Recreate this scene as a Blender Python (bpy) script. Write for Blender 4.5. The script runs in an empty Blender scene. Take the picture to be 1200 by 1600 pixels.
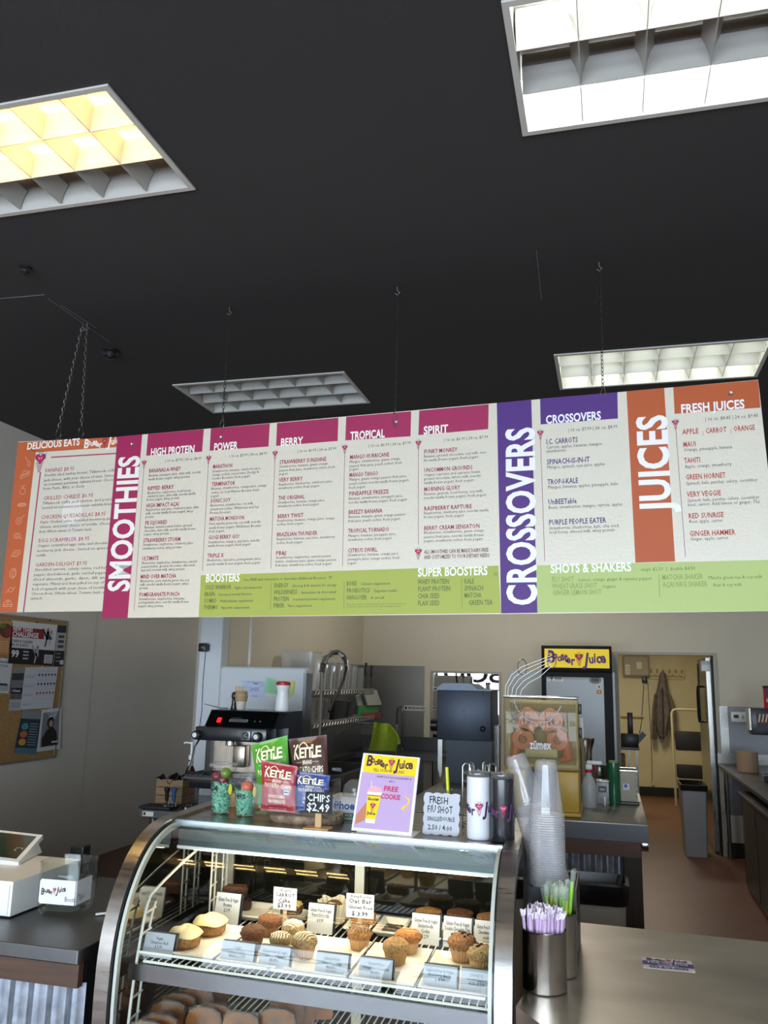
import bpy, bmesh, math, random
from mathutils import Vector, Matrix
random.seed(7)
SC = bpy.context.scene
COL = SC.collection
PI = math.pi

# ------------------------------------------------------------------ camera
FPX = 1305.0
YAW, PITCH, ROLL, CAMZ = -0.264, 0.196, 0.022, 1.68
def cam_axes():
    cy, sy, cp, sp, cr, sr = math.cos(YAW), math.sin(YAW), math.cos(PITCH), math.sin(PITCH), math.cos(ROLL), math.sin(ROLL)
    f = Vector((sy*cp, cy*cp, sp)); r = Vector((cy, -sy, 0)); u = r.cross(f)
    return cr*r + sr*u, -sr*r + cr*u, f
AR, AU, AF = cam_axes()
CAM = Vector((0, 0, CAMZ))
cd = bpy.data.cameras.new('camera'); cam = bpy.data.objects.new('camera', cd); COL.objects.link(cam)
cd.sensor_fit = 'HORIZONTAL'; cd.sensor_width = 36; cd.lens = FPX/1200*36; cd.clip_start = 0.05
mw = Matrix.Identity(4)
for i in range(3):
    mw[i][0] = AR[i]; mw[i][1] = AU[i]; mw[i][2] = -AF[i]; mw[i][3] = CAM[i]
cam.matrix_world = mw
SC.camera = cam

# ------------------------------------------------------------------ light
w = bpy.data.worlds.new('sky'); SC.world = w; w.use_nodes = True
w.node_tree.nodes['Background'].inputs[0].default_value = (0.55, 0.72, 1.0, 1)
w.node_tree.nodes['Background'].inputs[1].default_value = 1.5
SC.view_settings.view_transform = 'Standard'
SC.view_settings.look = 'None'
SC.view_settings.exposure = 0.42
SC.view_settings.gamma = 1.0
SC.view_settings.use_curve_mapping = False
SC.cycles.transparent_max_bounces = 48
SC.cycles.max_bounces = 8
SC.cycles.caustics_reflective = False
SC.cycles.caustics_refractive = False
SC.cycles.sample_clamp_indirect = 4.0
DAY = 10.0        # radiance of the daylight in the shop windows
def area(name, loc, rot, sx, sy, radiance, col):
    l = bpy.data.lights.new(name, 'AREA'); l.shape = 'RECTANGLE'; l.size = sx; l.size_y = sy
    l.energy = radiance*PI*sx*sy; l.color = col
    o = bpy.data.objects.new(name, l); COL.objects.link(o); o.location = loc; o.rotation_euler = rot
    return o
# daylight standing in the four panes of the shop front behind the camera
FRONT_Y = -3.4
PANES = [(-4.45, -2.55), (-2.45, -0.75), (-0.65, 1.05), (1.15, 2.55)]
for x0, x1 in PANES:
    area('window_daylight', ((x0+x1)/2, FRONT_Y-0.12, 1.5), (PI/2, 0, 0), x1-x0, 2.5, DAY, (0.74, 0.87, 1.0))
# warm lamp in the back room ceiling, unseen fill light over the kitchen
area('back_room_light', (0.35, 11.9, 2.45), (0, 0, 0), 0.6, 0.6, 20.0, (1.0, 0.92, 0.74))
area('kitchen_fill', (-0.9, 7.6, 3.60), (0, 0, 0), 1.2, 0.6, 13.0, (1.0, 0.94, 0.84))

# ------------------------------------------------------------------ materials
def lin(h):
    if isinstance(h, tuple): c = h
    else: c = tuple(int(h[i:i+2], 16)/255 for i in (0, 2, 4))
    return tuple(x/12.92 if x <= 0.04045 else ((x+0.055)/1.055)**2.4 for x in c) + (1,)
MATS = {}
def mat(name, col='808080', rough=0.6, metal=0.0, var=0.0, scale=8.0, bump=0.0, bscale=60.0, stretch=None, spec=0.5, emit=None, es=0.0, coat=0.0, alpha=1.0):
    """procedural surface: base colour broken up by noise, fine relief from a second noise"""
    if name in MATS: return MATS[name]
    m = bpy.data.materials.new(name); m.use_nodes = True; MATS[name] = m
    nt = m.node_tree; b = nt.nodes['Principled BSDF']
    c = lin(col)
    b.inputs['Base Color'].default_value = c; b.inputs['Roughness'].default_value = rough
    b.inputs['Metallic'].default_value = metal; b.inputs['Specular IOR Level'].default_value = spec
    if coat: b.inputs['Coat Weight'].default_value = coat; b.inputs['Coat Roughness'].default_value = 0.15
    if emit: b.inputs['Emission Color'].default_value = lin(emit); b.inputs['Emission Strength'].default_value = es
    if var or bump:
        tc = nt.nodes.new('ShaderNodeTexCoord'); mp = nt.nodes.new('ShaderNodeMapping')
        nt.links.new(tc.outputs['Object'], mp.inputs['Vector'])
        if stretch: mp.inputs['Scale'].default_value = stretch
    if var:
        n = nt.nodes.new('ShaderNodeTexNoise'); n.inputs['Scale'].default_value = scale; n.inputs['Detail'].default_value = 5
        nt.links.new(mp.outputs[0], n.inputs['Vector'])
        r = nt.nodes.new('ShaderNodeValToRGB')
        r.color_ramp.elements[0].position = 0.3; r.color_ramp.elements[1].position = 0.7
        r.color_ramp.elements[0].color = tuple(x*(1-var) for x in c[:3]) + (1,)
        r.color_ramp.elements[1].color = tuple(min(1, x*(1+var)) for x in c[:3]) + (1,)
        nt.links.new(n.outputs['Fac'], r.inputs[0]); nt.links.new(r.outputs[0], b.inputs['Base Color'])
        if metal > .5:
            mr = nt.nodes.new('ShaderNodeMapRange'); mr.inputs[3].default_value = max(.05, rough-.1); mr.inputs[4].default_value = rough+.12
            nt.links.new(n.outputs['Fac'], mr.inputs[0]); nt.links.new(mr.outputs[0], b.inputs['Roughness'])
    if bump:
        n2 = nt.nodes.new('ShaderNodeTexNoise'); n2.inputs['Scale'].default_value = bscale; n2.inputs['Detail'].default_value = 4
        nt.links.new(mp.outputs[0], n2.inputs['Vector'])
        bp = nt.nodes.new('ShaderNodeBump'); bp.inputs['Strength'].default_value = bump; bp.inputs['Distance'].default_value = 0.01
        nt.links.new(n2.outputs['Fac'], bp.inputs['Height']); nt.links.new(bp.outputs[0], b.inputs['Normal'])
    return m
def glass(name, tint=(1, 1, 1), ior=1.45, rough=0.02, haze=0.0, hazecol=(1, 1, 1)):
    """thin clear sheet: straight-through transparency with a Fresnel reflection, optional milky haze"""
    if name in MATS: return MATS[name]
    m = bpy.data.materials.new(name); m.use_nodes = True; MATS[name] = m
    nt = m.node_tree; nt.nodes.clear()
    out = nt.nodes.new('ShaderNodeOutputMaterial'); mix = nt.nodes.new('ShaderNodeMixShader')
    tr = nt.nodes.new('ShaderNodeBsdfTransparent'); tr.inputs[0].default_value = (*tint, 1)
    gl = nt.nodes.new('ShaderNodeBsdfGlossy'); gl.inputs['Roughness'].default_value = rough
    lw = nt.nodes.new('ShaderNodeLayerWeight'); lw.inputs[0].default_value = 0.5
    pw = nt.nodes.new('ShaderNodeMath'); pw.operation = 'POWER'; pw.inputs[1].default_value = 4.0
    f0 = ((ior-1)/(ior+1))**2
    ma = nt.nodes.new('ShaderNodeMath'); ma.operation = 'MULTIPLY_ADD'; ma.inputs[1].default_value = 0.9-f0; ma.inputs[2].default_value = f0
    nt.links.new(lw.outputs['Facing'], pw.inputs[0]); nt.links.new(pw.outputs[0], ma.inputs[0])
    nt.links.new(ma.outputs[0], mix.inputs[0]); nt.links.new(gl.outputs[0], mix.inputs[2])
    if haze:
        df = nt.nodes.new('ShaderNodeBsdfDiffuse'); df.inputs[0].default_value = (*hazecol, 1)
        m2 = nt.nodes.new('ShaderNodeMixShader'); m2.inputs[0].default_value = haze
        nt.links.new(tr.outputs[0], m2.inputs[1]); nt.links.new(df.outputs[0], m2.inputs[2]); nt.links.new(m2.outputs[0], mix.inputs[1])
    else: nt.links.new(tr.outputs[0], mix.inputs[1])
    nt.links.new(mix.outputs[0], out.inputs[0])
    return m
STEEL = mat('brushed_steel', '8f8d88', 0.3, 1.0, var=0.06, scale=3, stretch=(1, 14, 14), bump=0.05, bscale=40)
STEELD = mat('dark_steel', '6a6b6c', 0.38, 1.0, var=0.12, scale=2.5, bump=0.04, bscale=30)
STEELV = mat('steel_upright_grain', '8f8d88', 0.27, 1.0, var=0.08, scale=4, stretch=(20, 20, 1))
CHROME = mat('chrome', 'c8c8c8', 0.12, 1.0)
CHROMED = mat('chrome_dull', 'b2b1ac', 0.36, 0.9)
BLACKP = mat('black_plastic', '17181a', 0.35)
BLACKM = mat('black_matte', '121212', 0.6, var=.2)
WHITEP = mat('white_plastic', 'e4e4e2', 0.35)
WHITEW = mat('white_coated_wire', 'dcdccf', 0.4)
PAPER = mat('white_paper', 'dedede', 0.7)
CLEAR = glass('clear_glass')
ACRYL = glass('clear_acrylic', (0.97, 0.97, 0.97), 1.2, 0.01)

# ------------------------------------------------------------------ points taken from the view
def ray(x, y): return (AR*((x-600)/FPX) + AU*((800-y)/FPX) + AF)
def Pz(x, y, z): d = ray(x, y); return CAM + d*((z-CAMZ)/d.z)
def PY(x, y, Y): d = ray(x, y); return CAM + d*(Y/d.y)
def PX(x, y, X): d = ray(x, y); return CAM + d*(X/d.x)

# ------------------------------------------------------------------ mesh builder
class MB:
    def __init__(s): s.v = []; s.f = []; s.m = []; s.cm = 0
    def add(s, vs, fs):
        b = len(s.v); s.v += [tuple(v) for v in vs]
        for f in fs: s.f.append(tuple(b+i for i in f)); s.m.append(s.cm)
        return s
    def box(s, x0, y0, z0, x1, y1, z1):
        return s.add([(x0,y0,z0),(x1,y0,z0),(x1,y1,z0),(x0,y1,z0),(x0,y0,z1),(x1,y0,z1),(x1,y1,z1),(x0,y1,z1)],
            [(0,3,2,1),(4,5,6,7),(0,1,5,4),(1,2,6,5),(2,3,7,6),(3,0,4,7)])
    def hexa(s, p):   # eight corners in box order
        return s.add(p, [(0,3,2,1),(4,5,6,7),(0,1,5,4),(1,2,6,5),(2,3,7,6),(3,0,4,7)])
    def rbox(s, x0, y0, z0, x1, y1, z1, r=0.004, seg=2):
        bm = bmesh.new(); bmesh.ops.create_cube(bm, size=1)
        for v in bm.verts: v.co = Vector(((x0+x1)/2+v.co.x*(x1-x0), (y0+y1)/2+v.co.y*(y1-y0), (z0+z1)/2+v.co.z*(z1-z0)))
        bmesh.ops.bevel(bm, geom=bm.edges[:], offset=r, segments=seg, affect='EDGES', profile=0.5)
        bm.verts.index_update(); s.add([v.co for v in bm.verts], [[v.index for v in f.verts] for f in bm.faces]); bm.free(); return s
    def tube(s, pts, r, n=6, closed=False, caps=True):
        pts = [Vector(p) for p in pts]; N = len(pts); rs = r if isinstance(r, (list, tuple)) else [r]*N
        base = len(s.v); up = None; rings = []
        for i, p in enumerate(pts):
            if closed: t = (pts[(i+1) % N]-pts[i-1])
            else: t = pts[min(i+1, N-1)]-pts[max(i-1, 0)]
            t = t.normalized() if t.length > 1e-9 else Vector((0,0,1))
            if up is None: up = Vector((0,0,1)) if abs(t.z) < .9 else Vector((1,0,0))
            a = (up - t*up.dot(t)); a = a.normalized() if a.length > 1e-6 else t.orthogonal().normalized(); b = t.cross(a); up = a
            rings.append([p + (a*math.cos(2*PI*k/n)+b*math.sin(2*PI*k/n))*rs[i] for k in range(n)])
        vs = [v for R in rings for v in R]; fs = []
        for i in range(N if closed else N-1):
            j = (i+1) % N
            for k in range(n): fs.append((i*n+k, i*n+(k+1) % n, j*n+(k+1) % n, j*n+k))
        if caps and not closed: fs += [tuple(range(n-1, -1, -1)), tuple((N-1)*n+k for k in range(n))]
        return s.add(vs, fs)
    def cyl(s, p0, p1, r0, r1=None, n=16, caps=True): return s.tube([p0, p1], [r0, r0 if r1 is None else r1], n, caps=caps)
    def lathe(s, prof, n=24, c=(0,0,0), axis='z', capb=False, capt=False, sy=1.0):
        vs = []
        for (r, h) in prof:
            for k in range(n):
                a = 2*PI*k/n; x, y = r*math.cos(a), r*math.sin(a)*sy
                vs.append({'z': (c[0]+x, c[1]+y, c[2]+h), 'y': (c[0]+x, c[1]+h, c[2]+y), 'x': (c[0]+h, c[1]+x, c[2]+y)}[axis])
        fs = []
        for i in range(len(prof)-1):
            for k in range(n): fs.append((i*n+k, i*n+(k+1) % n, (i+1)*n+(k+1) % n, (i+1)*n+k))
        if capb: fs.append(tuple(range(n-1, -1, -1)))
        if capt: fs.append(tuple((len(prof)-1)*n+k for k in range(n)))
        return s.add(vs, fs)
    def prism(s, poly, a0, a1, axis='y', fn=None):
        """polygon (2D) pulled along an axis; poly in (x,z) for y, (y,z) for x, (x,y) for z"""
        n = len(poly)
        mk = {'y': lambda p, a: (p[0], a, p[1]), 'x': lambda p, a: (a, p[0], p[1]), 'z': lambda p, a: (p[0], p[1], a)}[axis]
        vs = [mk(p, a0) for p in poly] + [mk(p, a1) for p in poly]
        if fn: vs = [fn(v) for v in vs]
        fs = [tuple(range(n-1, -1, -1)), tuple(range(n, 2*n))] + [(i, (i+1) % n, n+(i+1) % n, n+i) for i in range(n)]
        return s.add(vs, fs)
    def blob(s, c, rx, ry, rz, nu=14, nv=9, jit=0.0, zc=None, seed=0, sq=1.0):
        rnd = random.Random(seed); vs = []; fs = []
        for i in range(nv+1):
            ph = -PI/2 + PI*i/nv
            for k in range(nu):
                a = 2*PI*k/nu; j = 1+rnd.uniform(-jit, jit)
                cx, sx_ = math.cos(a), math.sin(a)
                px = math.copysign(abs(cx)**sq, cx)*math.cos(ph)**sq if math.cos(ph) > 1e-6 else 0
                py = math.copysign(abs(sx_)**sq, sx_)*math.cos(ph)**sq if math.cos(ph) > 1e-6 else 0
                pz = math.copysign(abs(math.sin(ph))**sq, math.sin(ph))
                z = c[2]+rz*pz*j
                if zc is not None: z = max(z, zc)
                vs.append((c[0]+rx*px*j, c[1]+ry*py*j, z))
        for i in range(nv):
            for k in range(nu): fs.append((i*nu+k, i*nu+(k+1) % nu, (i+1)*nu+(k+1) % nu, (i+1)*nu+k))
        return s.add(vs, fs)
    def sheet(s, fn, nu, nv, th=0.0):
        """surface fn(u,v)->point; with th a solid of that thickness along the surface normal"""
        P = [[Vector(fn(i/nu, j/nv)) for i in range(nu+1)] for j in range(nv+1)]
        W = nu+1
        vs = [p for r in P for p in r]; fs = [(j*W+i, j*W+i+1, (j+1)*W+i+1, (j+1)*W+i) for j in range(nv) for i in range(nu)]
        if th:
            N = []
            for j in range(nv+1):
                for i in range(nu+1):
                    a = P[j][min(i+1, nu)]-P[j][max(i-1, 0)]; b = P[min(j+1, nv)][i]-P[max(j-1, 0)][i]
                    n = a.cross(b); N.append(n.normalized() if n.length > 1e-12 else Vector((0,0,1)))
            L = len(vs); vs = vs + [vs[k]-N[k]*th for k in range(L)]
            fs += [tuple(L+i for i in f[::-1]) for f in fs]
            rim = [i for i in range(W)] + [j*W+nu for j in range(1, nv+1)] + [nv*W+i for i in range(nu-1, -1, -1)] + [j*W for j in range(nv-1, 0, -1)]
            for a, b in zip(rim, rim[1:]+rim[:1]): fs.append((b, a, L+a, L+b))
        return s.add(vs, fs)
    def xf(s, M, start=0):
        s.v = s.v[:start] + [tuple(M @ Vector(v)) for v in s.v[start:]]; return s

def obj(name, mb, m, parent=None, smooth=False, world=False, kind=None, label=None):
    me = bpy.data.meshes.new(name); me.from_pydata(mb.v, [], mb.f)
    for k in (m if isinstance(m, (list, tuple)) else [m]): me.materials.append(k)
    if isinstance(m, (list, tuple)): me.polygons.foreach_set('material_index', mb.m)
    if smooth:
        me.polygons.foreach_set('use_smooth', [True]*len(me.polygons)); me.set_sharp_from_angle(angle=math.radians(28))
    me.update()
    o = bpy.data.objects.new(name, me); COL.objects.link(o)
    if parent is not None:
        o.parent = parent
        if world:
            M = Matrix.Translation(parent.location) @ parent.rotation_euler.to_matrix().to_4x4()
            if parent.parent: M = (Matrix.Translation(parent.parent.location) @ parent.parent.rotation_euler.to_matrix().to_4x4()) @ parent.matrix_parent_inverse @ M
            o.matrix_parent_inverse = M.inverted()
    if kind: o['kind'] = kind
    if label: o['label'] = label
    return o
def thing(name, label, cat, loc=(0,0,0), rot=0, group=None):
    o = bpy.data.objects.new(name, None); COL.objects.link(o); o.empty_display_size = .05
    o.location = loc; o.rotation_euler = (0, 0, rot) if not isinstance(rot, tuple) else rot
    o['label'] = label; o['category'] = cat
    if group: o['group'] = group
    return o
def tag(o, label, cat, group=None):
    o['label'] = label; o['category'] = cat
    if group: o['group'] = group
    return o
def one(name, mb, m, label, cat, loc=(0,0,0), rot=0, group=None, smooth=False):
    o = obj(name, mb, m, None, smooth); o.location = loc
    o.rotation_euler = (0, 0, rot) if not isinstance(rot, tuple) else rot
    return tag(o, label, cat, group)
def struct(name, mb, m, smooth=False): o = obj(name, mb, m, None, smooth); o['kind'] = 'structure'; return o
def dup(root, loc, rot=None, label=None, group=None):
    r = root.copy(); COL.objects.link(r); r.location = loc
    if rot is not None: r.rotation_euler = (0, 0, rot) if not isinstance(rot, tuple) else rot
    if label: r['label'] = label
    if group: r['group'] = group
    for ch in list(root.children):
        c = ch.copy(); COL.objects.link(c); c.parent = r
        for g in list(ch.children):
            d = g.copy(); COL.objects.link(d); d.parent = c
    return r

# ------------------------------------------------------------------ lettering
CH = "ABCDEFGHIJKLMNOPQRSTUVWXYZabcdefghijklmnopqrstuvwxyz0123456789 .,:;$&|!/-'()çÇ¢ü#%+?"
GL = {}
def make_glyphs():
    made = []
    for key, off, res in (('n', 0.0, 1), ('b', 0.018, 1), ('h', 0.03, 3)):
        for c in CH:
            cu = bpy.data.curves.new('glyph', 'FONT'); cu.body = '|'+c+'|'; cu.size = 1; cu.offset = off; cu.resolution_u = res; cu.fill_mode = 'FRONT'
            if c != ' ': cu2 = bpy.data.curves.new('glyph', 'FONT'); cu2.body = c; cu2.size = 1; cu2.offset = off; cu2.resolution_u = res; cu2.fill_mode = 'FRONT'
            else: cu2 = None
            o = bpy.data.objects.new('glyph', cu); COL.objects.link(o)
            o2 = None
            if cu2: o2 = bpy.data.objects.new('glyph', cu2); COL.objects.link(o2)
            made.append((key, c, o, o2))
    cu = bpy.data.curves.new('glyph', 'FONT'); cu.body = '||'; cu.size = 1; ob = bpy.data.objects.new('glyph', cu); COL.objects.link(ob)
    bpy.context.view_layer.update(); dg = bpy.context.evaluated_depsgraph_get()
    def read(o):
        me = bpy.data.meshes.new_from_object(o.evaluated_get(dg)); vs = [(v.co.x, v.co.y) for v in me.vertices]; fs = [tuple(p.vertices) for p in me.polygons]
        bpy.data.meshes.remove(me); return vs, fs
    vb, _ = read(ob); wb = max(v[0] for v in vb)-min(v[0] for v in vb)
    for key, c, o, o2 in made:
        vs, fs = read(o); adv = max(v[0] for v in vs)-min(v[0] for v in vs)-wb
        if key != 'n': adv = GL[('n', c)][2]*1.03
        if o2: v2, f2 = read(o2)
        else: v2, f2 = [], []
        GL[(key, c)] = (v2, f2, adv)
    for key, c, o, o2 in made:
        for q in (o, o2):
            if q: d = q.data; bpy.data.objects.remove(q); bpy.data.curves.remove(d)
    d = ob.data; bpy.data.objects.remove(ob); bpy.data.curves.remove(d)
make_glyphs()
CAPH = max(v[1] for v in GL[('n', 'H')][0])
INKS = {}
def ink(col):
    n = 'print_' + col
    return mat(n, col, 0.55)
class Print:
    """flat printing on a surface: fn(u, v, w) gives the world (or local) point, w lifts off the surface"""
    def __init__(s, fn, lift=0.0004): s.fn = fn; s.cols = []; s.mb = MB(); s.lift = lift
    def _c(s, col):
        if col not in s.cols: s.cols.append(col)
        s.mb.cm = s.cols.index(col)
    def poly(s, pts, col, layer=1): s._c(col); s.mb.add([s.fn(u, v, s.lift*layer) for u, v in pts], [tuple(range(len(pts)))]); return s
    def rect(s, u0, v0, u1, v1, col, layer=1, nu=1):
        for i in range(nu):
            a = u0+(u1-u0)*i/nu; b = u0+(u1-u0)*(i+1)/nu
            s.poly([(a, v0), (b, v0), (b, v1), (a, v1)], col, layer)
        return s
    def line(s, pts, wd, col, layer=1):
        for (a, b), (c, d) in zip(pts, pts[1:]):
            L = math.hypot(c-a, d-b) or 1e-6; nx, ny = -(d-b)/L*wd/2, (c-a)/L*wd/2; ex, ey = (c-a)/L*wd*.3, (d-b)/L*wd*.3
            s.poly([(a+nx-ex, b+ny-ey), (a-nx-ex, b-ny-ey), (c-nx+ex, d-ny+ey), (c+nx+ex, d+ny+ey)], col, layer)
        return s
    def ell(s, u, v, ru, rv, col, layer=1, n=14): return s.poly([(u+ru*math.cos(2*PI*k/n), v+rv*math.sin(2*PI*k/n)) for k in range(n)], col, layer)
    def text(s, t, u, v, h, width=None, col='ffffff', layer=2, w='n', tilt=0.0, rot=0.0, wob=0.0, anchor='l', sx=0.8, seed=0):
        tot = sum(GL[(w, c)][2] for c in t if (w, c) in GL) or 1
        k = h/CAPH
        kx = width/tot if width else k*sx
        if anchor == 'c': u -= tot*kx/2*math.cos(rot); v -= tot*kx/2*math.sin(rot)
        rnd = random.Random(seed+len(t)); x = 0; s._c(col); cr, sr = math.cos(rot), math.sin(rot)
        for c in t:
            if (w, c) not in GL: continue
            vs, fs, adv = GL[(w, c)]
            if vs:
                dy = rnd.uniform(-wob, wob)*h; dr = rnd.uniform(-wob, wob)*1.2; sc = 1+rnd.uniform(-wob, wob)*1.2
                cd_, sd_ = math.cos(dr), math.sin(dr); pts = []
                for (gx, gy) in vs:
                    if wob: gx, gy = sc*(gx*cd_-gy*sd_), sc*(gx*sd_+gy*cd_)
                    a, b = x+gx*kx, gy*k+dy + (x+gx*kx)*tilt
                    pts.append(s.fn(u+a*cr-b*sr, v+a*sr+b*cr, s.lift*layer))
                s.mb.add(pts, fs)
            x += adv*kx
        return s
    def heart(s, u, v, r, col='d0245c', dark='4a1247', layer=2):
        H = [(math.sin(t)**3*r, (13*math.cos(t)-5*math.cos(2*t)-2*math.cos(3*t)-math.cos(4*t))/16*r) for t in [2*PI*k/18 for k in range(18)]]
        s.poly([(u+a*1.25, v+b*1.25) for a, b in H], dark, layer); s.poly([(u+a, v+b) for a, b in H], col, layer+1)
        s.line([(u-.3*r, v+.35*r), (u-.1*r, v+.2*r)], r*.12, dark, layer+2); s.line([(u+.3*r, v+.35*r), (u+.1*r, v+.2*r)], r*.12, dark, layer+2)
        s.ell(u-.25*r, v+.05*r, r*.1, r*.14, 'ffffff', layer+2, 8); s.ell(u+.25*r, v+.05*r, r*.1, r*.14, 'ffffff', layer+2, 8)
        for i in range(7):    # swirling tail of strokes under the berry
            y = v-r*(1.0+.3*i); q = r*(.95-.11*i)
            s.line([(u-q, y+.12*r), (u-q*.3, y-.06*r), (u+q*.4, y), (u+q*.9, y+.22*r)], r*.11, col if i % 2 else dark, layer+1)
        for a in (-1, 1):
            for j in range(3): s.line([(u+a*r*.9, v+r*(.7-.45*j)), (u+a*r*(1.5-.1*j), v+r*(1.0-.45*j))], r*.1, dark, layer+1)
        for j in range(3): s.line([(u+(j-1)*.3*r, v+r*.9), (u+(j-1)*.5*r, v+r*1.5)], r*.1, dark, layer+1)
        return s
    def logo(s, u, v, width, col='3b1a5a', layer=2, tilt=0.0, edge=None):
        """the shop's wordmark: wobbling letters either side of a heart shaped berry"""
        W = width
        for passes in ((edge, .0075*W, layer), (col, 0, layer+1)):
            c_, _, la = passes
            if c_ is None: continue
            h = .15*W
            word = [('B', 0, -.03, 1.3, -.05), ('o', .105, .03, .8, .1), ('o', .172, .0, .75, -.1), ('s', .235, .01, .95, .1), ('t', .288, -.01, 1.0, 0), ('e', .33, -.035, .85, .15), ('r', .398, -.06, .95, 0),
                    ('J', .62, -.05, 1.35, -.15), ('u', .70, -.02, .95, .1), ('i', .775, .0, 1.0, 0), ('c', .815, .0, 1.05, -.1), ('e', .89, -.005, 1.1, .1)]
            for ch, x, y, k, r in word:
                s.text(ch, u+x*W, v+y*W+x*W*tilt, h*k, None, c_, la, 'h', rot=r, sx=.78)
        s.heart(u+.535*W, v+.08*W+.5*W*tilt, .052*W, layer=layer+1)
        return s
    def done(s, parent=None, name='lettering', world=False, smooth=False):
        if not s.mb.f: return None
        return obj(name, s.mb, [ink(c) for c in s.cols], parent, smooth, world)
def flat(o, ux, uy, un):
    """printing plane: origin, unit right, unit up, unit normal towards the reader"""
    o, ux, uy, un = map(Vector, (o, ux, uy, un))
    return lambda u, v, w_: o+ux*u+uy*v+un*w_
def front(y=0.0): return flat((0, y, 0), (1,0,0), (0,0,1), (0,-1,0))     # local: x right, z up, faces -Y
def oncyl(r, ang0=-PI/2):
    return lambda u, v, w_: Vector(((r+w_)*math.cos(ang0+u/r), (r+w_)*math.sin(ang0+u/r), v))
# ------------------------------------------------------------------ the room
CEIL = CAMZ + 1.948
LW, RW, BW = -4.66, 2.75, 9.47
M_CEIL = mat('ceiling_charcoal_paint', '302e2f', 0.75, var=.05, scale=1.2, bump=.1, bscale=70)
M_GREIGE = mat('greige_wall_paint', 'dad2c6', 0.75, var=.03, scale=1.5, bump=.15, bscale=120)
M_CREAM = mat('cream_wall_paint', 'd0c8b4', 0.7, var=.03, scale=2, bump=.15, bscale=120)
M_WHITEW = mat('white_wall_panel', 'ccd0d2', 0.6, bump=.4, bscale=150)
M_YELLOW = mat('yellowed_wall_paint', 'cfc49c', 0.7, var=.08, scale=2.5)
M_FLOOR = mat('brown_sealed_floor', '6b4432', 0.42, var=.12, scale=2.2, bump=.03, bscale=12)
M_GLASSW = glass('window_glass')
M_ALU = mat('window_frame_metal', '3a3a3c', 0.4, 0.6)

struct('floor', MB().box(LW-.1, FRONT_Y-.1, -.1, RW+.1, 14.3, 0), M_FLOOR)
LIGHTS = {'e': (-2.81, -.62), 'f': (-.24, -.62), 'a': (-2.81, 2.161), 'b': (-.24, 2.119), 'c': (-2.842, 4.906), 'd': (-.264, 4.889)}
LX, LY = 1.22, .61
def ceiling():
    mb = MB()
    ys = sorted({FRONT_Y, BW} | {a[1] for a in LIGHTS.values()} | {a[1]+LY for a in LIGHTS.values()})
    for y0, y1 in zip(ys, ys[1:]):
        holes = sorted([(x, x+LX) for x, y in LIGHTS.values() if y <= y0+1e-6 and y+LY >= y1-1e-6])
        x = LW
        for a, b in holes + [(RW, RW)]:
            if a > x: mb.box(x, y0, CEIL, a, y1, CEIL+.03)
            x = b
    struct('ceiling', mb, M_CEIL)
ceiling()
struct('wall_left', MB().box(LW-.12, FRONT_Y, 0, LW, 9.0, CEIL).box(LW, FRONT_Y, 0, LW+.004, 6.95, CEIL), M_GREIGE)
struct('wall_left_back', MB().box(LW-.12, 9.0, 0, -2.90, 9.12, CEIL), M_GREIGE)
struct('wall_kitchen_side', MB().box(-2.90, 5.78, 0, -2.776, BW, 2.7), M_CREAM)
struct('wall_right', MB().box(RW, FRONT_Y, 0, RW+.12, BW, CEIL), M_GREIGE)
# back wall with the doorway
DX0, DX1, DZ = .085, 1.043, 1.982
mb = MB(); mb.box(-2.776, BW, 0, DX0, BW+.12, CEIL); mb.box(DX1, BW, 0, RW, BW+.12, CEIL); mb.box(DX0, BW, DZ, DX1, BW+.12, CEIL)
struct('wall_back', mb, M_CREAM)
# front wall behind the camera, four big panes
mb = MB(); mb.box(LW, FRONT_Y-.1, 0, RW, FRONT_Y, .3); mb.box(LW, FRONT_Y-.1, 2.8, RW, FRONT_Y, CEIL)
xs = [LW] + [q for p in PANES for q in p] + [RW]
for a, b in zip(xs[0::2], xs[1::2]): mb.box(a, FRONT_Y-.1, .3, b, FRONT_Y, 2.8)
struct('wall_front', mb, M_ALU)
names = ['BOO', 'STER', 'JUI', 'CE']
for i, (a, b) in enumerate(PANES):
    wn = struct('window_%d' % (i+1), MB().box(a, FRONT_Y-.06, .3, b, FRONT_Y-.05, 2.8), M_GLASSW)
    P = Print(flat((b, FRONT_Y-.045, 0), (-1,0,0), (0,0,1), (0,1,0)))
    P.text(names[i], .12, 1.62, .42, (b-a)-.24, '18181c', 2, 'h')
    P.done(wn)
# back room
struct('wall_back_room', MB().box(-.9, 14.0, 0, 1.7, 14.1, 2.6), M_YELLOW)
struct('wall_back_room_left', MB().box(-1.0, BW+.12, 0, -.9, 14.1, 2.6), M_YELLOW)
struct('wall_back_room_right', MB().box(1.7, BW+.12, 0, 1.8, 14.1, 2.6), M_YELLOW)
struct('ceiling_back_room', MB().box(-1.0, BW+.12, 2.6, 1.8, 14.1, 2.66), M_YELLOW)
struct('baseboard_back_room', MB().rbox(-.9, 13.97, 0, 1.7, 14.0, .13, .003), BLACKM)
# column with half wall, cream faced pony wall
mb = MB(); mb.rbox(-2.917, 5.665, 0, -2.738, 5.785, 2.7, .012)
struct('wall_column', mb, M_WHITEW)
mb = MB(); mb.rbox(-2.742, 5.665, 0, -2.077, 5.785, 1.739, .025, 4)
hw = struct('wall_half', mb, M_WHITEW)
obj('corner_guard', MB().box(-2.092, 5.66, .02, -2.07, 5.79, 1.70), STEELD, hw)
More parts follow.
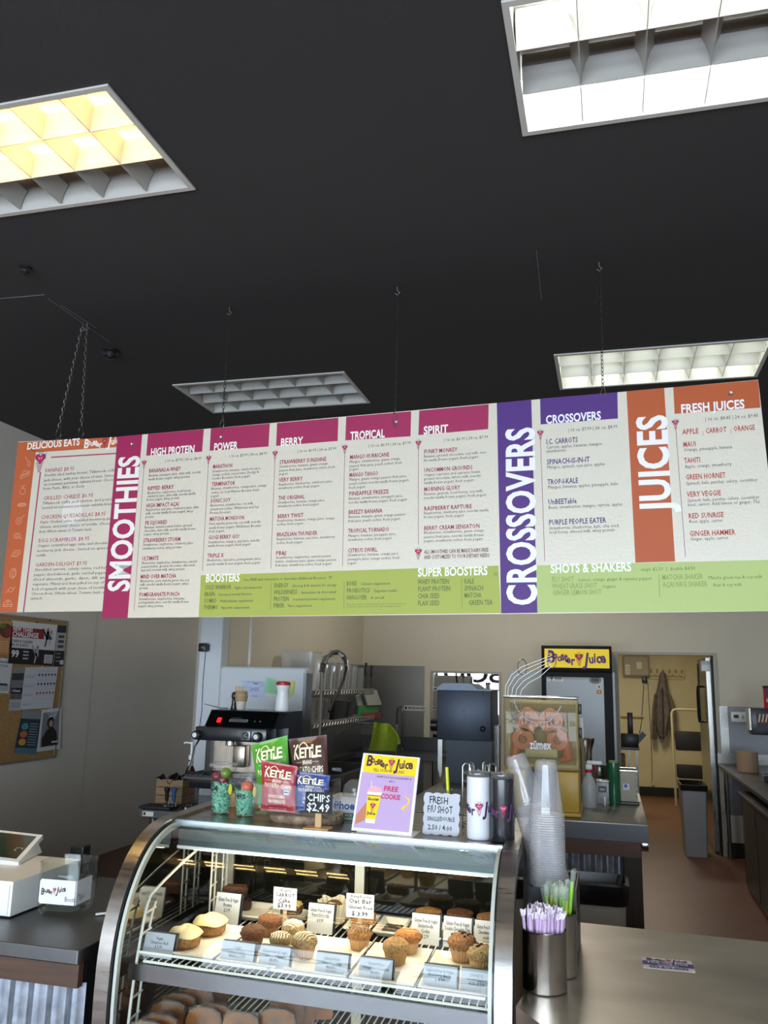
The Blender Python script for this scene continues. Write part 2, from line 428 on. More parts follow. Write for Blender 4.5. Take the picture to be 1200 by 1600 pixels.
# doorway casing, stainless sheets and strips
mb = MB(); mb.box(DX0-.035, BW-.012, 0, DX0, BW+.12, DZ+.03); mb.box(DX1, BW-.012, 0, DX1+.035, BW+.12, DZ+.03); mb.box(DX0, BW-.012, DZ, DX1, BW+.12, DZ+.03)
struct('trim_doorway', mb, mat('door_casing_paint', 'a8a292', .5, var=.05))
struct('trim_steel_guard', MB().box(DX1+.035, BW-.02, 0, DX1+.115, BW, 1.47), STEEL)
struct('wall_panel_right', MB().box(DX1+.12, BW-.008, .0, RW, BW, 1.467), mat('grey_steel_sheet', '77777a', .45, .85, var=.1, scale=2))
struct('wall_panel_back', MB().box(-2.772, BW-.008, 0, -2.04, BW, 1.82), mat('back_steel_sheet', '8a8780', .38, .9, var=.08, scale=2))
struct('wall_panel_back_right', MB().box(-1.095, BW-.008, 0, DX0-.04, BW, 1.79), mat('back_steel_sheet', '8a8780'))
struct('wall_panel_side', MB().box(-2.776, 7.2, .0, -2.768, BW-.01, 1.82), mat('back_steel_sheet', '8a8780'))
struct('trim_wall_patch', MB().box(1.08, BW-.035, .14, 1.28, BW-.01, .40), mat('patch_white', 'b9b5aa', .6))
struct('baseboard_right', MB().rbox(1.09, BW-.04, 0, 1.32, BW-.012, .14, .003), BLACKM)
# pale conduit on the side wall by the column
one('conduit_pipe', MB().cyl((0,0,0), (0,0,2.68), .011, n=10), mat('conduit_white', 'd0cdc4', .4), 'thin pale conduit rising behind the half wall beside the column', 'pipe', (-2.64, 5.95, 0))

# ------------------------------------------------------------------ recessed ceiling lights
M_TROFF = mat('troffer_white_enamel', 'c2bfb8', 0.4)
M_FIN = mat('louvre_pearl', 'a5a29b', 0.3)
def troffer(key, label, lit, col, rad):
    x, y = LIGHTS[key]
    t = thing('recessed_ceiling_light', label, 'ceiling light', (x, y, CEIL), group='recessed louvred ceiling lights')
    mb = MB()
    b = .012
    for r in ((-.01, -.01, LX+.01, b), (-.01, LY-b, LX+.01, LY+.01), (-.01, b, b, LY-b), (LX-b, b, LX+.01, LY-b)): mb.box(r[0], r[1], -.008, r[2], r[3], .0)
    obj('frame', mb, M_TROFF, t)
    mb = MB(); h = .15
    mb.box(.001, .001, h, LX-.001, LY-.001, h+.01); mb.box(.001, .001, -.004, LX-.001, .005, h); mb.box(.001, LY-.005, -.004, LX-.001, LY-.001, h); mb.box(.001, .005, -.004, .005, LY-.005, h); mb.box(LX-.005, .005, -.004, LX-.001, LY-.005, h)
    obj('housing', mb, M_TROFF, t)
    # louvre: parabolic fins, thin at the mouth, wide above
    def fin(mb, p0, p1, wdir, tall=False):
        p0, p1, wd = Vector(p0), Vector(p1), Vector(wdir)
        pr = [(-.0015, .0), (-.006, .03), (-.016, .06), (-.03, .082), (.03, .082), (.016, .06), (.006, .03), (.0015, .0)]
        if tall: pr = pr[:4]+[(-.012, .145), (.012, .145)]+pr[4:]
        vs = [p0+wd*a+Vector((0,0,z)) for a, z in pr] + [p1+wd*a+Vector((0,0,z)) for a, z in pr]; n = len(pr)
        mb.add(vs, [tuple(range(n)), tuple(range(2*n-1, n-1, -1))] + [(i, n+i, n+(i+1) % n, (i+1) % n) for i in range(n)])
    for k in range(1, 3):
        mb = MB(); fin(mb, (b, LY*k/3, 0), (LX-b, LY*k/3, 0), (0, 1, 0), True); obj('louvre_blade', mb, M_FIN, t, True)
    for k in range(1, 6):
        mb = MB(); fin(mb, (LX*k/6, b, 0.001), (LX*k/6, LY-b, 0.001), (1, 0, 0)); obj('louvre_blade', mb, M_FIN, t, True)
    for k in range(3):
        yy = LY*(k+.5)/3
        on = lit[k]
        m = mat('tube_lit_'+col[0], 'ffffff', .4, emit=col[1], es=rad) if on else mat('tube_off', 'cfcfc8', .4)
        mb = MB(); mb.cyl((.03, yy, .122), (LX-.03, yy, .122), .016, n=10); tb = obj('fluorescent_tube', mb, m, t, True)
        if on: area('tube_light', (x+LX/2, y+yy, CEIL+.10), (0,0,0), LX-.1, .10, rad*.6, lin(col[1])[:3])
    return t
troffer('a', 'warm glowing ceiling light at the upper left with one dark row', (1, 1, 0), ('warm', 'ffd890'), 26)
troffer('e', 'added unseen ceiling light behind the viewer at the left, brightening the left wall', (1, 1, 1), ('warm', 'ffd890'), 36)  # added unseen fitting, warm fill for the left wall
troffer('f', 'added unseen ceiling light behind the viewer in the middle, fill for the room', (1, 1, 1), ('cool', 'f4fbff'), 18)  # second added fitting out of view, more fill from behind the camera
troffer('b', 'cool white ceiling light nearest overhead, with a dim middle row', (1, 0, 1), ('cool', 'f4fbff'), 18)
troffer('c', 'switched off ceiling light behind the magenta smoothie panels', (0, 0, 0), ('off', 'ffffff'), 0)
troffer('d', 'lit cool white ceiling light above the orange juice panel', (1, 1, 1), ('neutral', 'f6fff2'), 7)

# small things on the ceiling
def detector(px, label, r=.035, h=.05):
    p = Pz(px[0], px[1], CEIL)
    t = thing('smoke_detector', label, 'detector', (p.x, p.y, CEIL))
    obj('body', MB().lathe([(r*1.5, 0), (r*1.5, -.012), (r, -.016), (r*.9, -h), (r*.5, -h-.006)], 20, capb=False, capt=True), BLACKP, t, True)
    obj('collar', MB().lathe([(r*1.05, -h*.55), (r*1.12, -h*.6), (r*1.05, -h*.65)], 20), mat('detector_grey', '4a4a4c', .4), t, True)
    return t
detector((173, 548), 'small dark sprinkler drum on the ceiling right of the double chain')
detector((40, 418), 'small dark ceiling knob left of the double chain anchor', .02, .035)
p = Pz(520, 632, CEIL)
vt = thing('ceiling_vent', 'dark square ceiling air vent behind the off ceiling light', 'vent', (p.x, 6.1, CEIL))
for k in range(4):
    s_ = .30-.065*k; z = -.006-.012*(k % 2)
    mb = MB(); 
    for a, b_, c, d in ((-s_, -s_, s_, -s_+.022), (-s_, s_-.022, s_, s_), (-s_, -s_, -s_+.022, s_), (s_-.022, -s_, s_, s_)): mb.box(a, b_, z, c, d, z+.006)
    obj('vane', mb, mat('vent_black', '232426', .5), vt)
obj('backing', MB().box(-.3, -.3, -.002, .3, .3, 0), mat('vent_black', '232426'), vt)
def seam(a, b, label):
    pa, pb = Pz(*a, CEIL), Pz(*b, CEIL)
    one('ceiling_thread', MB().tube([(0,0,-.002), tuple(pb-pa+Vector((0,0,-.002)))], .0012, 5), mat('thread_grey', '8a8a88', .5), label, 'thread', pa)
seam((75, 466), (173, 535), 'long pale thread stuck to the ceiling by the double chain')
seam((95, 476), (150, 512), 'short pale thread beside the long one at the double chain')
seam((0, 466), (70, 460), 'pale thread on the ceiling at the far left edge')
seam((838, 390), (846, 468), 'faint pale thread on the ceiling left of the purple panel chain')
# ------------------------------------------------------------------ hanging menu boards
SN = Vector((.041, 1, 0)).normalized(); SU = Vector((1, -.041, 0)).normalized(); SO = Vector((0, 3.77, 0))
def PB(x, y, back=0.0):
    d = ray(x, y); o = SO + SN*back
    p = CAM + d*((o-CAM).dot(SN)/d.dot(SN)); q = p-SO
    return (q.dot(SU), p.z)
def board_fn(u, v, w_): return SO + SU*u + Vector((0,0,v)) - SN*(w_+.003)
def eats_fn(u, v, w_): return SO + SU*u + Vector((0,0,v)) - SN*(w_+.003) + SN*.022
KK = {1: (0, 640, .275), 2: (300, 640, .25), 3: (520, 600, .28333), 4: (770, 580, .35833)}
def kp(k, x, y): o = KK[k]; return (o[0]+x*o[2], o[1]+y*o[2])
TLc, TRc, BLc, BRc = PB(184, 682.6), PB(1184.6, 593.6), PB(159.5, 966), PB(1224, 955)
stop = (TRc[1]-TLc[1])/(TRc[0]-TLc[0]); sbot = (BRc[1]-BLc[1])/(BRc[0]-BLc[0])
def slope(v): t = (v-BLc[1])/(TLc[1]-BLc[1]); return sbot+(stop-sbot)*t
BOARD_EDGE = mat('board_foam_edge', 'cfcbc0', .6)
bt_ = thing('menu_board', 'wide hanging smoothie and juice menu board with magenta, purple and orange bands', 'menu board', tuple(SO + SU*((TLc[0]+TRc[0])/2) + Vector((0,0,BLc[1]))))
bd = MB(); q = [BLc, BRc, TRc, TLc]
bd.hexa([SO+SU*u+Vector((0,0,v))-SN*.003 for u, v in q] + [SO+SU*u+Vector((0,0,v))+SN*.003 for u, v in q])
M_BOARD = mat('board_cream_laminate', 'd9d1bf', .32, bump=.12, bscale=90)
obj('panel', bd, M_BOARD, bt_, world=True)
MAG, PUR, ORA, GRN = 'a01a52', '4c2176', 'b4521f', 'a3ad48'
def band(k, pts, col, P, layer=1): P.poly([PB(*kp(k, *p)) for p in pts], col, layer)
PR = Print(board_fn)
def uquad(pxs, col, layer=1): PR.poly([PB(*p) for p in pxs], col, layer)
uquad([(159.5, 966), (200, 965.6), (222.7, 679), (184, 682.6)], MAG)
for q in ([(229, 712.3), (316.3, 706), (319, 670.8), (231.8, 678.5)], [(328, 704.5), (420, 698), (422, 662), (330, 669.7)], [(431.8, 697), (528, 689.3), (529, 653), (433.3, 661.3)],
          [(539.8, 688.4), (641.8, 682), (642.7, 643), (541.3, 651.5)], [(654, 680), (763, 670.8), (763.7, 632), (655.4, 642)]): uquad(q, MAG)
uquad([(844.9, 663.5), (965.6, 654.2), (964.6, 613.2), (844, 623.3)], PUR)
uquad([(783.3, 958.4), (839.9, 957.6), (830.2, 624.8), (776.5, 630)], PUR, 3)
uquad([(992.9, 879.2), (1054.8, 877.4), (1037.7, 606.4), (978.9, 611.7)], ORA)
uquad([(1054, 647), (1188, 637.3), (1184.6, 594.1), (1052, 605.4)], ORA)
uquad([(311, 963.9), (783, 958), (779, 884), (314.3, 899)], GRN)
uquad([(839, 957.3), (1223, 955), (1219.5, 874.5), (838, 883.5)], 'aebf72')
def bt(P, k, s, x, y, xr, h, col, w='n', layer=3, back=0.0):
    a = PB(*kp(k, x, y), back); b = PB(*kp(k, xr, y), back); c = PB(*kp(k, x, y-h), back)
    P.text(s, a[0], a[1], c[1]-a[1], b[0]-a[0], col, layer, w, tilt=slope(a[1]))
DK, MR, PD, RD, OL = '4a4744', '9c1f4a', '4b2a70', 'b03a30', '5f6f33'
def items(k, col, rows, hh=22, hd=15):
    for r in rows:
        if r[0] == 'H': bt(PR, k, r[4], r[1], r[2], r[3], hh, col, 'b')
        else: bt(PR, k, r[4], r[1], r[2], r[3], hd, DK)
def parse(k, col, text, hh=22, hd=15):
    for L in text.strip().split('\n'):
        p = L.split('~'); x, y, xr = map(float, p[0].split(',')); s = p[1]
        bt(PR, k, s[1:] if s[0] == '#' else s, x, y, xr, hh if s[0] == '#' else hd, col if s[0] == '#' else DK, 'b' if s[0] == '#' else 'n')
parse(1, MR, """
848,360,1027~#BANANAS-A-WHEY
846,383,1142~Bananas, pineapple juice, skim milk, non-fat
844,404,1080~vanilla frozen yogurt, whey protein
841,460,988~#RIPPED BERRY
839,482,1088~Blueberries, raspberries, local honey,
837,501,1112~cranberry juice, skim milk, non-fat vanilla
835,520,1020~frozen yogurt, whey protein
833,558,1018~#HIGH IMPACT AÇAI
831,578,1130~Raspberries, açai juice, cranberry juice, skim
830,598,1098~milk, non-fat vanilla frozen yogurt, whey
828,618,877~protein
826,656,952~#PB SQUARED
823,677,1093~Bananas, natural peanut butter, ground
821,697,1112~chocolate, skim milk, non-fat vanilla frozen
819,717,962~yogurt, whey protein
816,756,1027~#STRAWBERRY STORM
814,776,1100~Strawberries, raspberries, cranberry juice,
812,797,1033~strawberry sorbet, whey protein
809,858,903~#ULTIMATE
807,880,1120~Blueberries, raspberries, strawberries, natural
805,900,1110~peanut butter, ground chocolate, chia seed,
803,920,1052~açai and coconut milk, whey protein
800,961,1002~#MIND OVER MATCHA
799,982,1077~Blueberries, pure matcha green tea, soy
797,1002,1072~milk, non-fat vanilla frozen yogurt, whey
795,1022,843~protein
793,1063,1022~#POMEGRANATE PUNCH
791,1084,1053~Strawberries, raspberries, bananas,
789,1103,1075~pomegranate juice, non-fat vanilla frozen
787,1124,930~yogurt, whey protein
940,300,1145~| 16 oz. $7.99 | 24 oz. $8.99
""")
parse(2, MR, """
235,300,470~| 16 oz. $7.99 | 24 oz. $8.99
132,370,254~#MARATHON
128,395,432~Strawberries, bananas, cranberry juice,
127,417,418~orange sorbet, soy protein, Energy &
125,440,363~Combo Boosters, fresh yogurt
125,480,270~#TERMINATOR
122,503,468~Bananas, strawberries, orange juice, orange
121,528,420~sorbet, 2x Cold Warrior Booster, fresh
119,550,172~yogurt
118,584,242~#SONIC SOY
116,608,385~Blueberries, strawberries, soy milk,
115,632,418~strawberry sorbet, Wilderness and Soy
113,655,243~Protein Boosters
112,697,328~#MATCHA MONSOON
109,723,430~Pure matcha green tea, soy milk, non-fat
108,748,437~vanilla frozen yogurt, Wilderness Booster,
107,770,203~fresh yogurt
105,812,297~#GOGI BERRY GO!
103,838,425~Strawberries, mangos, goji juice, non-fat
101,860,368~vanilla frozen yogurt, fresh yogurt
98,926,200~#TRIPLE X
96,950,435~Blueberries, açai juice, pomegranate juice,
93,975,428~non-fat vanilla frozen yogurt, fresh yogurt
660,270,903~| 16 oz. $6.99 | 24 oz. $7.99
549,343,840~#STRAWBERRY SUNSHINE
547,366,850~Strawberries, bananas, guava orange
546,390,895~passion fruit juice, strawberry sorbet, fresh
545,412,600~yogurt
545,453,692~#VERY BERRY
543,477,880~Raspberries, blueberries, cranberry juice,
541,500,797~strawberry sorbet, fresh yogurt
541,566,706~#THE ORIGINAL
538,590,833~Strawberries, bananas, orange juice,
537,613,793~strawberry sorbet, fresh yogurt
536,680,698~#BERRY TWIST
534,703,894~Raspberries, bananas, orange juice, orange
533,726,697~sorbet, fresh yogurt
531,794,784~#BRAZILIAN THUNDER
530,818,894~Raspberries, bananas, açai juice, strawberry
529,842,692~sorbet, fresh yogurt
526,910,590~#PB&J
524,934,868~Strawberries, raspberries, natural peanut
523,958,903~butter, cranberry juice, guava orange passion
522,982,873~fruit juice, strawberry sorbet, fresh yogurt
323,1072,877~One FREE with every Juice or Smoothie. Additional Boosters  .75
268,1122,440~Fight cold symptoms
167,1164,377~Increased mental function
177,1205,386~Multi-vitamin supplement
184,1246,361~Appetite suppressant
626,1110,903~Ginseng & B vitamins for energy
683,1152,903~Antioxidant & chlorophyll
632,1194,898~Soy-based protein supplement
600,1235,752~Fiber supplement
""", 24, 16)
parse(3, MR, """
198,350,432~| 16 oz. $6.99 | 24 oz. $7.99
95,416,312~#MANGO HURRICANE
93,438,372~Mangos, strawberries, guava orange
93,461,383~passion fruit juice, peach sorbet, fresh
92,480,143~yogurt
92,514,252~#MANGO TANGO
91,535,410~Mangos, guava orange passion fruit juice,
91,558,423~peach sorbet, non-fat vanilla frozen yogurt,
90,580,180~fresh yogurt
91,617,310~#PINEAPPLE FREEZE
89,640,388~Bananas, strawberries, pineapple juice,
88,662,410~non-fat vanilla frozen yogurt, fresh yogurt
88,719,274~#BREEZY BANANA
87,741,402~Bananas, mangos, guava orange passion
86,764,373~fruit juice, peach sorbet, fresh yogurt
86,822,312~#TROPICAL TORNADO
85,845,352~Mangos, bananas, pineapple juice,
84,867,326~strawberry sorbet, fresh yogurt
84,930,247~#CITRUS SWIRL
83,951,366~Strawberries, bananas, orange juice,
83,974,370~pineapple juice, orange sorbet, fresh
82,996,131~yogurt
612,318,858~| 16 oz. $6.99 | 24 oz. $7.99
504,386,687~#FUNKY MONKEY
503,408,850~Bananas, ground chocolate, soy milk, non-
503,430,803~fat vanilla frozen yogurt, fresh yogurt
504,488,771~#UNCOMMON GROUNDS
503,510,818~Organic espresso and espresso beans,
503,532,817~ground chocolate, whole milk, non-fat
503,554,778~vanilla frozen yogurt, fresh yogurt
504,593,703~#MORNING GLORY
503,615,830~Bananas, granola, local honey, soy milk,
503,637,847~non-fat vanilla frozen yogurt, fresh yogurt
504,699,768~#RASPBERRY RAPTURE
503,720,860~Raspberries, cranberry juice, non-fat vanilla
503,742,723~frozen yogurt, fresh yogurt
504,807,812~#BERRY CREAM SENSATON
503,828,836~Blueberries, strawberries, guava orange
503,852,833~passion fruit juice, non-fat vanilla frozen
503,874,828~yogurt, strawberry sorbet, fresh yogurt
155,1110,318~Calcium supplement
228,1149,355~Digestive health
211,1186,285~A cure-all
885,1058,908~.75
""")
bt(PR, 3, 'ALL SMOOTHIES CAN BE MADE DAIRY-FREE', 505, 937, 860, 20, '6b3a48', 'b'); bt(PR, 3, 'AND CUSTOMIZED TO YOUR DIETARY NEEDS', 505, 966, 865, 20, '6b3a48', 'b')
bt(PR, 3, 'Although our herbals are natural, please consult your doctor as there may', 78, 1219, 405, 7, OL); bt(PR, 3, 'be side effects with certain prescription drugs or existing conditions.', 78, 1232, 380, 7, OL)
parse(4, PD, """
328,265,545~| 16 oz. $7.99 | 24. oz. $8.99
233,320,371~#I.C. CARROTS
233,340,480~Carrots, apples, bananas, mangos,
233,357,320~strawberries
236,408,424~#SPINACH-IS-IN-IT
237,427,490~Mangos, spinach, açai juice, apples
239,495,373~#TROP-I-KALE
240,514,546~Mangos, bananas, apples, pineapple, kale
242,582,367~#UnBEETable
243,602,566~Beets, strawberries, mangos, carrots, apples
245,671,495~#PURPLE PEOPLE EATER
246,692,553~Strawberries, blueberries, kale, chia seed,
247,710,533~local honey, almond milk, whey protein
""", 22, 14)
parse(4, RD, """
925,218,1160~| 16 oz. $8.85 | 24 oz. $9.85
827,277,898~#APPLE
914,277,918~|
928,272,1020~#CARROT
1036,270,1040~|
1050,263,1144~#ORANGE
830,332,886~#MAUI
832,351,1045~Orange, pineapple, banana
834,402,906~#TAHITI
837,424,1042~Apple, orange, strawberry
841,474,1016~#GREEN HORNET
843,497,1156~Spinach, kale, parsley, celery, cucumber
846,549,996~#VERY VEGGIE
849,571,1167~Spinach, kale, parsley, celery, cucumber,
850,590,1165~beet, carrot. Add lemon or ginger, 75¢
853,643,1008~#RED SUNRISE
856,663,1003~Beet, apple, carrot
858,720,1058~#GINGER HAMMER
860,739,1026~Ginger, apple, carrot
""", 22, 14)
for s, k, x, y, xr, h in (('COLD WARRIOR',2,82,1125,245,26),('BRAIN',2,80,1167,146,26),('COMBO',2,77,1208,156,26),('THERMO',2,75,1249,163,26),('ENERGY',2,515,1113,604,26),('WILDERNESS',2,513,1155,659,26),('PROTEIN',2,511,1197,609,26),('FIBER',2,511,1238,578,26),
        ('BONE',3,78,1113,133,24),('PROBIOTICS',3,78,1152,205,24),('HANGOVER',3,77,1190,188,24),('WHEY PROTEIN',3,470,1105,643,26),('PLANT PROTEIN',3,470,1144,650,26),('CHIA SEED',3,470,1183,592,26),('FLAX SEED',3,470,1222,592,26),('KALE',3,726,1101,780,26),('SPINACH',3,726,1140,832,26),('MATCHA',3,726,1179,820,26),('GREEN TEA',3,750,1219,882,26),
        ('FLU SHOT',4,258,920,354,22),('WHEATGRASS SHOT',4,259,949,455,22),('GINGER LEMON SHOT',4,261,977,474,22),('MATCHA SHAKER',4,738,910,917,22),('AÇAI NRG SHAKER',4,741,942,936,22)):
    bt(PR, k, s, x, y, xr, h, '8a9c50' if k == 4 else OL, 'b')
for s, x, y, xr in (('Lemon, orange, ginger & cayenne pepper', 373, 917, 694), ('Organic', 475, 946, 537), ('Matcha green tea & soy milk', 940, 908, 1175), ('Açai & soy milk', 960, 939, 1086), ('single $2.50  |  double $4.50', 645, 872, 884)): bt(PR, 4, s, x, y, xr, 14, OL)
for s, k, x, y, xr, h, c in (('HIGH PROTEIN',1,857,264,1107,40,'f2eee4'),('POWER',2,138,258,285,44,'f2eee4'),('BERRY',2,555,228,693,44,'f2eee4'),('TROPICAL',3,98,309,287,42,'f2eee4'),('SPIRIT',3,502,279,637,42,'f2eee4'),
        ('CROSSOVERS',4,232,230,473,34,'f0edf0'),('FRESH JUICES',4,820,184,1100,36,'f0edf0'),('BOOSTERS',2,87,1078,300,46,'f4f3ea'),('SUPER BOOSTERS',3,470,1062,855,44,'f4f5ee'),('SHOTS & SHAKERS',4,253,880,605,36,'f2f5ec')):
    bt(PR, k, s, x, y, xr, h, c, 'h', 4)
# the tall words that read upwards
def tall(P, k, s, xl, xr, ybot, ytop, col, layer=5):
    """xl, xr: cap height sides measured at the word's foot"""
    a = PB(*kp(k, xl, ybot)); b = PB(*kp(k, xr, ybot)); t = PB(*kp(k, xl, ytop))
    P.text(s, b[0], a[1], b[0]-a[0], t[1]-a[1], col, layer, 'h', rot=PI/2)
tall(PR, 1, 'SMOOTHIES', 618, 733, 1035, 272, 'f0ebe2'); tall(PR, 3, 'CROSSOVERS', 967, 1122, 1222, 246, 'f0edf2'); tall(PR, 4, 'JUICES', 646, 774, 608, 196, 'f0edf0')
# thin rules and berry marks at the head of each column
for k, x0, y0, x1, y1 in ((1,820,325,764,1140),(2,105,330,67,1008),(2,520,300,494,995),(3,67,375,55,1003),(3,473,350,473,885),(4,208,290,227,828),(4,797,245,840,810)):
    a, b = PB(*kp(k, x0, y0)), PB(*kp(k, x1, y1)); PR.line([a, b], .0022, '8f4560', 2); PR.heart(a[0], a[1]+.022, .011, layer=3)
a = PB(*kp(3, 473, 925)); PR.heart(a[0], a[1], .013, layer=3)
for k, x0, y0, x1, y1 in ((2,496,1085,493,1252),(2,953,1072,950,1245),(3,711,1072,714,1235),(4,725,888,727,985)):
    PR.line([PB(*kp(k, x0, y0)), PB(*kp(k, x1, y1))], .0016, OL, 2)
PR.done(bt_, world=True)
for k, x, y in ((1, 754, 199), (3, 354, 214), (4, 1036, 98), (2, 186, 176)):
    u, v = PB(*kp(k, x, y)); c = board_fn(u, v, .001)
    g = MB(); g.lathe([(.004, 0), (.0085, -.002), (.010, 0)], 14, (0,0,0), 'y'); g.lathe([(.0, .0004), (.004, .0004)], 14, (0,0,0), 'y')
    g.cm = 0; o = obj('grommet', g, CHROMED, bt_, True); o.location = c - bt_.location

# the smaller board on the left, hung behind the big one's end
et = thing('menu_board', 'smaller hanging menu board titled delicious eats with an orange border, overlapped by the big board', 'menu board', tuple(eats_fn(-2.8, 2.08, 0)))
EC = [PB(0, 957, .022), PB(172, 955, .022), PB(196, 683, .022), PB(29.5, 690.5, .022)]
eb = MB(); eb.hexa([eats_fn(u, v, 0) for u, v in EC] + [eats_fn(u, v, -.006) for u, v in EC]); obj('panel', eb, M_BOARD, et, world=True)
PE = Print(eats_fn)
def ek(*p): return PB(*kp(1, *p), .022)
PE.poly([ek(0, 1152), ek(98, 1152), ek(205, 240), ek(105, 187)], 'c05e32'); PE.poly([ek(105, 187), ek(200, 244), ek(700, 212), ek(700, 155)], 'c05e32')
PE.line([ek(232, 358), ek(136, 1150)], .008, 'b03058', 2); PE.line([ek(295, 272), ek(690, 248)], .007, 'b03058', 2)
a = ek(410, 590); PE.ell(a[0], a[1], .085, .09, 'd2cec4', 1, 20); PE.ell(a[0], a[1]+.01, .066, .07, 'e6e0d2', 1.5, 20)
PE.line([(a[0], a[1]+.08), (a[0]+.04, a[1]+.12)], .012, 'd2cec4', 1)
a = ek(420, 730); PE.ell(a[0], a[1], .075, .02, 'dcd2cc', 1, 18)
def et_(s, x, y, xr, h, col, w='n', layer=3):
    a = ek(x, y); b = ek(xr, y); c = ek(x, y-h); PE.text(s, a[0], a[1], c[1]-a[1], b[0]-a[0], col, layer, w, tilt=slope(a[1])*1.1)
et_('DELICIOUS EATS', 155, 228, 452, 36, 'f4ece2', 'h')
a = ek(478, 212); b = ek(700, 212); PE.logo(a[0], a[1], b[0]-a[0], 'f4ece2', 3, .03)
for s, x, y, xr in (('PANINIS $8.95',258,358,424),('GRILLED CHEESE $6.95',246,515,530),('CHICKEN QUESADILLAS $8.95',234,623,602),('EGG SCRAMBLER $8.95',220,756,510),('GARDEN DELIGHT $9.95',203,893,497)): et_(s, x, y, xr, 21, 'ad3d50')
for s, x, y, xr in (('Freshly slied turkey breast, Tillamook colby',255,382,660),('jack cheese, with your choice of saue. Served',252,410,655),('on rosemary parmesan ciabatta bread. Choose',250,434,655),('from: Pesto, BBQ, or Zesty',248,458,480),
    ('Tillamook colby jack cheese, and pesto.',243,541,645),('Served on rosemary parmesan ciabatta bread.',240,567,650),('Fajita Chicken, salsa, shredded monterey jack',231,648,640),('cheese, and your choice of tortilla. Choose',228,675,640),('from Whole wheat or Tomato basil.',225,702,522),
    ('Organic scrambled eggs, salsa, and shredded',215,782,625),('monterey jack cheese.  Served on spinach',212,810,622),('tortilla.',209,836,265),('Shredded carrots, celery, onion, red bell',199,918,612),('pepper, sliced almonds, garlic, red bell pepper,',195,946,612),
    ('sliced almonds, garlic, dijon, dill, and',191,973,610),('vegenaise. Mixed and then pilled on top of a',188,1000,608),('bed of spinach with your choie of tortilla.',184,1028,606),('Choose from: Whole wheat, Tomato basil, or',181,1054,604),('spinach.',175,1080,247)): et_(s, x, y, xr, 15, '565250')
a = ek(232, 278); PE.heart(a[0], a[1], .028, layer=3)
def doodle(kind, x, y):
    u, v = ek(x, y); c = 'eeb79a'; w_ = .0022; L = lambda *p: PE.line([(u+a*.03, v+b*.03) for a, b in p], w_, c, 3)
    ring = lambda rx, ry, ox=0, oy=0: L(*[(ox+rx*math.cos(2*PI*i/12), oy+ry*math.sin(2*PI*i/12)) for i in range(13)])
    if kind == 0: L((-.6, .9), (.2, -.2)); ring(.3, .45, .45, -.6)
    elif kind == 1: L((-1, -.3), (.9, .3), (1, -.1), (-.9, -.8), (-1, -.3)); L((-1, -.3), (-.3, .7), (1, .6), (.9, .3)); L((-.6, -.1), (.7, .35))
    elif kind == 2: ring(.6, .6, 0, -.2); L((0, .4), (.1, 1), (.5, .9)); L((0, .5), (-.4, .9))
    elif kind == 3: ring(1, .32); L((-.8, .1), (.8, .15)); L((-.8, -.1), (.8, -.05))
    elif kind == 4: ring(.65, .65, -.2, -.1); ring(.25, .25, -.2, -.1); L((.3, .4), (1, 1))
    elif kind == 5: ring(.75, .5); L((.6, -.2), (1.1, -.7)); ring(.3, .25)
    elif kind == 6: L((-1, -.4), (-.3, .6), (.9, .7), (1, 0), (.2, -.6), (-1, -.4)); L((-.6, 0), (.6, .4)); L((-.4, -.4), (.8, .1))
    elif kind == 7: ring(.7, .95); ring(.45, .7, .15, 0); L((.1, .6), (.1, -.6))
    elif kind == 8: ring(.5, .4, .1, 0); L((-.4, 0), (-1, -.5)); L((.6, .1), (1, .6))
    else: L((-1, -.5), (1, -.5), (.8, .2), (.2, .7), (-.5, .6), (-1, 0), (-1, -.5)); L((-.9, -.2), (.9, -.15)); ring(.3, .2, 0, .3)
for i, (x, y) in enumerate(((158, 292), (145, 370), (132, 460), (127, 542), (115, 630), (100, 718), (92, 820), (76, 930), (62, 1025), (47, 1103))): doodle(i, x, y)
PE.done(et, world=True)

# chains and wires that carry the boards
def chain(top, bot, label, link=.030, wire=.0022, m=None, hook=True, group=None):
    top, bot = Vector(top), Vector(bot); L = (bot-top).length; d = (bot-top)/L
    t = thing('hanging_chain', label, 'chain', tuple(top), group=group)
    mb = MB(); n = int(L/(link*.78)); a1 = d.orthogonal().normalized(); a2 = d.cross(a1)
    for i in range(n):
        c = d*(L*(i+.5)/n); s_ = a1 if i % 2 else a2
        mb.tube([c + d*(link*.5*math.sin(q)) + s_*(link*.26*math.cos(q)) for q in [2*PI*k/8 for k in range(8)]], wire, 4, closed=True)
    obj('chain_links', mb, m or mat('chain_zinc', '6a6862', .4, .8), t, True)
    obj('ceiling_hook', MB().tube([(0,0,.0), (0,0,-.02), (.012,0,-.032), (0,0,-.045), (-.01,0,-.035)], .003, 6), CHROMED, t, True)
    if hook:
        e = bot-top
        obj('snap_link', MB().tube([e+Vector((.016*math.cos(q), 0, .035*math.sin(q)-.035)) for q in [2*PI*k/14 for k in range(14)]], .0028, 6, closed=True), CHROME, t, True)
    return t
c1 = Pz(130, 506, CEIL); c2 = Pz(136.5, 504.5, CEIL)
chain(c1, eats_fn(*PB(93, 668, .022), .0), 'left of the two chains meeting at one ceiling anchor above the small board')
chain(c2, eats_fn(*PB(128, 666, .022), .0), 'right of the two chains meeting at one ceiling anchor above the small board')
dark = mat('chain_dark', '3c3a38', .45, .7)
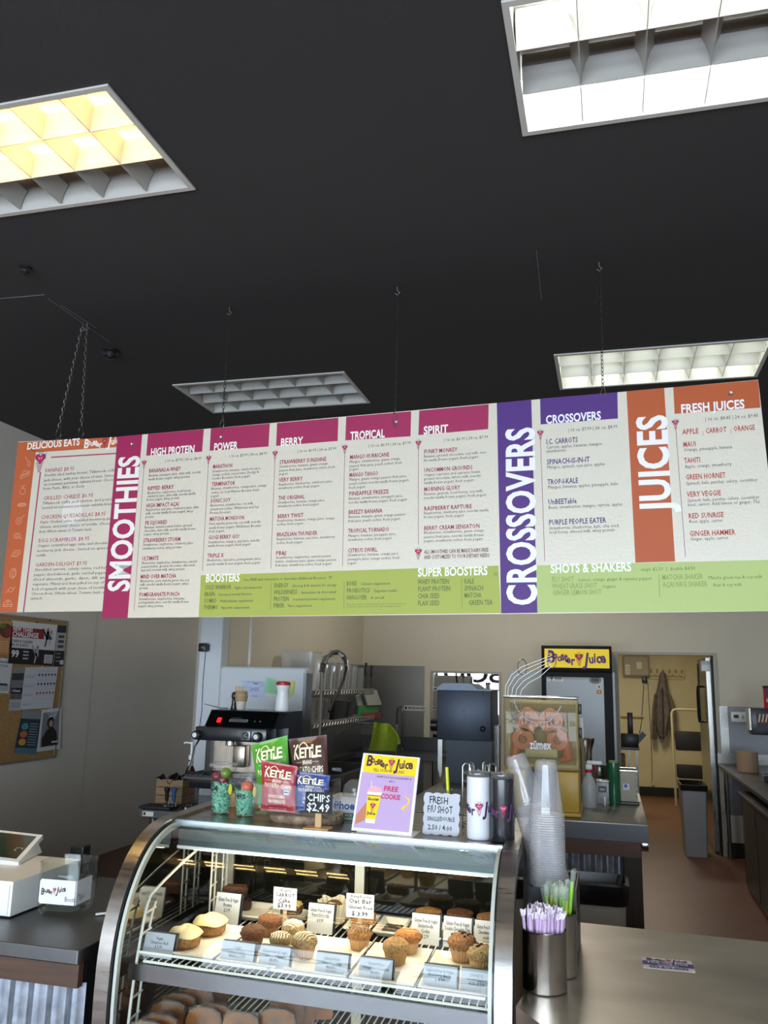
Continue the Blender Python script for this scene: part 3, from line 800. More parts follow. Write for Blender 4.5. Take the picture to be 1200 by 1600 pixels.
def wire(px, bp, label, vis=False):
    p = Pz(*px, CEIL); b = board_fn(*PB(*bp), -.003); b = Vector((b.x, b.y, b.z)); p = Vector((b.x, b.y, CEIL))
    t = chain(p, b, label, .024, .0016, dark, hook=False)
    e = b-p
    obj('tie_wire', MB().tube([e+Vector((0, -.003, .0)), e+Vector((-.012, -.006, -.03)), e+Vector((.004, -.008, -.07)), e+Vector((.012, -.006, -.03)), e+Vector((0, -.003, 0.02))], .0012, 5), CHROMED, t, True)
    return t
wire((357, 478), (348, 655), 'thin dark chain above the power column of the big board')
wire((622, 445), (617, 648), 'thin dark chain above the tropical column of the big board')
wire((937, 410), (942, 605), 'thin dark chain above the purple crossovers heading')
# ------------------------------------------------------------------ helpers for pieces measured on a plane
def pbox(mb, xl, yt, xr, yb, Y, depth, r=0.0):
    xm, ym = (xl+xr)/2, (yt+yb)/2
    x0, x1 = PY(xl, ym, Y).x, PY(xr, ym, Y).x; z1, z0 = PY(xm, yt, Y).z, PY(xm, yb, Y).z
    (mb.rbox if r else mb.box)(x0, Y, z0, x1, Y+depth, z1, *([r] if r else [])); return x0, x1, z0, z1
def pcyl(mb, xc, yt, yb, Y, r, n=16, r1=None):
    a = PY(xc, yb, Y); b = PY(xc, yt, Y); mb.cyl((a.x, Y, a.z), (a.x, Y, b.z), r, r1, n); return a.x, a.z, b.z
def qfn(bl, br, tr, tl, n, W=1.0, H=1.0):
    bl, br, tr, tl, n = map(Vector, (bl, br, tr, tl, n))
    return lambda u, v, w_: (bl*(1-u/W)+br*(u/W))*(1-v/H) + (tl*(1-u/W)+tr*(u/W))*(v/H) + n*w_
def paper(name, label, cat, c4, n, th=.0012, parent=None, m=None, group=None, W=None, H=None):
    """a sheet through four corners (bl, br, tr, tl); returns object and a Print on its face, in metres"""
    c4 = [Vector(c) for c in c4]; n = Vector(n).normalized()
    W = W or ((c4[1]-c4[0]).length+(c4[2]-c4[3]).length)/2; H = H or ((c4[3]-c4[0]).length+(c4[2]-c4[1]).length)/2
    o = c4[0]; mb = MB(); mb.hexa([c-o for c in c4]+[c-o+n*th for c in c4])
    p = obj(name, mb, m or PAPER, parent)
    if parent is None: p.location = o; tag(p, label, cat, group)
    P = Print(qfn(c4[0]-o, c4[1]-o, c4[2]-o, c4[3]-o, n, W, H), .0004)
    P.fn = (lambda f: (lambda u, v, w_: f(u, v, w_+th)))(P.fn)
    return p, P, W, H

# ------------------------------------------------------------------ cork board with its flyers
CX = LW + .016
cb = thing('cork_board', 'cork notice board in a thin metal frame on the left wall', 'notice board', (LW, 5.7, .94))
def cpt(x, y, X=CX): return PX(x, y, X)
y1 = cpt(94, 1080).y; zt, zb = 2.10, .955; y0 = y1-1.83
obj('cork', MB().box(LW+.002, y0, zb, CX, y1, zt), mat('cork_face', 'a8824e', .85, var=.18, scale=60, bump=.3, bscale=120), cb, world=True)
for a in ((y0-.012, zb-.012, y1+.012, zb+.006), (y0-.012, zt-.006, y1+.012, zt+.012), (y1-.006, zb, y1+.012, zt), (y0-.012, zb, y0+.006, zt)):
    obj('frame_rail', MB().box(LW+.002, a[0], a[1], CX+.008, a[2], a[3]), mat('board_frame_aluminium', 'b5b2aa', .35, .8), cb, world=True)
def c5(x, y): return cpt(x*.26667, 940+y*.26667, CX+.006)
def flyer(name, label, pts, base='dddddd'):
    return paper(name, label, 'flyer', [c5(*p) for p in pts], (1, 0, 0), m=mat('flyer_'+base, base, .5), group='flyers pinned to the cork board')
o, P, W, H = flyer('flyer', 'dark and white new years challenge martial arts poster at the top of the cork board', [(45, 362), (307, 376), (336, 137), (70, 110)], 'd8d8d8')
P.rect(0, 0, W, H*.37, '1c1c1e'); P.rect(.01, H*.62, W*.72, H*.86, '8e1f2a'); P.text('NEW YEARS', .02, H*.77, H*.09, W*.42, 'eeeeee', 2, 'h'); P.text('CHALLENGE', .02, H*.64, H*.11, W*.56, 'eeeeee', 2, 'h')
P.text('TAKE 8 CLASSES', .02, H*.50, H*.06, W*.45, '222222', 2, 'b'); P.text('IN 30 DAYS!', .02, H*.41, H*.06, W*.36, '222222', 2, 'b'); P.text('99', .03, H*.16, H*.15, W*.16, 'eeeeee', 2, 'h')
for i in range(3): P.rect(W*.3, H*(.12+.08*i), W*.42, H*(.15+.08*i), 'cccccc', 2)
P.rect(W*.78, H*.05, W*.98, H*.26, 'c8c8c8', 2)
for i in range(5): P.rect(W*.8, H*(.08+.035*i), W*.96, H*(.09+.035*i), '555555', 3)
for cx, sc, c in ((.80, 1, '2a2c33'), (.88, .8, 'bfc1c6'), (.60, .9, 'a9abb0')):    # kicking figures
    y = .62 if cx > .7 else .2
    P.ell(W*cx, H*(y+.24*sc), W*.028, H*.045, 'b58a74', 3); P.poly([(W*(cx-.04), H*y), (W*(cx+.045), H*y), (W*(cx+.03), H*(y+.2*sc)), (W*(cx-.03), H*(y+.2*sc))], c, 3)
    P.poly([(W*(cx-.03), H*y), (W*(cx+.005), H*y), (W*(cx-.02), H*(y-.18*sc)), (W*(cx-.05), H*(y-.18*sc))], c, 3); P.line([(W*cx, H*(y+.02)), (W*(cx-.12), H*(y+.24))], W*.035, c, 3)
P.done(o)
o, P, W, H = flyer('flyer', 'narrow grey and black advert strip at the right edge beside the martial arts poster', [(312, 380), (372, 380), (392, 142), (338, 138)], 'b0aeac')
P.rect(0, 0, W, H*.38, '231f20'); P.rect(0, H*.82, W, H, '26283a'); P.ell(W*.75, H*.1, W*.2, H*.06, 'd0d0d0', 2)
for i in range(3): P.rect(W*.2, H*(.45+.12*i), W*.8, H*(.52+.12*i), '4a4a4e', 2)
for i in range(3): P.rect(W*.15, H*(.12+.09*i), W*.6, H*(.14+.09*i), 'a0a0a0', 2)
P.done(o)
o, P, W, H = flyer('flyer', 'orange flyer with a food picture at the far upper left of the cork board', [(-120, 305), (66, 314), (72, 118), (-110, 105)], 'cf8a5c')
P.ell(W*.8, H*.72, W*.22, H*.22, '5f3d2c', 1); P.ell(W*.85, H*.68, W*.12, H*.12, '8f3a34', 2); P.ell(W*.7, H*.86, W*.1, H*.08, '5d7a3a', 2)
for i in range(5): P.rect(W*.1, H*(.1+.07*i), W*.9, H*(.115+.07*i), 'e8c9ac', 1)
P.done(o)
o, P, W, H = flyer('flyer', 'white tutor flyer with blue heading at the left edge below the orange flyer', [(-110, 530), (50, 539), (78, 336), (-100, 322)], 'd4d4d2')
P.text('PROFESSIONAL', W*.25, H*.86, H*.06, W*.65, '31456e', 2, 'b'); P.text('MATH TUTOR', W*.3, H*.75, H*.06, W*.55, '31456e', 2, 'b')
for i in range(4): P.rect(W*.3, H*(.08+.05*i), W*.95, H*(.1+.05*i), '777777')
P.rect(W*.6, H*.22, W*.9, H*.28, '31456e'); P.done(o)
o, P, W, H = flyer('flyer', 'tall bank brochure with photos beside the white instruction sheet', [(50, 638), (118, 638), (144, 384), (76, 384)], '8f8a88')
P.rect(0, 0, W, H*.25, 'b3b5bb'); P.rect(0, H*.38, W, H*.52, '1f2438', 2); P.text('Chase', W*.12, H*.43, H*.05, W*.7, 'eeeeee', 3, 'h'); P.rect(0, H*.52, W, H*.7, '7c7f84'); P.rect(0, H*.7, W, H*.86, '3b3d40', 2); P.rect(0, H*.26, W*.48, H*.37, '6e5a4c', 2); P.rect(W*.52, H*.26, W, H*.37, '6a6260', 2)
for i in range(3): P.rect(W*.1, H*(.08+.04*i), W*.9, H*(.09+.04*i), '555a6a', 2)
P.done(o)
o, P, W, H = flyer('flyer', 'large white instruction sheet with rows of small icons in the middle of the cork board', [(118, 633), (308, 622), (340, 382), (148, 385)], 'cfd1d6')
for r in range(4):
    P.rect(W*.04, H*(.1+.22*r), W*.3, H*(.11+.22*r), '6a6c72'); P.rect(W*.04, H*(.14+.22*r), W*.36, H*(.145+.22*r), '8a8c92')
    P.rect(W*.38, H*(.24+.22*r), W*.97, H*(.245+.22*r), '9a9ca2')
    for c in range(6):
        if r: 
            cc = '33343a' if r > 1 else 'a8453c'; P.ell(W*(.44+.1*c), H*(.15+.22*r), W*.028, H*.028, cc); P.rect(W*(.42+.1*c), H*(.09+.22*r), W*(.46+.1*c), H*(.1+.22*r), '8a8c92')
P.line([(W*.36, 0), (W*.36, H)], .001, 'aaaaaa'); P.line([(W*.68, 0), (W*.68, H)], .001, 'aaaaaa'); P.done(o)
o, P, W, H = flyer('flyer', 'white bordered tattoo artist poster of a dark haired woman at the lower right', [(212, 882), (352, 862), (361, 620), (240, 634)], 'd6d8dc')
P.rect(W*.12, H*.1, W*.9, H*.92, '7d7f84'); P.poly([(W*.2, H*.1), (W*.85, H*.12), (W*.8, H*.42), (W*.62, H*.56), (W*.35, H*.5), (W*.16, H*.3)], '1d1b1d', 2)
P.ell(W*.5, H*.66, W*.16, H*.14, '221b1b', 2); P.ell(W*.52, H*.64, W*.09, H*.085, 'b99184', 3); P.text('TTOO', W*.3, H*.86, H*.09, W*.5, 'e6e6e6', 3, 'h'); P.text('IST', W*.4, H*.75, H*.09, W*.36, 'e6e6e6', 2, 'h')
P.rect(W*.6, H*.17, W*.86, H*.21, 'dddddd', 3); P.done(o)
o, P, W, H = flyer('flyer', 'navy flyer with teal, orange and yellow badges at the bottom of the cork board', [(80, 888), (211, 895), (244, 640), (132, 634)], '2b3a4c')
P.rect(0, H*.8, W, H, '8b8f92'); P.rect(0, 0, W, H*.13, '4c7f8d')
for i, c in enumerate(('4e93a0', 'd2693a', 'd9a238')): P.ell(W*.27, H*(.62-.18*i), W*.17, H*.08, c, 2, 12)
for i in range(9): P.rect(W*.5, H*(.2+.06*i), W*.92, H*(.215+.06*i), '9fb0bd', 2)
P.done(o)
for i, (x, y, c) in enumerate(((212, 122, '2b2b30'), (20, 338, 'c9c9c0'), (244, 384, 'cfcfcf'), (298, 628, 'c9c9c9'), (290, 106, '1b1b1b'))):
    q = c5(x, y); one('push_pin', MB().lathe([(.004, 0), (.0035, .008), (.006, .010), (.006, .014)], 10, axis='x', capt=True), mat('pin_'+c, c, .4),
        ['dark push pin at the top edge of the martial arts poster', 'pale push pin on the tutor flyer', 'pale push pin at the top of the instruction sheet', 'pale push pin at the top of the woman poster', 'black hook on the upper rail of the cork board'][i], 'pin', (CX+.004, q.y, q.z if i < 4 else 2.103))

# ------------------------------------------------------------------ left counter
M_CORR = mat('corrugated_zinc', '8d939c', .42, .85, var=.25, scale=30, bump=.05)
M_WOODF = mat('dark_fascia_wood', '4b3426', .6, var=.25, scale=4, stretch=(1, 12, 12))
ct = thing('counter', 'steel topped counter on the left with corrugated metal front and dark wood fascia', 'counter', (-3.1, 3.0, 0))
obj('countertop', MB().rbox(LW+.005, 2.268, .86, -1.485, 3.06, .90, .004), STEELD, ct, world=True)
obj('fascia_board', MB().box(LW+.005, 2.285, .795, -1.49, 2.31, .859), M_WOODF, ct, world=True)
obj('cabinet', MB().box(LW+.01, 2.34, .05, -1.50, 3.05, .859), BLACKM, ct, world=True)
def corrugated(x0, x1, y, z0, z1, pitch=.064, amp=.009):
    n = int((x1-x0)/pitch*8); mb = MB()
    mb.sheet(lambda u, v: (x0+(x1-x0)*u, y-amp*math.sin(2*PI*(x0+(x1-x0)*u)/pitch), z0+(z1-z0)*v), n, 1, .0012); return mb
obj('corrugated_front', corrugated(LW+.01, -1.49, 2.322, .06, .797), M_CORR, ct, True, world=True)

# white box with the tablet register on it
A, B, C = Pz(21, 1378, 1.01), Pz(133, 1341, 1.01), Pz(56, 1333, 1.01)
dirB = (B-A); dirB = dirB.normalized()*.36
perp = Vector((-dirB.y, dirB.x, 0)).normalized()
D1 = A+perp*.32
def downz(v, z): return Vector((v.x, v.y, z))
cash = thing('cash_drawer', 'white cash drawer on the left counter under the tablet register', 'cash drawer', (A.x, A.y, .9))
q = [A, A+dirB, A+dirB+perp*.32, D1]
def hexq(q, z0, z1): return [downz(v, z0) for v in q]+[downz(v, z1) for v in q]
obj('body', MB().hexa(hexq(q, .906, 1.01)), WHITEP, cash, world=True)
obj('foot_rim', MB().hexa(hexq([A+perp*.01+dirB*.03, A+dirB*.97+perp*.01, A+dirB*.97+perp*.31, D1+dirB*.03-perp*.01], .90, .906)), BLACKP, cash, world=True)
obj('drawer_front', MB().hexa([v for v in [A+perp*.31-dirB.normalized()*.004+Vector((0,0,-.10)), A+perp*.01-dirB.normalized()*.004+Vector((0,0,-.10)), A+perp*.01+Vector((0,0,-.10)), A+perp*.31+Vector((0,0,-.10)), A+perp*.31-dirB.normalized()*.004+Vector((0,0,-.01)), A+perp*.01-dirB.normalized()*.004+Vector((0,0,-.01)), A+perp*.01+Vector((0,0,-.01)), A+perp*.31+Vector((0,0,-.01))]]), WHITEP, cash, world=True)
# tablet: screen plane through the measured corners
tb = thing('tablet_register', 'white tablet register with a dark screen tilted up on its stand at the far left', 'register', (-2.1, 2.7, 1.01))
TR_, BR_ = PY(67, 1304.5, 2.87), PY(29, 1347, 2.67)
lx = Vector((-.30, -.02, .012)); TL_, BL_ = TR_+lx, BR_+lx
tn = (BR_-BL_).cross(TL_-BL_).normalized()
if tn.y > 0: tn = -tn
mb = MB(); th = -tn*.016; mb.hexa([BL_+th, BR_+th, TR_+th, TL_+th, BL_, BR_, TR_, TL_]); obj('tablet_case', mb, WHITEP, tb, world=True)
W, H = (BR_-BL_).length, (TL_-BL_).length
P = Print(qfn(BL_, BR_, TR_, TL_, tn, W, H)); 
mb = MB(); f = qfn(BL_, BR_, TR_, TL_, tn, 1, 1); mb.hexa([f(a, b, .0002) for a, b in ((.06,.09),(.94,.09),(.94,.91),(.06,.91))]+[f(a, b, .001) for a, b in ((.06,.09),(.94,.09),(.94,.91),(.06,.91))])
obj('screen', mb, mat('screen_dark', '1a2a1e', .12, emit='16301e', es=.25), tb, world=True)
P.lift = .0012; P.text('C', W*.78, H*.42, H*.16, None, '9aa89a', 1, 'n', rot=-.9); P.done(tb, 'screen_text', world=True)
mb = MB(); f2 = lambda a, b, d: qfn(BL_, BR_, TR_, TL_, tn, 1, 1)(a, b, -d)
top4 = [f2(.1, .06, .016), f2(.97, .06, .016), f2(.97, .88, .016), f2(.1, .88, .016)]
bot4 = [Vector((v.x, v.y+.01, 1.011)) for v in top4]; bot4[2].y += .02; mb.hexa(bot4+top4); obj('stand', mb, WHITEP, tb, world=True)

# square glass tip jar
p = Pz(93, 1429, .9)
jar = thing('glass_jar', 'square clear glass tip jar with a white logo label on the left counter', 'jar', (p.x, p.y+.03, .9), math.radians(4))
jar.scale = (.78, .78, .86)
def sq(r, z, k=.82):
    pts = []
    for i in range(24):
        a = 2*PI*i/24; c, s_ = math.cos(a), math.sin(a); pts.append((r*math.copysign(abs(c)**.45, c), r*math.copysign(abs(s_)**.45, s_), z))
    return pts
mb = MB(); rings = [(.078, 0), (.092, .02), (.097, .06), (.097, .15), (.095, .165), (.099, .185), (.099, .192), (.094, .192), (.091, .165), (.092, .06), (.085, .022), (.03, .016)]
vs = []; fs = []
for r, z in rings: vs += sq(r, z)
for i in range(len(rings)-1):
    for k in range(24): fs.append((i*24+k, i*24+(k+1) % 24, (i+1)*24+(k+1) % 24, (i+1)*24+k))
fs += [tuple(range(23, -1, -1)), tuple((len(rings)-1)*24+k for k in range(24))]
mb.add(vs, fs); obj('glass_body', mb, glass('jar_glass', (.95, .97, .96), 1.4, .02), jar, True)
lb = MB(); lb.prism([(-.055+.01*(1-math.cos(a))*0, 0) for a in (0,)] or [], 0, 0) if False else None
pts = [(-.062, .05), (-.068, .058), (-.068, .128), (-.062, .136), (.094, .136), (.094, .05)]
lb.prism(pts, -.0985, -.0975) if lb else None
lb = MB(); lb.prism(pts, -.0995, -.0975); obj('label', lb, PAPER, jar)
lb = MB(); lb.box(.0975, -.0975, .05, .0995, .02, .136); obj('label', lb, PAPER, jar)
P = Print(front(-.0997)); P.logo(-.06, .085, .115, '3a1622', 1, .12); P.text('Boost', .05, .062, .018, .045, '5a4048', 2); P.done(jar)
P = Print(flat((.0997, 0, 0), (0,1,0), (0,0,1), (1,0,0))); P.text('Tips', -.085, .066, .02, .05, '5a4048', 2); P.done(jar)
one('white_cable', MB().tube([(0,0,.006), (.08,.06,.01), (.10,.14,.05), (.06,.2,.09), (.02,.26,.05), (-.05,.3,.006)], .0035, 6), WHITEP, 'white cable looping behind the glass tip jar', 'cable', (p.x+.12, p.y+.02, .9))
one('white_cable', MB().tube([(0,0,.006), (.05,.04,.006), (.1,.03,.008), (.16,-.02,.006)], .003, 6), WHITEP, 'short white cable lying between the tip jar and the display case', 'cable', (p.x+.13, p.y+.13, .9))
q = Pz(186, 1352, .9)
hd = thing('card_terminal', 'small black terminal standing at the back of the left counter beside the display case', 'terminal', (q.x, 2.97, .9))
obj('body', MB().rbox(-.03, -.02, 0, .03, .03, .13, .006), BLACKP, hd); obj('base', MB().rbox(-.07, -.05, 0, .06, .05, .035, .008), BLACKP, hd)

# ------------------------------------------------------------------ coffee station
tbz = .90
ce = thing('work_table', 'steel work table on round legs carrying the black espresso machine', 'table', (-2.35, 4.9, 0))
x0 = PY(219, 1259, 4.57).x
obj('table_top', MB().rbox(x0, 4.57, .853, -1.62, 5.25, .90, .004), STEELD, ce, world=True)
for x, y in ((x0+.06, 4.63), (-1.70, 4.63), (x0+.06, 5.18), (-1.70, 5.18)): obj('leg', MB().cyl((x, y, 0), (x, y, .853), .024, n=14), STEELV, ce, True, world=True)
obj('undershelf', MB().box(x0+.05, 4.62, .3, -1.67, 5.2, .32), STEELD, ce, world=True)
P = Print(flat((x0, 4.569, .853), (1,0,0), (0,0,1), (0,-1,0))); P.rect(.02, .012, .09, .038, 'd8d8d4'); P.rect(.025, .018, .04, .033, '222222', 2); P.done(ce, world=True)

EY = 4.72
em = thing('espresso_machine', 'black one group espresso machine with steel backsplash and red power light', 'espresso machine', (-2.0, 4.9, .9))
M_EB = mat('espresso_black_enamel', '1d1f23', .3, coat=.3)
mb = MB(); xa, xb, za, zb_ = pbox(mb, 304.5, 1137, 416, 1158.5, EY-.03, .16, .006); obj('front_panel', mb, M_EB, em, True, world=True)
XL, XR = xa+.035, xb+.075
zt = PY(430, 1112, EY+.1).z
tz = PY(369, 1206, EY+.1).z
mb = MB(); mb.prism([(EY+.02, zb_), (EY+.10, zt), (EY+.37, zt), (EY+.37, tz-.06), (EY+.14, tz-.06), (EY+.14, zb_)], XL, XR-.004, 'x'); obj('body', mb, M_EB, em, world=True)
mb = MB(); mb.prism([(EY+.012, zb_+.004), (EY+.092, zt-.004), (EY+.10, zt-.002), (EY+.02, zb_+.002)], XL+.01, XR-.05, 'x'); obj('fascia', mb, mat('gloss_black', '08090a', .12), em, world=True)
sl = Vector((0, .08, zt-zb_)).normalized(); sn_ = Vector((0, -sl.z, sl.y)); o_ = Vector((XL, EY+.010, zb_))
P = Print(flat(o_, (1,0,0), sl, sn_), .0006); Hh = zt-zb_; P.rect(.15, Hh*.42, .27, Hh*.62, '8e8c88'); P.rect(.155, Hh*.46, .265, Hh*.52, '222222', 2); P.rect(.155, Hh*.55, .265, Hh*.58, '3a3a3a', 2); P.rect(.155, Hh*.7, .23, Hh*.73, '5a5a58'); P.rect(.31, Hh*.45, .32, Hh*.56, '2f6a3c'); P.rect(.345, Hh*.45, .355, Hh*.56, '7a5a56'); P.done(em, world=True)
mb = MB(); c = o_+Vector((.085, 0, 0))+sl*Hh*.5; mb.hexa([c+Vector((a, 0, 0))+sl*b+sn_*k for k in (0, .006) for a, b in ((-.012,-.016),(.012,-.016),(.012,.016),(-.012,.016))]); obj('power_switch', mb, mat('red_lamp', 'd02020', .3, emit='ff2020', es=1.5), em, world=True)
for kx in (309, 404):
    c = PY(kx, 1148 if kx < 350 else 1151, EY-.03)
    mb = MB(); mb.lathe([(.026, 0), (.026, -.03), (.020, -.034)], 20, (c.x, EY-.03, c.z), 'y', capt=True); k_ = obj('steam_knob', mb, BLACKP, em, True, world=True)
    mb = MB(); mb.lathe([(.0, -.0362), (.014, -.036), (.014, -.034)], 18, (c.x-.004, EY-.03, c.z), 'y', capb=True); o2 = obj('knob_cap', mb, WHITEP, k_, True, world=True)
c = PY(384.5, 1149, EY-.03)
mb = MB(); mb.rbox(c.x-.032, EY-.042, c.z-.03, c.x+.032, EY-.03, c.z+.03, .006); obj('pressure_gauge', mb, mat('gauge_silver', '7c7c7a', .35, .6), em, True, world=True)
P = Print(flat((c.x, EY-.0425, c.z), (1,0,0), (0,0,1), (0,-1,0))); P.ell(0, 0, .022, .022, '2a2a2c'); P.line([(-.01, -.006), (.006, .01)], .003, 'cccccc', 2); P.line([(.0, -.008), (.012, -.008)], .003, 'cccccc', 2); P.done(em, 'gauge_face', world=True)
mb = MB(); xs_, xe, zs, ze = pbox(mb, 324, 1158, 414, 1206, EY+.1, .004); obj('backsplash', mb, mat('warm_steel', 'a89d90', .3, 1.0, var=.15, scale=5, stretch=(6,1,1)), em, world=True)
mb = MB(); mb.box(XL-.004, EY+.06, zs-.01, XL+.03, EY+.14, za); obj('post', mb, M_EB, em, world=True)
mb = MB(); mb.box(XR-.06, EY+.06, zs-.01, XR, EY+.14, za); obj('post', mb, M_EB, em, world=True)
mb = MB(); pbox(mb, 363, 1165, 382, 1199, EY+.03, .07, .006); obj('water_tank_cover', mb, mat('warm_steel', 'a89d90'), em, True, world=True)
c = PY(371, 1161, EY+.02); mb = MB(); mb.lathe([(.02, .02), (.028, .01), (.03, -.014), (.018, -.02)], 18, (c.x-.05, EY+.03, c.z), capt=True); obj('group_head', mb, CHROME, em, True, world=True)
tz = zs
mb = MB(); mb.box(XL-.05, EY-.10, tz-.02, XR-.03, EY+.16, tz-.006); obj('drip_tray', mb, BLACKP, em, world=True)
for k in range(16):
    x = XL-.04+(XR-XL)*k/15; obj('grate_bar', MB().box(x-.003, EY-.09, tz-.006, x+.003, EY+.12, tz-.001), BLACKP, em, world=True)
mb = MB(); mb.box(XL-.055, EY-.106, tz-.03, XR-.03, EY-.10, tz-.018); obj('tray_edge', mb, CHROME, em, world=True)
mb = MB(); mb.rbox(XL-.04, EY-.06, tz-.085, XR-.02, EY+.36, tz-.02, .004); obj('base', mb, M_EB, em, True, world=True)
for x in (XL, XR-.1):
    for y in (EY-.03, EY+.30): obj('foot', MB().lathe([(.022, .90), (.022, .905), (.014, .91), (.014, tz-.085)], 14, (x, y, 0), capb=True), CHROME, em, True, world=True)
mb = MB(); mb.tube([(XL-.03, EY+.02, za), (XL-.04, EY-.01, za-.04), (XL-.045, EY-.03, tz+.06), (XL-.05, EY-.05, tz+.01)], .006, 8); obj('steam_wand', mb, CHROME, em, True, world=True)
zT = zt
# on the machine: stirrer cup, pepper mill, shaker, knife
c = PY(374, 1108, EY+.2)
sc_ = thing('stirrer_cup', 'patterned paper cup of wooden stirrers on top of the espresso machine', 'cup', (c.x, EY+.22, zT))
mb = MB(); mb.lathe([(.026, 0), (.038, .086), (.040, .088), (.038, .090), (.026, .004)], 22, capb=True); obj('cup', mb, mat('paper_cup_pale', 'cfc9bb', .6), sc_, True)
mb = MB(); mb.lathe([(.0362, .05), (.0405, .088)], 22); obj('sleeve', mb, mat('kraft_sleeve', 'a98c66', .7), sc_, True)
mb = MB(); mb.lathe([(.037, .088), (.041, .11), (.042, .112), (.038, .11)], 22); obj('cup', mb, mat('kraft_sleeve', 'a98c66'), sc_, True)
P = Print(oncyl(.0335), .001)
for i in range(5): u, v = -.03+.014*i, .02+.012*(i % 3); P.line([(u+.007*math.cos(a), v+.007*math.sin(a)) for a in [2*PI*k/10 for k in range(11)]], .0012, '8a9a94')
P.done(sc_)
for i in range(9):
    a = -.04+.008*i; tilt = 2.2 if i == 8 else 1
    obj('stirrer', MB().hexa([(a*.5-.002, -.004, .03), (a*.5+.002, -.004, .03), (a*.5+.002, .0, .03), (a*.5-.002, .0, .03), (a*tilt-.002, -.012+.004*(i % 3), .14), (a*tilt+.003, -.012+.004*(i % 3), .14+.01*(i % 2)), (a*tilt+.003, -.006, .14), (a*tilt-.002, -.006, .14)]), mat('birch_stick', 'c9a983', .7), sc_)
c = PY(362, 1108, EY+.2)
pm = thing('pepper_mill', 'small dark wooden mill beside the stirrer cup on the espresso machine', 'mill', (c.x, EY+.23, zT))
obj('body', MB().lathe([(.020, 0), (.021, .004), (.014, .035), (.015, .055), (.012, .06)], 18, capb=True), mat('mill_wood', '2a1a14', .3), pm, True)
obj('knob', MB().lathe([(.012, .06), (.017, .07), (.018, .09), (.012, .105), (.0, .108)], 18), mat('mill_wood', '2a1a14'), pm, True)
obj('ring', MB().lathe([(.0135, .056), (.0145, .059), (.0135, .062)], 18), CHROME, pm, True)
c = PY(439, 1112, EY+.18)
sh = thing('shaker_bottle', 'white plastic shaker jar with a red lid on top of the espresso machine', 'jar', (c.x, EY+.2, zT))
obj('body', MB().lathe([(.042, 0), (.044, .006), (.043, .07), (.036, .11), (.037, .125), (.044, .145), (.044, .155), (.041, .158)], 26, capb=True), WHITEP, sh, True)
obj('lid', MB().lathe([(.043, .156), (.045, .160), (.044, .172), (.036, .178), (.0, .180)], 26), mat('red_lid', 'b5202c', .35), sh, True)
c = PY(345, 1108, EY+.2)
kn = thing('thermometer_clip', 'thin dark grey spatula lying tilted on the espresso machine', 'spatula', (c.x-.03, EY+.16, zT+.004), .1)
obj('blade', MB().hexa([(-.06,-.01,.025),(.05,-.02,0),(.05,.02,0),(-.06,.01,.025),(-.06,-.01,.028),(.05,-.02,.004),(.05,.02,.004),(-.06,.01,.028)]), mat('spatula_grey', '6b6a62', .4, .6), kn)
obj('handle', MB().box(.05,-.008,0,.09,.008,.008), BLACKP, kn)
# wooden crate box, mat with tampers, syrup bottle, pitcher pots in front
a, b = PY(243, 1245, 4.80), PY(284, 1248, 4.80)
bxw = thing('wooden_box', 'small wooden crate lined with black bag beside the coffee tampers', 'box', (a.x, 4.80, .9))
M_CR = mat('crate_wood', '8a6f50', .75, var=.2, scale=6, stretch=(1, 8, 8))
w_, dpt, hh = b.x-a.x, .22, .145
for k in range(3):
    z = .004+.048*k
    obj('slat', MB().box(0, 0, z, w_, .012, z+.044), M_CR, bxw); obj('slat', MB().box(w_-.012, .013, z, w_, dpt, z+.044), M_CR, bxw); obj('slat', MB().box(0, .013, z, .012, dpt, z+.044), M_CR, bxw)
obj('floor_board', MB().box(.012, .012, 0, w_-.012, dpt, .01), M_CR, bxw)
mb = MB(); rnd = random.Random(3)
mb.sheet(lambda u, v: (w_*(-.02+1.04*u), dpt*(-.03+1.04*v), hh+.02*math.sin(9*u+3*v)*math.sin(7*v+2*u)+.012*math.sin(23*u)*math.cos(19*v)), 16, 14, .002); obj('bag', mb, mat('black_bag', '0e0e10', .25), bxw, True)
M_MAT = mat('rubber_mat', '18191b', .7)
mt = Pz(258, 1260, .9)
tm = one('rubber_mat', MB().rbox(-.10, 0, -.004, .10, .12, .012, .005), M_MAT, 'black rubber tamping mat draped on the front corner of the work table', 'mat', (mt.x, 4.59, .9045), smooth=True)
def tamper(px, m, label):
    c = PY(px, 1255, 4.65); t = thing('coffee_tamper', label, 'tamper', (c.x, 4.65, .9165), group='coffee tampers')
    obj('base', MB().lathe([(.026, 0), (.026, .014), (.012, .02), (.008, .028)], 20, capb=True), CHROME, t, True)
    obj('handle', MB().lathe([(.009, .026), (.012, .04), (.011, .07), (.018, .09), (.018, .102), (.0, .108)], 18), m, t, True)
tamper(260, BLACKP, 'black handled coffee tamper on the rubber mat'); tamper(271, mat('tamper_blue', '2a4a7c', .35), 'blue handled coffee tamper on the rubber mat')
c = PY(297, 1212, 5.1)
sy = thing('syrup_bottle', 'syrup bottle with a white pump left of the espresso machine', 'bottle', (c.x, 5.1, .9))
obj('bottle', MB().lathe([(.036, 0), (.038, .008), (.038, .13), (.030, .17), (.015, .20), (.014, .235)], 22, capb=True), mat('brown_syrup', '3a1c16', .15), sy, True)
obj('label', MB().lathe([(.0385, .03), (.0385, .10)], 22), mat('syrup_label', 'b9c2ae', .6), sy, True)
obj('neck_label', MB().lathe([(.0165, .19), (.0155, .225)], 18), mat('syrup_label', 'b9c2ae'), sy, True)
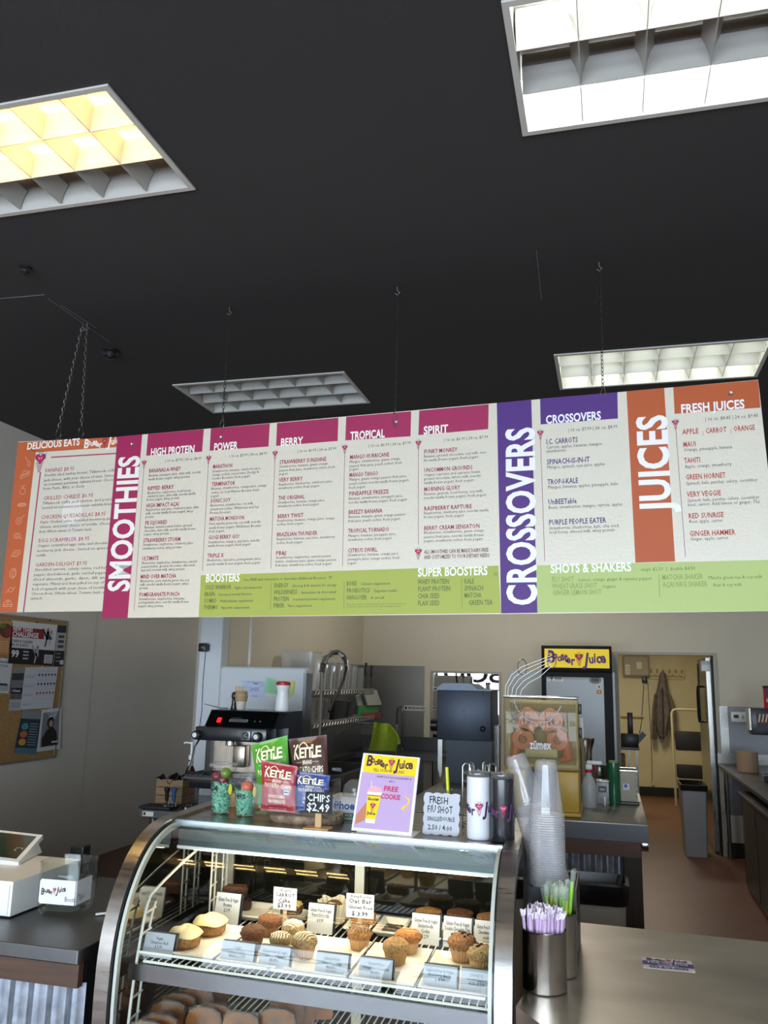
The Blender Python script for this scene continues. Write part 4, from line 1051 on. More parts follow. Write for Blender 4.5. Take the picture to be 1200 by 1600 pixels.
mb = MB(); mb.lathe([(.017, .235), (.018, .262), (.008, .268), (.008, .33), (.014, .332), (.014, .345), (.0, .348)], 16); mb.tube([(0,0,.338), (-.04,-.01,.342), (-.05,-.012,.335)], .006, 8); obj('pump', mb, WHITEP, sy, True)
def pot(px, r, h, label):
    c = PY(px, 1250, 4.67); t = thing('steel_canister', label, 'canister', (c.x, 4.67, .9), group='little steel canisters')
    obj('body', MB().lathe([(r, 0), (r, h), (r-.002, h), (r-.002, .004)], 20, capb=True), CHROME, t, True); obj('rim', MB().lathe([(r, h), (r+.002, h+.001), (r, h+.003)], 20), CHROME, t, True)
pot(301, .028, .035, 'squat shiny steel canister under the espresso machine corner'); pot(292, .022, .02, 'very low steel dish left of the squat canister')

# things on the half wall
FY = 5.663
def hwp(x, y): return PY(x, y, FY)
def sheet_on_wall(label, pts, c, name='paper_notice'):
    return paper(name, label, 'notice', [hwp(*p) for p in pts], (0, -1, 0), m=mat('notice_'+c, c, .6), group='notices taped to the white half wall')
o, P, W, H = sheet_on_wall('pale blue licence sheet reading 2025 taped to the white half wall', [(380, 1089), (413, 1089.5), (414, 1064), (378, 1063)], 'b9c4dc')
P.text('2025', W*.35, H*.38, H*.2, W*.42, '333844', 2); P.rect(W*.5, H*.8, W*.72, H*.85, '333844')
for i in range(4): P.rect(W*.06, H*(.7-.1*i), W*.28, H*(.71-.1*i), '5a6278'); P.rect(W*.78, H*(.85-.06*i), W*.97, H*(.86-.06*i), '5a6278')
P.rect(W*.2, H*.9, W*.9, H*.92, '5a6278'); P.rect(W*.45, H*.05, W*.68, H*.08, '5a6278'); P.done(o)
o, P, W, H = sheet_on_wall('yellow sheet half hidden under the green notice on the half wall', [(414.5, 1083), (459.5, 1087), (461.5, 1064), (446, 1063)], 'c9c977'); P.rect(W*.93, H*.02, W*.95, H*.95, '8a8a40'); P.done(o)
pts = [hwp(*p) for p in [(413, 1080.5), (455, 1091), (452, 1069), (417, 1058)]]
for v in pts: v.y -= .003
o, P, W, H = paper('paper_notice', 'tilted mint green form taped over the yellow sheet on the half wall', 'notice', pts, (0, -1, 0), m=mat('notice_green', '93cba0', .6), group='notices taped to the white half wall')
for i in range(7): P.rect(W*.12, H*(.12+.11*i), W*(.9 if i % 2 else .6), H*(.14+.11*i), '4c8a66')
P.done(o)
c = PY(322, 1012, 5.665)
sec = thing('security_camera', 'small black security camera on the white column', 'camera', (c.x, 5.665, c.z))
obj('body', MB().rbox(-.03, -.07, -.03, .03, -.012, .03, .008), BLACKP, sec, True); obj('lens', MB().lathe([(.018, -.07), (.018, -.078), (.012, -.08)], 18, axis='y', capt=True), BLACKP, sec, True); obj('bracket', MB().box(-.012, -.012, -.02, .03, 0, .02), BLACKP, sec)
e = PY(310, 1140, 5.66)
one('camera_cable', MB().tube([(0, -.004, -.03), (-.006, -.004, -.25), (.0, -.004, -.45), (-.012, -.004, e.z-c.z)], .0025, 5), mat('cable_grey', '6e7276', .5), 'thin grey cable running down the column from the security camera', 'cable', (c.x, 5.663, c.z))
# ------------------------------------------------------------------ curved glass display case
def CLp(a, b, z): return Vector((-1.45+a-.04*b, 2.31+b-.045*a, z))
CW = 1.193
ARC = [(.05,.30),(.02,.5),(0,.70),(0,.83),(.006,.90),(.02,.96),(.045,1.02),(.08,1.075),(.125,1.125),(.18,1.165),(.24,1.19),(.30,1.204),(.36,1.208)]
def offs(path, d):
    out = []
    for i, p in enumerate(path):
        a = path[max(i-1, 0)]; b = path[min(i+1, len(path)-1)]; tx, tz = b[0]-a[0], b[1]-a[1]; L = math.hypot(tx, tz)
        out.append((p[0]+tz/L*d, p[1]-tx/L*d))
    return out
def smooth_path(p, n=3):
    out = []
    for i in range(len(p)-1):
        p0, p1, p2, p3 = p[max(i-1,0)], p[i], p[i+1], p[min(i+2,len(p)-1)]
        for k in range(n):
            t = k/n; out.append(tuple(.5*((2*p1[j])+(-p0[j]+p2[j])*t+(2*p0[j]-5*p1[j]+4*p2[j]-p3[j])*t*t+(-p0[j]+3*p1[j]-3*p2[j]+p3[j])*t**3) for j in (0,1)))
    return out+[p[-1]]
SA = smooth_path(ARC)
dc = thing('display_case', 'curved glass bakery display case with brushed steel end frames, full of muffins and rolls', 'display case', (-.85, 2.7, 0))
M_FR = mat('case_frame_steel', 'aaa59f', .3, 1.0, var=.08, scale=5, stretch=(1, 14, 14), bump=.04, bscale=60)
def arcband(a0, a1, d0, d1, tail=True):
    o1 = offs(SA, d0); i1 = offs(SA, d1)
    if tail: o1 = o1+[(.86, 1.208-d0)]; i1 = i1+[(.86, 1.208-d1)]
    mb = MB(); n = len(o1); vs = [CLp(a, *p) for a in (a0, a1) for p in o1+i1]; m2 = 2*n
    fs = []
    for i in range(n-1):
        fs += [(i, i+1, m2+i+1, m2+i), (n+i+1, n+i, m2+n+i, m2+n+i+1), (i+1, i, n+i, n+i+1), (m2+i, m2+i+1, m2+n+i+1, m2+n+i)]
    fs += [(0, m2, m2+n, n), (n-1, 2*n-1, m2+2*n-1, m2+n-1)]
    return mb.add(vs, fs)
obj('end_frame', arcband(0, .045, 0, .042), M_FR, dc, True, world=True); obj('end_frame', arcband(CW-.045, CW, 0, .042), M_FR, dc, True, world=True)
M_GSK = mat('gasket_black', '0d0d0e', .5); M_GED = mat('pale_trim', 'b9c0b6', .3)
for a0, a1 in ((.045, .049), (CW-.049, CW-.045)): obj('gasket', arcband(a0, a1, .006, .034, False), M_GSK, dc, True, world=True)
for a0, a1 in ((.052, .062), (CW-.062, CW-.052)): obj('glass_edge_trim', arcband(a0, a1, .012, .03, False), M_GED, dc, True, world=True)
gp = offs(SA, .016)
GLS = glass('case_glass', (.96, .98, .97), 1.42, .01)
mb = MB(); mb.sheet(lambda u, v: CLp(.05+(CW-.10)*u, *gp[round(v*(len(gp)-1))]), 1, len(gp)-1, 0); obj('curved_glass', mb, GLS, dc, True, world=True)
# end walls: dark outside, mirror finish inside
M_MIR = mat('mirror_panel', '8f8d84', .06, 1.0)
def endwall(a0, a1, name, m):
    pr = [p for p in offs(SA, .02)] + [(.84, 1.18), (.84, .3)]; mb = MB(); n = len(pr)
    mb.add([CLp(a, *p) for a in (a0, a1) for p in pr], [tuple(range(n-1, -1, -1)), tuple(range(n, 2*n))]+[(i, (i+1) % n, n+(i+1) % n, n+i) for i in range(n)]); obj(name, mb, m, dc, world=True)
endwall(.02, .046, 'end_wall', M_MIR); endwall(CW-.046, CW-.02, 'end_wall', M_MIR)
def cbox(mb, a0, b0, z0, a1, b1, z1): return mb.hexa([CLp(a0,b0,z0), CLp(a1,b0,z0), CLp(a1,b1,z0), CLp(a0,b1,z0), CLp(a0,b0,z1), CLp(a1,b0,z1), CLp(a1,b1,z1), CLp(a0,b1,z1)])
M_DECK = mat('deck_steel', '87817a', .25, 1.0, var=.08, scale=3, stretch=(1, 10, 10))
obj('deck', cbox(MB(), .045, .365, 1.178, CW-.045, .86, 1.2), M_DECK, dc, world=True)
obj('deck_front_rail', cbox(MB(), .05, .345, 1.186, CW-.05, .363, 1.203), mat('rail_pale_metal', 'b6c2c6', .25, .7), dc, world=True)
obj('lamp_canopy', cbox(MB(), .06, .36, 1.118, CW-.06, .372, 1.178), mat('canopy_glossy', '6c7a78', .15, .6), dc, world=True)
obj('lamp_canopy', cbox(MB(), .06, .372, 1.125, CW-.06, .46, 1.13), M_TROFF, dc, world=True)
mb = MB(); mb.cyl(CLp(.10, .40, 1.112), CLp(CW-.10, .40, 1.112), .011, n=10); obj('lamp_tube', mb, mat('case_tube', 'ffffff', .4, emit='fff0cf', es=10), dc, True, world=True)
obj('lamp_lip', cbox(MB(), .06, .352, 1.112, CW-.06, .360, 1.122), mat('lip_white', 'e8e6dc', .3), dc, world=True)
lt = area('case_light', CLp(CW/2, .41, 1.10), (0, 0, 0), CW-.3, .05, 15, (1.0, .86, .60))
area('case_light_low', CLp(CW/2, .12, .835), (0, 0, 0), CW-.3, .03, .8, (1.0, .86, .62))
# back: sliding doors of dark glass between pale posts
M_DG = mat('dark_door_glass', '15150f', .05, 0, spec=.9); M_POST = mat('post_cream', 'c9c4ad', .4)
obj('sliding_door', cbox(MB(), .06, .80, .34, .62, .806, 1.16), M_DG, dc, world=True); obj('sliding_door', cbox(MB(), .57, .812, .34, CW-.06, .818, 1.16), M_DG, dc, world=True)
for a in (.05, .572, CW-.09): obj('door_post', cbox(MB(), a, .79, .34, a+.035, .80, 1.17), M_POST, dc, world=True)
obj('door_rail', cbox(MB(), .06, .78, 1.15, CW-.06, .80, 1.178), M_POST, dc, world=True)
obj('case_floor', cbox(MB(), .045, .03, .42, CW-.045, .82, .45), M_GSK, dc, world=True)
obj('base_cabinet', cbox(MB(), .0, .06, .0, CW, .86, .42), BLACKM, dc, world=True)
# shelves of white wire
SZ, SZ2 = .852, .60
def wireshelf(z, b0, b1, name):
    s = MB()
    for b in (b0, (b0+b1)/2, b1): s.cyl(CLp(.10, b, z-.006), CLp(CW-.07, b, z-.006), .004, n=6)
    obj(name, s, WHITEW, dc, True, world=True)
    for k in range(46):
        a = .105+(CW-.18)*k/45; obj('shelf_wire', MB().cyl(CLp(a, b0, z), CLp(a, b1, z), .0022, n=5), WHITEW, dc, True, world=True)
wireshelf(SZ, .10, .76, 'upper_shelf'); wireshelf(SZ2, .08, .76, 'lower_shelf')
for a0, a1 in ((.085, .50), (.515, CW-.075)):
    lip = obj('shelf_lip', MB().cyl(CLp(a0, .088, SZ+.022), CLp(a1, .088, SZ+.022), .004, n=8), WHITEW, dc, True, world=True)
    n = int((a1-a0)/.021)
    for k in range(n+1):
        a = a0+.004+(a1-a0-.008)*k/n; obj('picket', MB().cyl(CLp(a, .088, SZ-.006), CLp(a, .088, SZ+.022), .002, n=5), WHITEW, lip, True, world=False).matrix_parent_inverse = (Matrix.Translation(dc.location)).inverted()
obj('shelf_front_channel', cbox(MB(), .06, .085, SZ-.055, CW-.06, .13, SZ-.012), mat('channel_steel', 'a7abb0', .22, 1.0), dc, world=True)
obj('shelf_side_bar', cbox(MB(), .06, .1, SZ-.03, .085, .76, SZ-.012), mat('channel_steel'), dc, world=True)
# side rack: bent wire ladder beside the left wall
def rack(a, name):
    path = [(.07, .42), (.075, .62), (.095, .80), (.13, .95), (.155, 1.0), (.19, 1.02), (.40, 1.07), (.66, 1.115)]
    obj(name, MB().tube([CLp(a, *p) for p in smooth_path(path)], .0045, 8), WHITEW, dc, True, world=True)
    ins = [(.12, .42), (.125, .62), (.145, .80), (.175, .94), (.20, .985)]
    obj(name, MB().tube([CLp(a, *p) for p in smooth_path(ins)], .004, 8), WHITEW, dc, True, world=True)
    for z in [.47+.055*i for i in range(10)]:
        f = lambda P_: next((P_[i][0]+(P_[i+1][0]-P_[i][0])*(z-P_[i][1])/(P_[i+1][1]-P_[i][1]) for i in range(len(P_)-1) if P_[i][1] <= z <= P_[i+1][1]), P_[-1][0])
        obj('rung', MB().cyl(CLp(a, f(path), z), CLp(a, f(ins)+.012, z+.004), .0035, n=6), WHITEW, dc, True, world=True)
rack(.075, 'side_rack')
for b in (.56, .66):
    for d in (0, .035): obj('ladder_post', MB().cyl(CLp(.10, b+d, SZ), CLp(.10, b+d, 1.10), .0035, n=6), WHITEW, dc, True, world=True)
    for z in (.90, .95, 1.0, 1.05): obj('rung', MB().cyl(CLp(.10, b, z), CLp(.10, b+.05, z+.006), .003, n=6), WHITEW, dc, True, world=True)

# ---- trays
ZT = SZ+.004
M_MEL = mat('white_melamine', 'e2dfd2', .3)
def tray(a0, b0, a1, b1, label, z=ZT, m=None, h=.016):
    t = thing('serving_tray', label, 'tray', tuple(CLp((a0+a1)/2, (b0+b1)/2, z)), group='white serving trays in the display case')
    mb = MB(); c = Vector(t.location); r = .022
    O = [CLp(a0,b0,z+h), CLp(a1,b0,z+h), CLp(a1,b1,z+h), CLp(a0,b1,z+h)]; O2 = [CLp(a0+.008,b0+.008,z+h), CLp(a1-.008,b0+.008,z+h), CLp(a1-.008,b1-.008,z+h), CLp(a0+.008,b1-.008,z+h)]
    I = [CLp(a0+r,b0+r,z+.004), CLp(a1-r,b0+r,z+.004), CLp(a1-r,b1-r,z+.004), CLp(a0+r,b1-r,z+.004)]; U = [v-Vector((0,0,.004)) for v in I]; OU = [v-Vector((0,0,.004)) for v in O]
    vs = O+O2+I+U+OU; fs = [(8,9,10,11), (15,14,13,12)]
    for i in range(4): j = (i+1) % 4; fs += [(i, j, 4+j, 4+i), (4+i, 4+j, 8+j, 8+i), (16+j, 16+i, 12+i, 12+j), (j, i, 16+i, 16+j)]
    mb.add([v-c for v in vs], fs); obj('dish', mb, m or M_MEL, t)
    return t
for a0, a1, lb in ((.125, .315, 'white tray under the iced cinnamon rolls at the left front'), (.325, .515, 'white tray under the brown and drizzled muffins behind the two left middle cards'), (.535, .725, 'white tray under the chocolate drizzled muffin'), (.735, .92, 'white tray under the two pale crumb muffins with an empty front'), (.93, 1.115, 'white tray under the chocolate chip muffins at the right end')):
    tray(a0, .125, a1, .44, lb)
for a0, a1, lb in ((.17, .30, 'small rear tray holding the brownie stack'), (.305, .40, 'empty rear tray with a dark liner beside the brownies'), (.60, .69, 'rear tray holding the raspberry oat bar'), (.70, .80, 'empty rear tray with a dark liner beside the oat bar'), (.81, .93, 'rear tray behind the snickerdoodle card'), (.935, 1.04, 'rear tray behind the double chocolate chip card'), (1.045, 1.14, 'rear tray at the far right end')):
    tray(a0, .54, a1, .72, lb, h=.02)
M_LINER = mat('dark_liner', '2c2a26', .5)
for a0, b0, a1, b1, lb in ((.33, .57, .39, .68, 'dark flat card lying in the empty rear tray by the brownies'), (.72, .57, .785, .68, 'dark flat card lying in the empty rear tray by the oat bar'), (.775, .16, .86, .235, 'grey price card lying face down at the front of the fourth tray')):
    c = CLp((a0+a1)/2, (b0+b1)/2, ZT+.006); mb = MB(); cbox(mb, a0, b0, ZT+.006, a1, b1, ZT+.008); mb.v = [tuple(Vector(v)-c) for v in mb.v]; one('liner_card', mb, M_LINER if b0 > .5 else mat('card_back_grey', '77756e', .6), lb, 'card', c)

# ---- muffins and friends
M_CRUMB = {}
def crumb(c): return mat('crumb_'+c, c, .75, var=.5, scale=160, bump=1.0, bscale=220)
def muffin(px, py, label, top='6b4226', cup='8a6a48', s=1.0, drizzle=None, chips=None, kind='muffin', zz=None, topk='dome'):
    p = Pz(px, py, (zz or ZT+.005)); t = thing('muffin', label, 'muffin', tuple(p), random.Random(px).uniform(0, 6), group='muffins in the display case')
    n = 48; rs = []
    mb = MB(); vs = []
    for (r, z) in ((.027, 0), (.036, .040), (.039, .050)):
        for k in range(n): rr = r*s*(1+(.035 if k % 2 else -.035)); a = 2*PI*k/n; vs.append((rr*math.cos(a), rr*math.sin(a), z*s))
    fs = [(i*n+k, i*n+(k+1) % n, (i+1)*n+(k+1) % n, (i+1)*n+k) for i in range(2) for k in range(n)]+[tuple(range(n-1, -1, -1))]
    mb.add(vs, fs); obj('paper_cup', mb, mat('cupcake_paper_'+cup, cup, .7), t)
    mb = MB(); mb.blob((0,0,.046*s), .041*s, .041*s, .026*s, 28, 14, .05, seed=px)
    if topk == 'flat': mb.v = [(x*1.04, y*1.04, min(z, .062*s)) for x, y, z in mb.v]
    obj('crown', mb, crumb(top), t, True)
    if drizzle:
        for k in range(7):
            o_ = -.030+.010*k; L = math.sqrt(max(0, .036**2-o_**2))
            pts = [(o_*s+.003*math.sin(i*2), (-L+2*L*i/6)*s, (.046+.027*math.sqrt(max(0, 1-(o_**2+(-L+2*L*i/6)**2)/.041**2)))*s) for i in range(7)]
            obj('icing_line', MB().tube(pts, .0022*s, 5), mat('icing_'+drizzle, drizzle, .35), t, True)
    if chips:
        rnd = random.Random(px+1)
        for k in range(9):
            a, r = rnd.uniform(0, 6.28), rnd.uniform(.0, .032); z = .046+.026*math.sqrt(1-(r/.041)**2)
            obj('chocolate_chip', MB().blob((r*math.cos(a)*s, r*math.sin(a)*s, z*s), .005, .005, .004, 7, 4), mat('choc_chip', chips, .35), t, True)
    return t
muffin(394, 1481, 'dark brown muffin in front behind the sweet potato card', '6e4324', '7a5534', .95)
muffin(420, 1461, 'brown topped muffin at the back left of the second tray', '7d4f2a', '86603c', .92, topk='flat')
muffin(437, 1489, 'small muffin with white icing lines behind the lemon poppy card', 'a88c5c', 'c4b48c', .82, drizzle='e9e1c8')
muffin(457, 1472, 'muffin with white drizzle behind the others in the second tray', 'b39a6e', 'cabb94', .88, drizzle='e9e1c8')
muffin(475, 1496, 'clear wrapped tan muffin at the right of the second tray', 'a9895a', 'b08a58', .95, drizzle='d8c7a0')
muffin(561, 1482, 'tan muffin with dark chocolate drizzle alone on the third tray', 'a06f38', 'b88d5a', .93, drizzle='2e1a12')
muffin(618, 1505, 'pale frosted crumb muffin at the front of the fourth tray', 'b48a50', 'b5884f', .98)
muffin(637, 1488, 'golden crumb muffin behind the pale one on the fourth tray', 'a9703a', 'b8946a', .98, topk='flat')
muffin(722, 1500, 'brown chocolate chip muffin at the rear of the right end tray', '8f6236', 'b08a60', 1.05, chips='1f130d')
muffin(752, 1518, 'pale chocolate chip muffin nearest the right end frame', 'b2905e', 'c0a67c', 1.0, chips='1f130d')
M_ICE = mat('cream_icing', 'ead9a4', .45, bump=.25, bscale=40)
def roll(px, py, label, s=1):
    p = Pz(px, py, ZT+.005); t = thing('iced_roll', label, 'roll', (p.x, p.y+.02, p.z), random.Random(px).uniform(-.5, .5), group='iced cinnamon rolls')
    mb = MB(); mb.lathe([(.040*s, 0), (.050*s, .008), (.051*s, .026), (.046*s, .034), (.0, .036)], 26, capb=True); obj('bun', mb, crumb('a5743f'), t, True)
    mb = MB(); rnd = random.Random(px)
    mb.sheet(lambda u, v: ((.053*s)*v*math.cos(2*PI*u)*(1+.05*math.sin(6*PI*u)), (.053*s)*v*math.sin(2*PI*u)*(1+.04*math.sin(10*PI*u)), .032+.022*(1-v**3)+.0025*math.sin(7*v+6*PI*u)), 28, 10, .004); obj('icing', mb, M_ICE, t, True)
roll(323, 1461, 'thickly iced cinnamon roll at the back of the left front tray'); roll(283, 1481, 'swirled iced cinnamon roll at the front of the left front tray', .95)
def cookie(px, py, col, label, r=.046, chips=None):
    p = Pz(px, py, ZT+.02); t = thing('cookie', label, 'cookie', (p.x, p.y, ZT+.006), group='cookies on the rear trays')
    for k in range(3):
        obj('cookie_disc', MB().lathe([(r*.9, .017*k), (r, .017*k+.006), (r*.96, .017*k+.012), (r*.6, .017*k+.017), (.0, .017*k+.018)], 24, (.002*k, 0, 0), capb=True), crumb(col), t, True)
cookie(668, 1438, 'c08a48', 'golden snickerdoodle cookies peeking over their card'); cookie(717, 1440, '7c5030', 'dark chocolate cookies peeking over their card'); cookie(764, 1447, 'b88650', 'chocolate chip cookies at the rear right end')
def chunk(name, px, py, col, size, label, cat, rot=.3, topcol=None, z=ZT+.006):
    p = Pz(px, py, z); t = thing(name, label, cat, tuple(p), rot)
    sx, sy, sz = size; mb = MB(); mb.blob((0,0,sz/2), sx/2, sy/2, sz/2, 20, 10, .05, seed=px, sq=.45); obj('crumb', mb, crumb(col), t, True)
    if topcol: mb = MB(); mb.blob((0,0,sz*.9), sx*.47, sy*.47, sz*.22, 20, 8, .12, seed=px+1, sq=.5); obj('topping', mb, crumb(topcol), t, True)
    return t
chunk('brownie', 377, 1420, '3d2116', (.07,.06,.035), 'lower dark brownie on the small rear tray', 'brownie')
chunk('brownie', 367, 1404, '4a2a1a', (.085,.06,.04), 'upper brownie with crumbly top stacked on the rear tray', 'brownie', .1, '6b4630', ZT+.045)
t = thing('oval_dish', 'oval white dish holding the carrot cake', 'dish', tuple(Pz(455, 1438, ZT)), .2)
obj('dish', MB().lathe([(.03, 0), (.05, .012), (.062, .03), (.058, .03), (.046, .014), (.0, .006)], 28, sy=.62, capb=True), M_MEL, t, True)
chunk('carrot_cake', 455, 1428, '5f3b20', (.075,.05,.035), 'carrot cake piece with yellow icing in the oval dish', 'cake', .2, 'd8bd6a', ZT+.03)
p = Pz(521, 1440, ZT); t = thing('cupcake_liner_stack', 'crinkled cream paper liner with a pale bar inside beside the peanut butter card', 'paper liner', tuple(p))
mb = MB(); mb.sheet(lambda u, v: ((.036+.018*v)*math.cos(2*PI*u)*(1+.07*math.sin(34*PI*u)), (.036+.018*v)*math.sin(2*PI*u)*(1+.07*math.sin(34*PI*u)), .07*v+.006*v*math.sin(11*u*PI)), 68, 3); obj('liner', mb, mat('liner_cream', 'd9d2b8', .7), t, True)
mb = MB(); mb.blob((0,0,.04), .034, .034, .03, 16, 8, .06); obj('bar', mb, crumb('8c6238'), t, True)
chunk('oat_bar', 568, 1442, 'a97438', (.085,.05,.03), 'raspberry oat bar lying across the rear tray', 'oat bar', .2, 'b98546', ZT+.02)

# ---- price cards
def card(xl, yt, xr, yb, Y, lines, label, dark=True, face=('card_white', 'bcbfc0')):
    a, b = PY(xl, yb, Y), PY(xr, yb+(xr-xl)*.11, Y-.045*(PY(xr, yb, Y).x-PY(xl, yb, Y).x)); h = PY(xl, yt, Y).z-a.z
    z0 = SZ+.001 if dark else a.z
    a.z = b.z = z0; W = (b-a).length
    top = Vector((0, .018, max(h, .05) if not dark else (PY(xl, yt, Y).z-z0)))
    o, P, W, H = paper('price_card', label, 'price card', [a, b, b+top, a+top], (0, -1, .1), .002, group='printed price cards in the display case', m=mat(*face, .6))
    obj('card_back', MB().hexa([v for v in [Vector((.0,.003,0)), Vector((W+.004,.003,0)), Vector((W+.004,.012,0)), Vector((0,.012,0))]]+[v+top for v in [Vector((0,.003,0)), Vector((W+.004,.003,0)), Vector((W+.004,.012,0)), Vector((0,.012,0))]]), BLACKP, o)
    n = len(lines)
    for i, s in enumerate(lines):
        P.text(s[0], W*.5, H*(.80-.16*i) if len(s) < 3 else H*s[2], H*(.095), min(W*.94, s[1]*W), '3a3a3c', 1, 'b' if i == 1 and n > 2 else 'n', anchor='c') if False else None
        wd = min(.92, s[1])*W; P.text(s[0], W*.5-wd/2, H*(.72-.17*i), H*.125, wd, '1c1c20', 1, 'b')
    P.done(o)
    return o
FYc = 2.31+.112
GF, GFV = ('Gluten Free', .5), ('Gluten Free & Vegan', .84)
def fcard(xl, yt, xr, lines, label): card(xl, yt, xr, yt+50, FYc+.005, lines, label, face=('card_white_dimmed', '9ca2a6'))  # white cards, colour greyed to counter the bright light on the front row
fcard(221, 1457, 267, [('Vegan', .25), ('Cinnamon Roll', .62), ('$ 5.99', .25)], 'price card reading vegan cinnamon roll at the left front')
fcard(342, 1471, 393, [('Vegan', .2), ('Sweet Potato', .5), ('Muffin $ 3.99', .5)], 'price card for the sweet potato muffin at the front')
fcard(402, 1478, 449, [GFV, ('Lemon Poppy', .6), ('Muffin', .3), ('$ 3.99', .3)], 'price card reading lemon poppy muffin at the front')
fcard(490, 1489, 541, [GF, ('Chocolate Chip', .62), ('Muffin', .3), ('$ 3.99', .3)], 'price card reading chocolate chip muffin at the front')
fcard(559, 1497, 611, [GF, ('Pineapple Coconut', .8), ('Muffin', .3), ('$ 3.99', .3)], 'price card reading pineapple coconut muffin at the front')
fcard(660, 1508, 713, [GFV, ('Blueberry Muffin', .7), ('$ 3.99', .3)], 'price card reading blueberry muffin at the front')
fcard(719, 1515, 770, [('Gluten Free & Vegan', .42), ('Chocolate Raspberry', .62), ('Muffin $ 3.99', .5)], 'price card reading chocolate raspberry muffin at the right front')
RYc = 2.31+.50
def rcard(xl, yt, xr, lines, label): card(xl, yt, xr, yt+38, RYc, lines, label)
rcard(334, 1395, 372, [GFV, ('Brownie', .35), ('$ 3.99', .25)], 'price card reading brownie in the rear row')
rcard(479, 1412, 519, [GFV, ('Peanut Butter Bar', .7), ('$ 3.99', .25)], 'price card reading peanut butter bar in the rear row')
rcard(642, 1428, 686, [GFV, ('Snickerdoodle', .55), ('Cookie', .3), ('$ 2.99', .25)], 'price card reading snickerdoodle cookie in the rear row')
rcard(692, 1433, 736, [GFV, ('Double Chocolate Chip', .9), ('Cookie', .3), ('$ 2.99', .25)], 'price card reading double chocolate chip cookie in the rear row')
rcard(741, 1439, 778, [GFV, ('Chocolate Chip', .7), ('cookie', .3), ('$ 2.99', .25)], 'price card for the chocolate chip cookie at the rear right end')
def stick_sign(xl, yt, xr, yb, Y, rows, label, stick=.07):
    a, b = PY(xl, yb-2, Y), PY(xr, yb+2, Y); h = PY(xl, yt, Y).z-a.z; top = Vector((0, .0, h))
    o, P, W, H = paper('price_sign', label, 'price sign', [a, b, b+top, a+top], (0, -1, 0), .003, m=mat('card_white', 'd9d9d6'), group='handwritten price signs in the display case')
    obj('wooden_stick', MB().box(W*.42, .001, -(a.z-SZ-.004), W*.58, .004, H*.5), mat('birch_stick', 'c9a983'), o)
    for s, x, y, hh, wd in rows: P.text(s, W*x, H*y, H*hh, W*wd, '1b1b1e', 1, 'b', wob=.07)
    P.done(o)
stick_sign(427, 1385, 463, 1421, 2.31+.46, [('VEGAN', .25, .82, .12, .5), ('CARROT', .08, .58, .17, .84), ('Cake', .2, .33, .18, .55), ('$3.99', .18, .08, .19, .6)], 'handwritten carrot cake price sign on a wooden stick')
stick_sign(541, 1395, 584, 1434, 2.31+.44, [('Raspberry', .15, .85, .11, .75), ('Oat Bar', .08, .62, .19, .84), ('Gluten Free', .06, .38, .13, .9), ('$ 3.99', .2, .08, .18, .6)], 'handwritten raspberry oat bar price sign on a wooden stick')

# ---- wrapped bread slices on the lower shelf
M_WR = glass('wrap_film', (.96, .90, .78), 1.2, .08)
M_BR = mat('banana_bread_crumb', '7c5022', .6, var=.35, scale=22, bump=.4, bscale=60); M_CRUST = mat('bread_crust', '4a2814', .4, var=.2, scale=20)
def slice_(px, py, rot, label, tilt=-.25, s=1.0, zb=SZ2+.004):
    p = Pz(px, py, zb+.09); t = thing('wrapped_bread_slice', label, 'bread slice', (p.x, p.y, zb), (tilt, 0, rot), group='film wrapped bread slices on the lower shelf')
    pr = [(-.052, 0), (.052, 0), (.056, .055), (.048, .078), (.025, .088), (-.02, .09), (-.048, .08), (-.056, .055)]
    pr = [(x*s, z*s) for x, z in pr]
    obj('crumb', MB().prism(pr, -.014, .014, 'y'), M_BR, t); obj('crust', MB().prism([(x*1.03, z*1.03) for x, z in pr], -.011, .011, 'y'), M_CRUST, t)
    mb = MB(); mb.prism([(x*1.1, z*1.08+.001) for x, z in pr], -.018, .018, 'y'); obj('film', mb, M_WR, t)
k = 0
WHERE = ['leftmost front', 'left front second', 'left front third', 'left behind', 'left rear tall', 'left rear second', 'middle front flat', 'middle front second', 'centre front', 'centre second', 'centre third', 'centre behind', 'far left shadowed', 'right of centre rear']
for (x, y, r) in ((248, 1590, .15), (262, 1568, .15), (277, 1556, .2), (228, 1600, .1), (306, 1547, .25), (330, 1534, .3), (318, 1578, .05), (334, 1573, .1), (376, 1585, .05), (432, 1580, .25), (447, 1566, .3), (466, 1552, .35), (214, 1548, .2), (494, 1545, .4)):
    slice_(x, y, r, 'wrapped banana bread slice on the lower shelf, %s of the pile' % WHERE[k]); k += 1
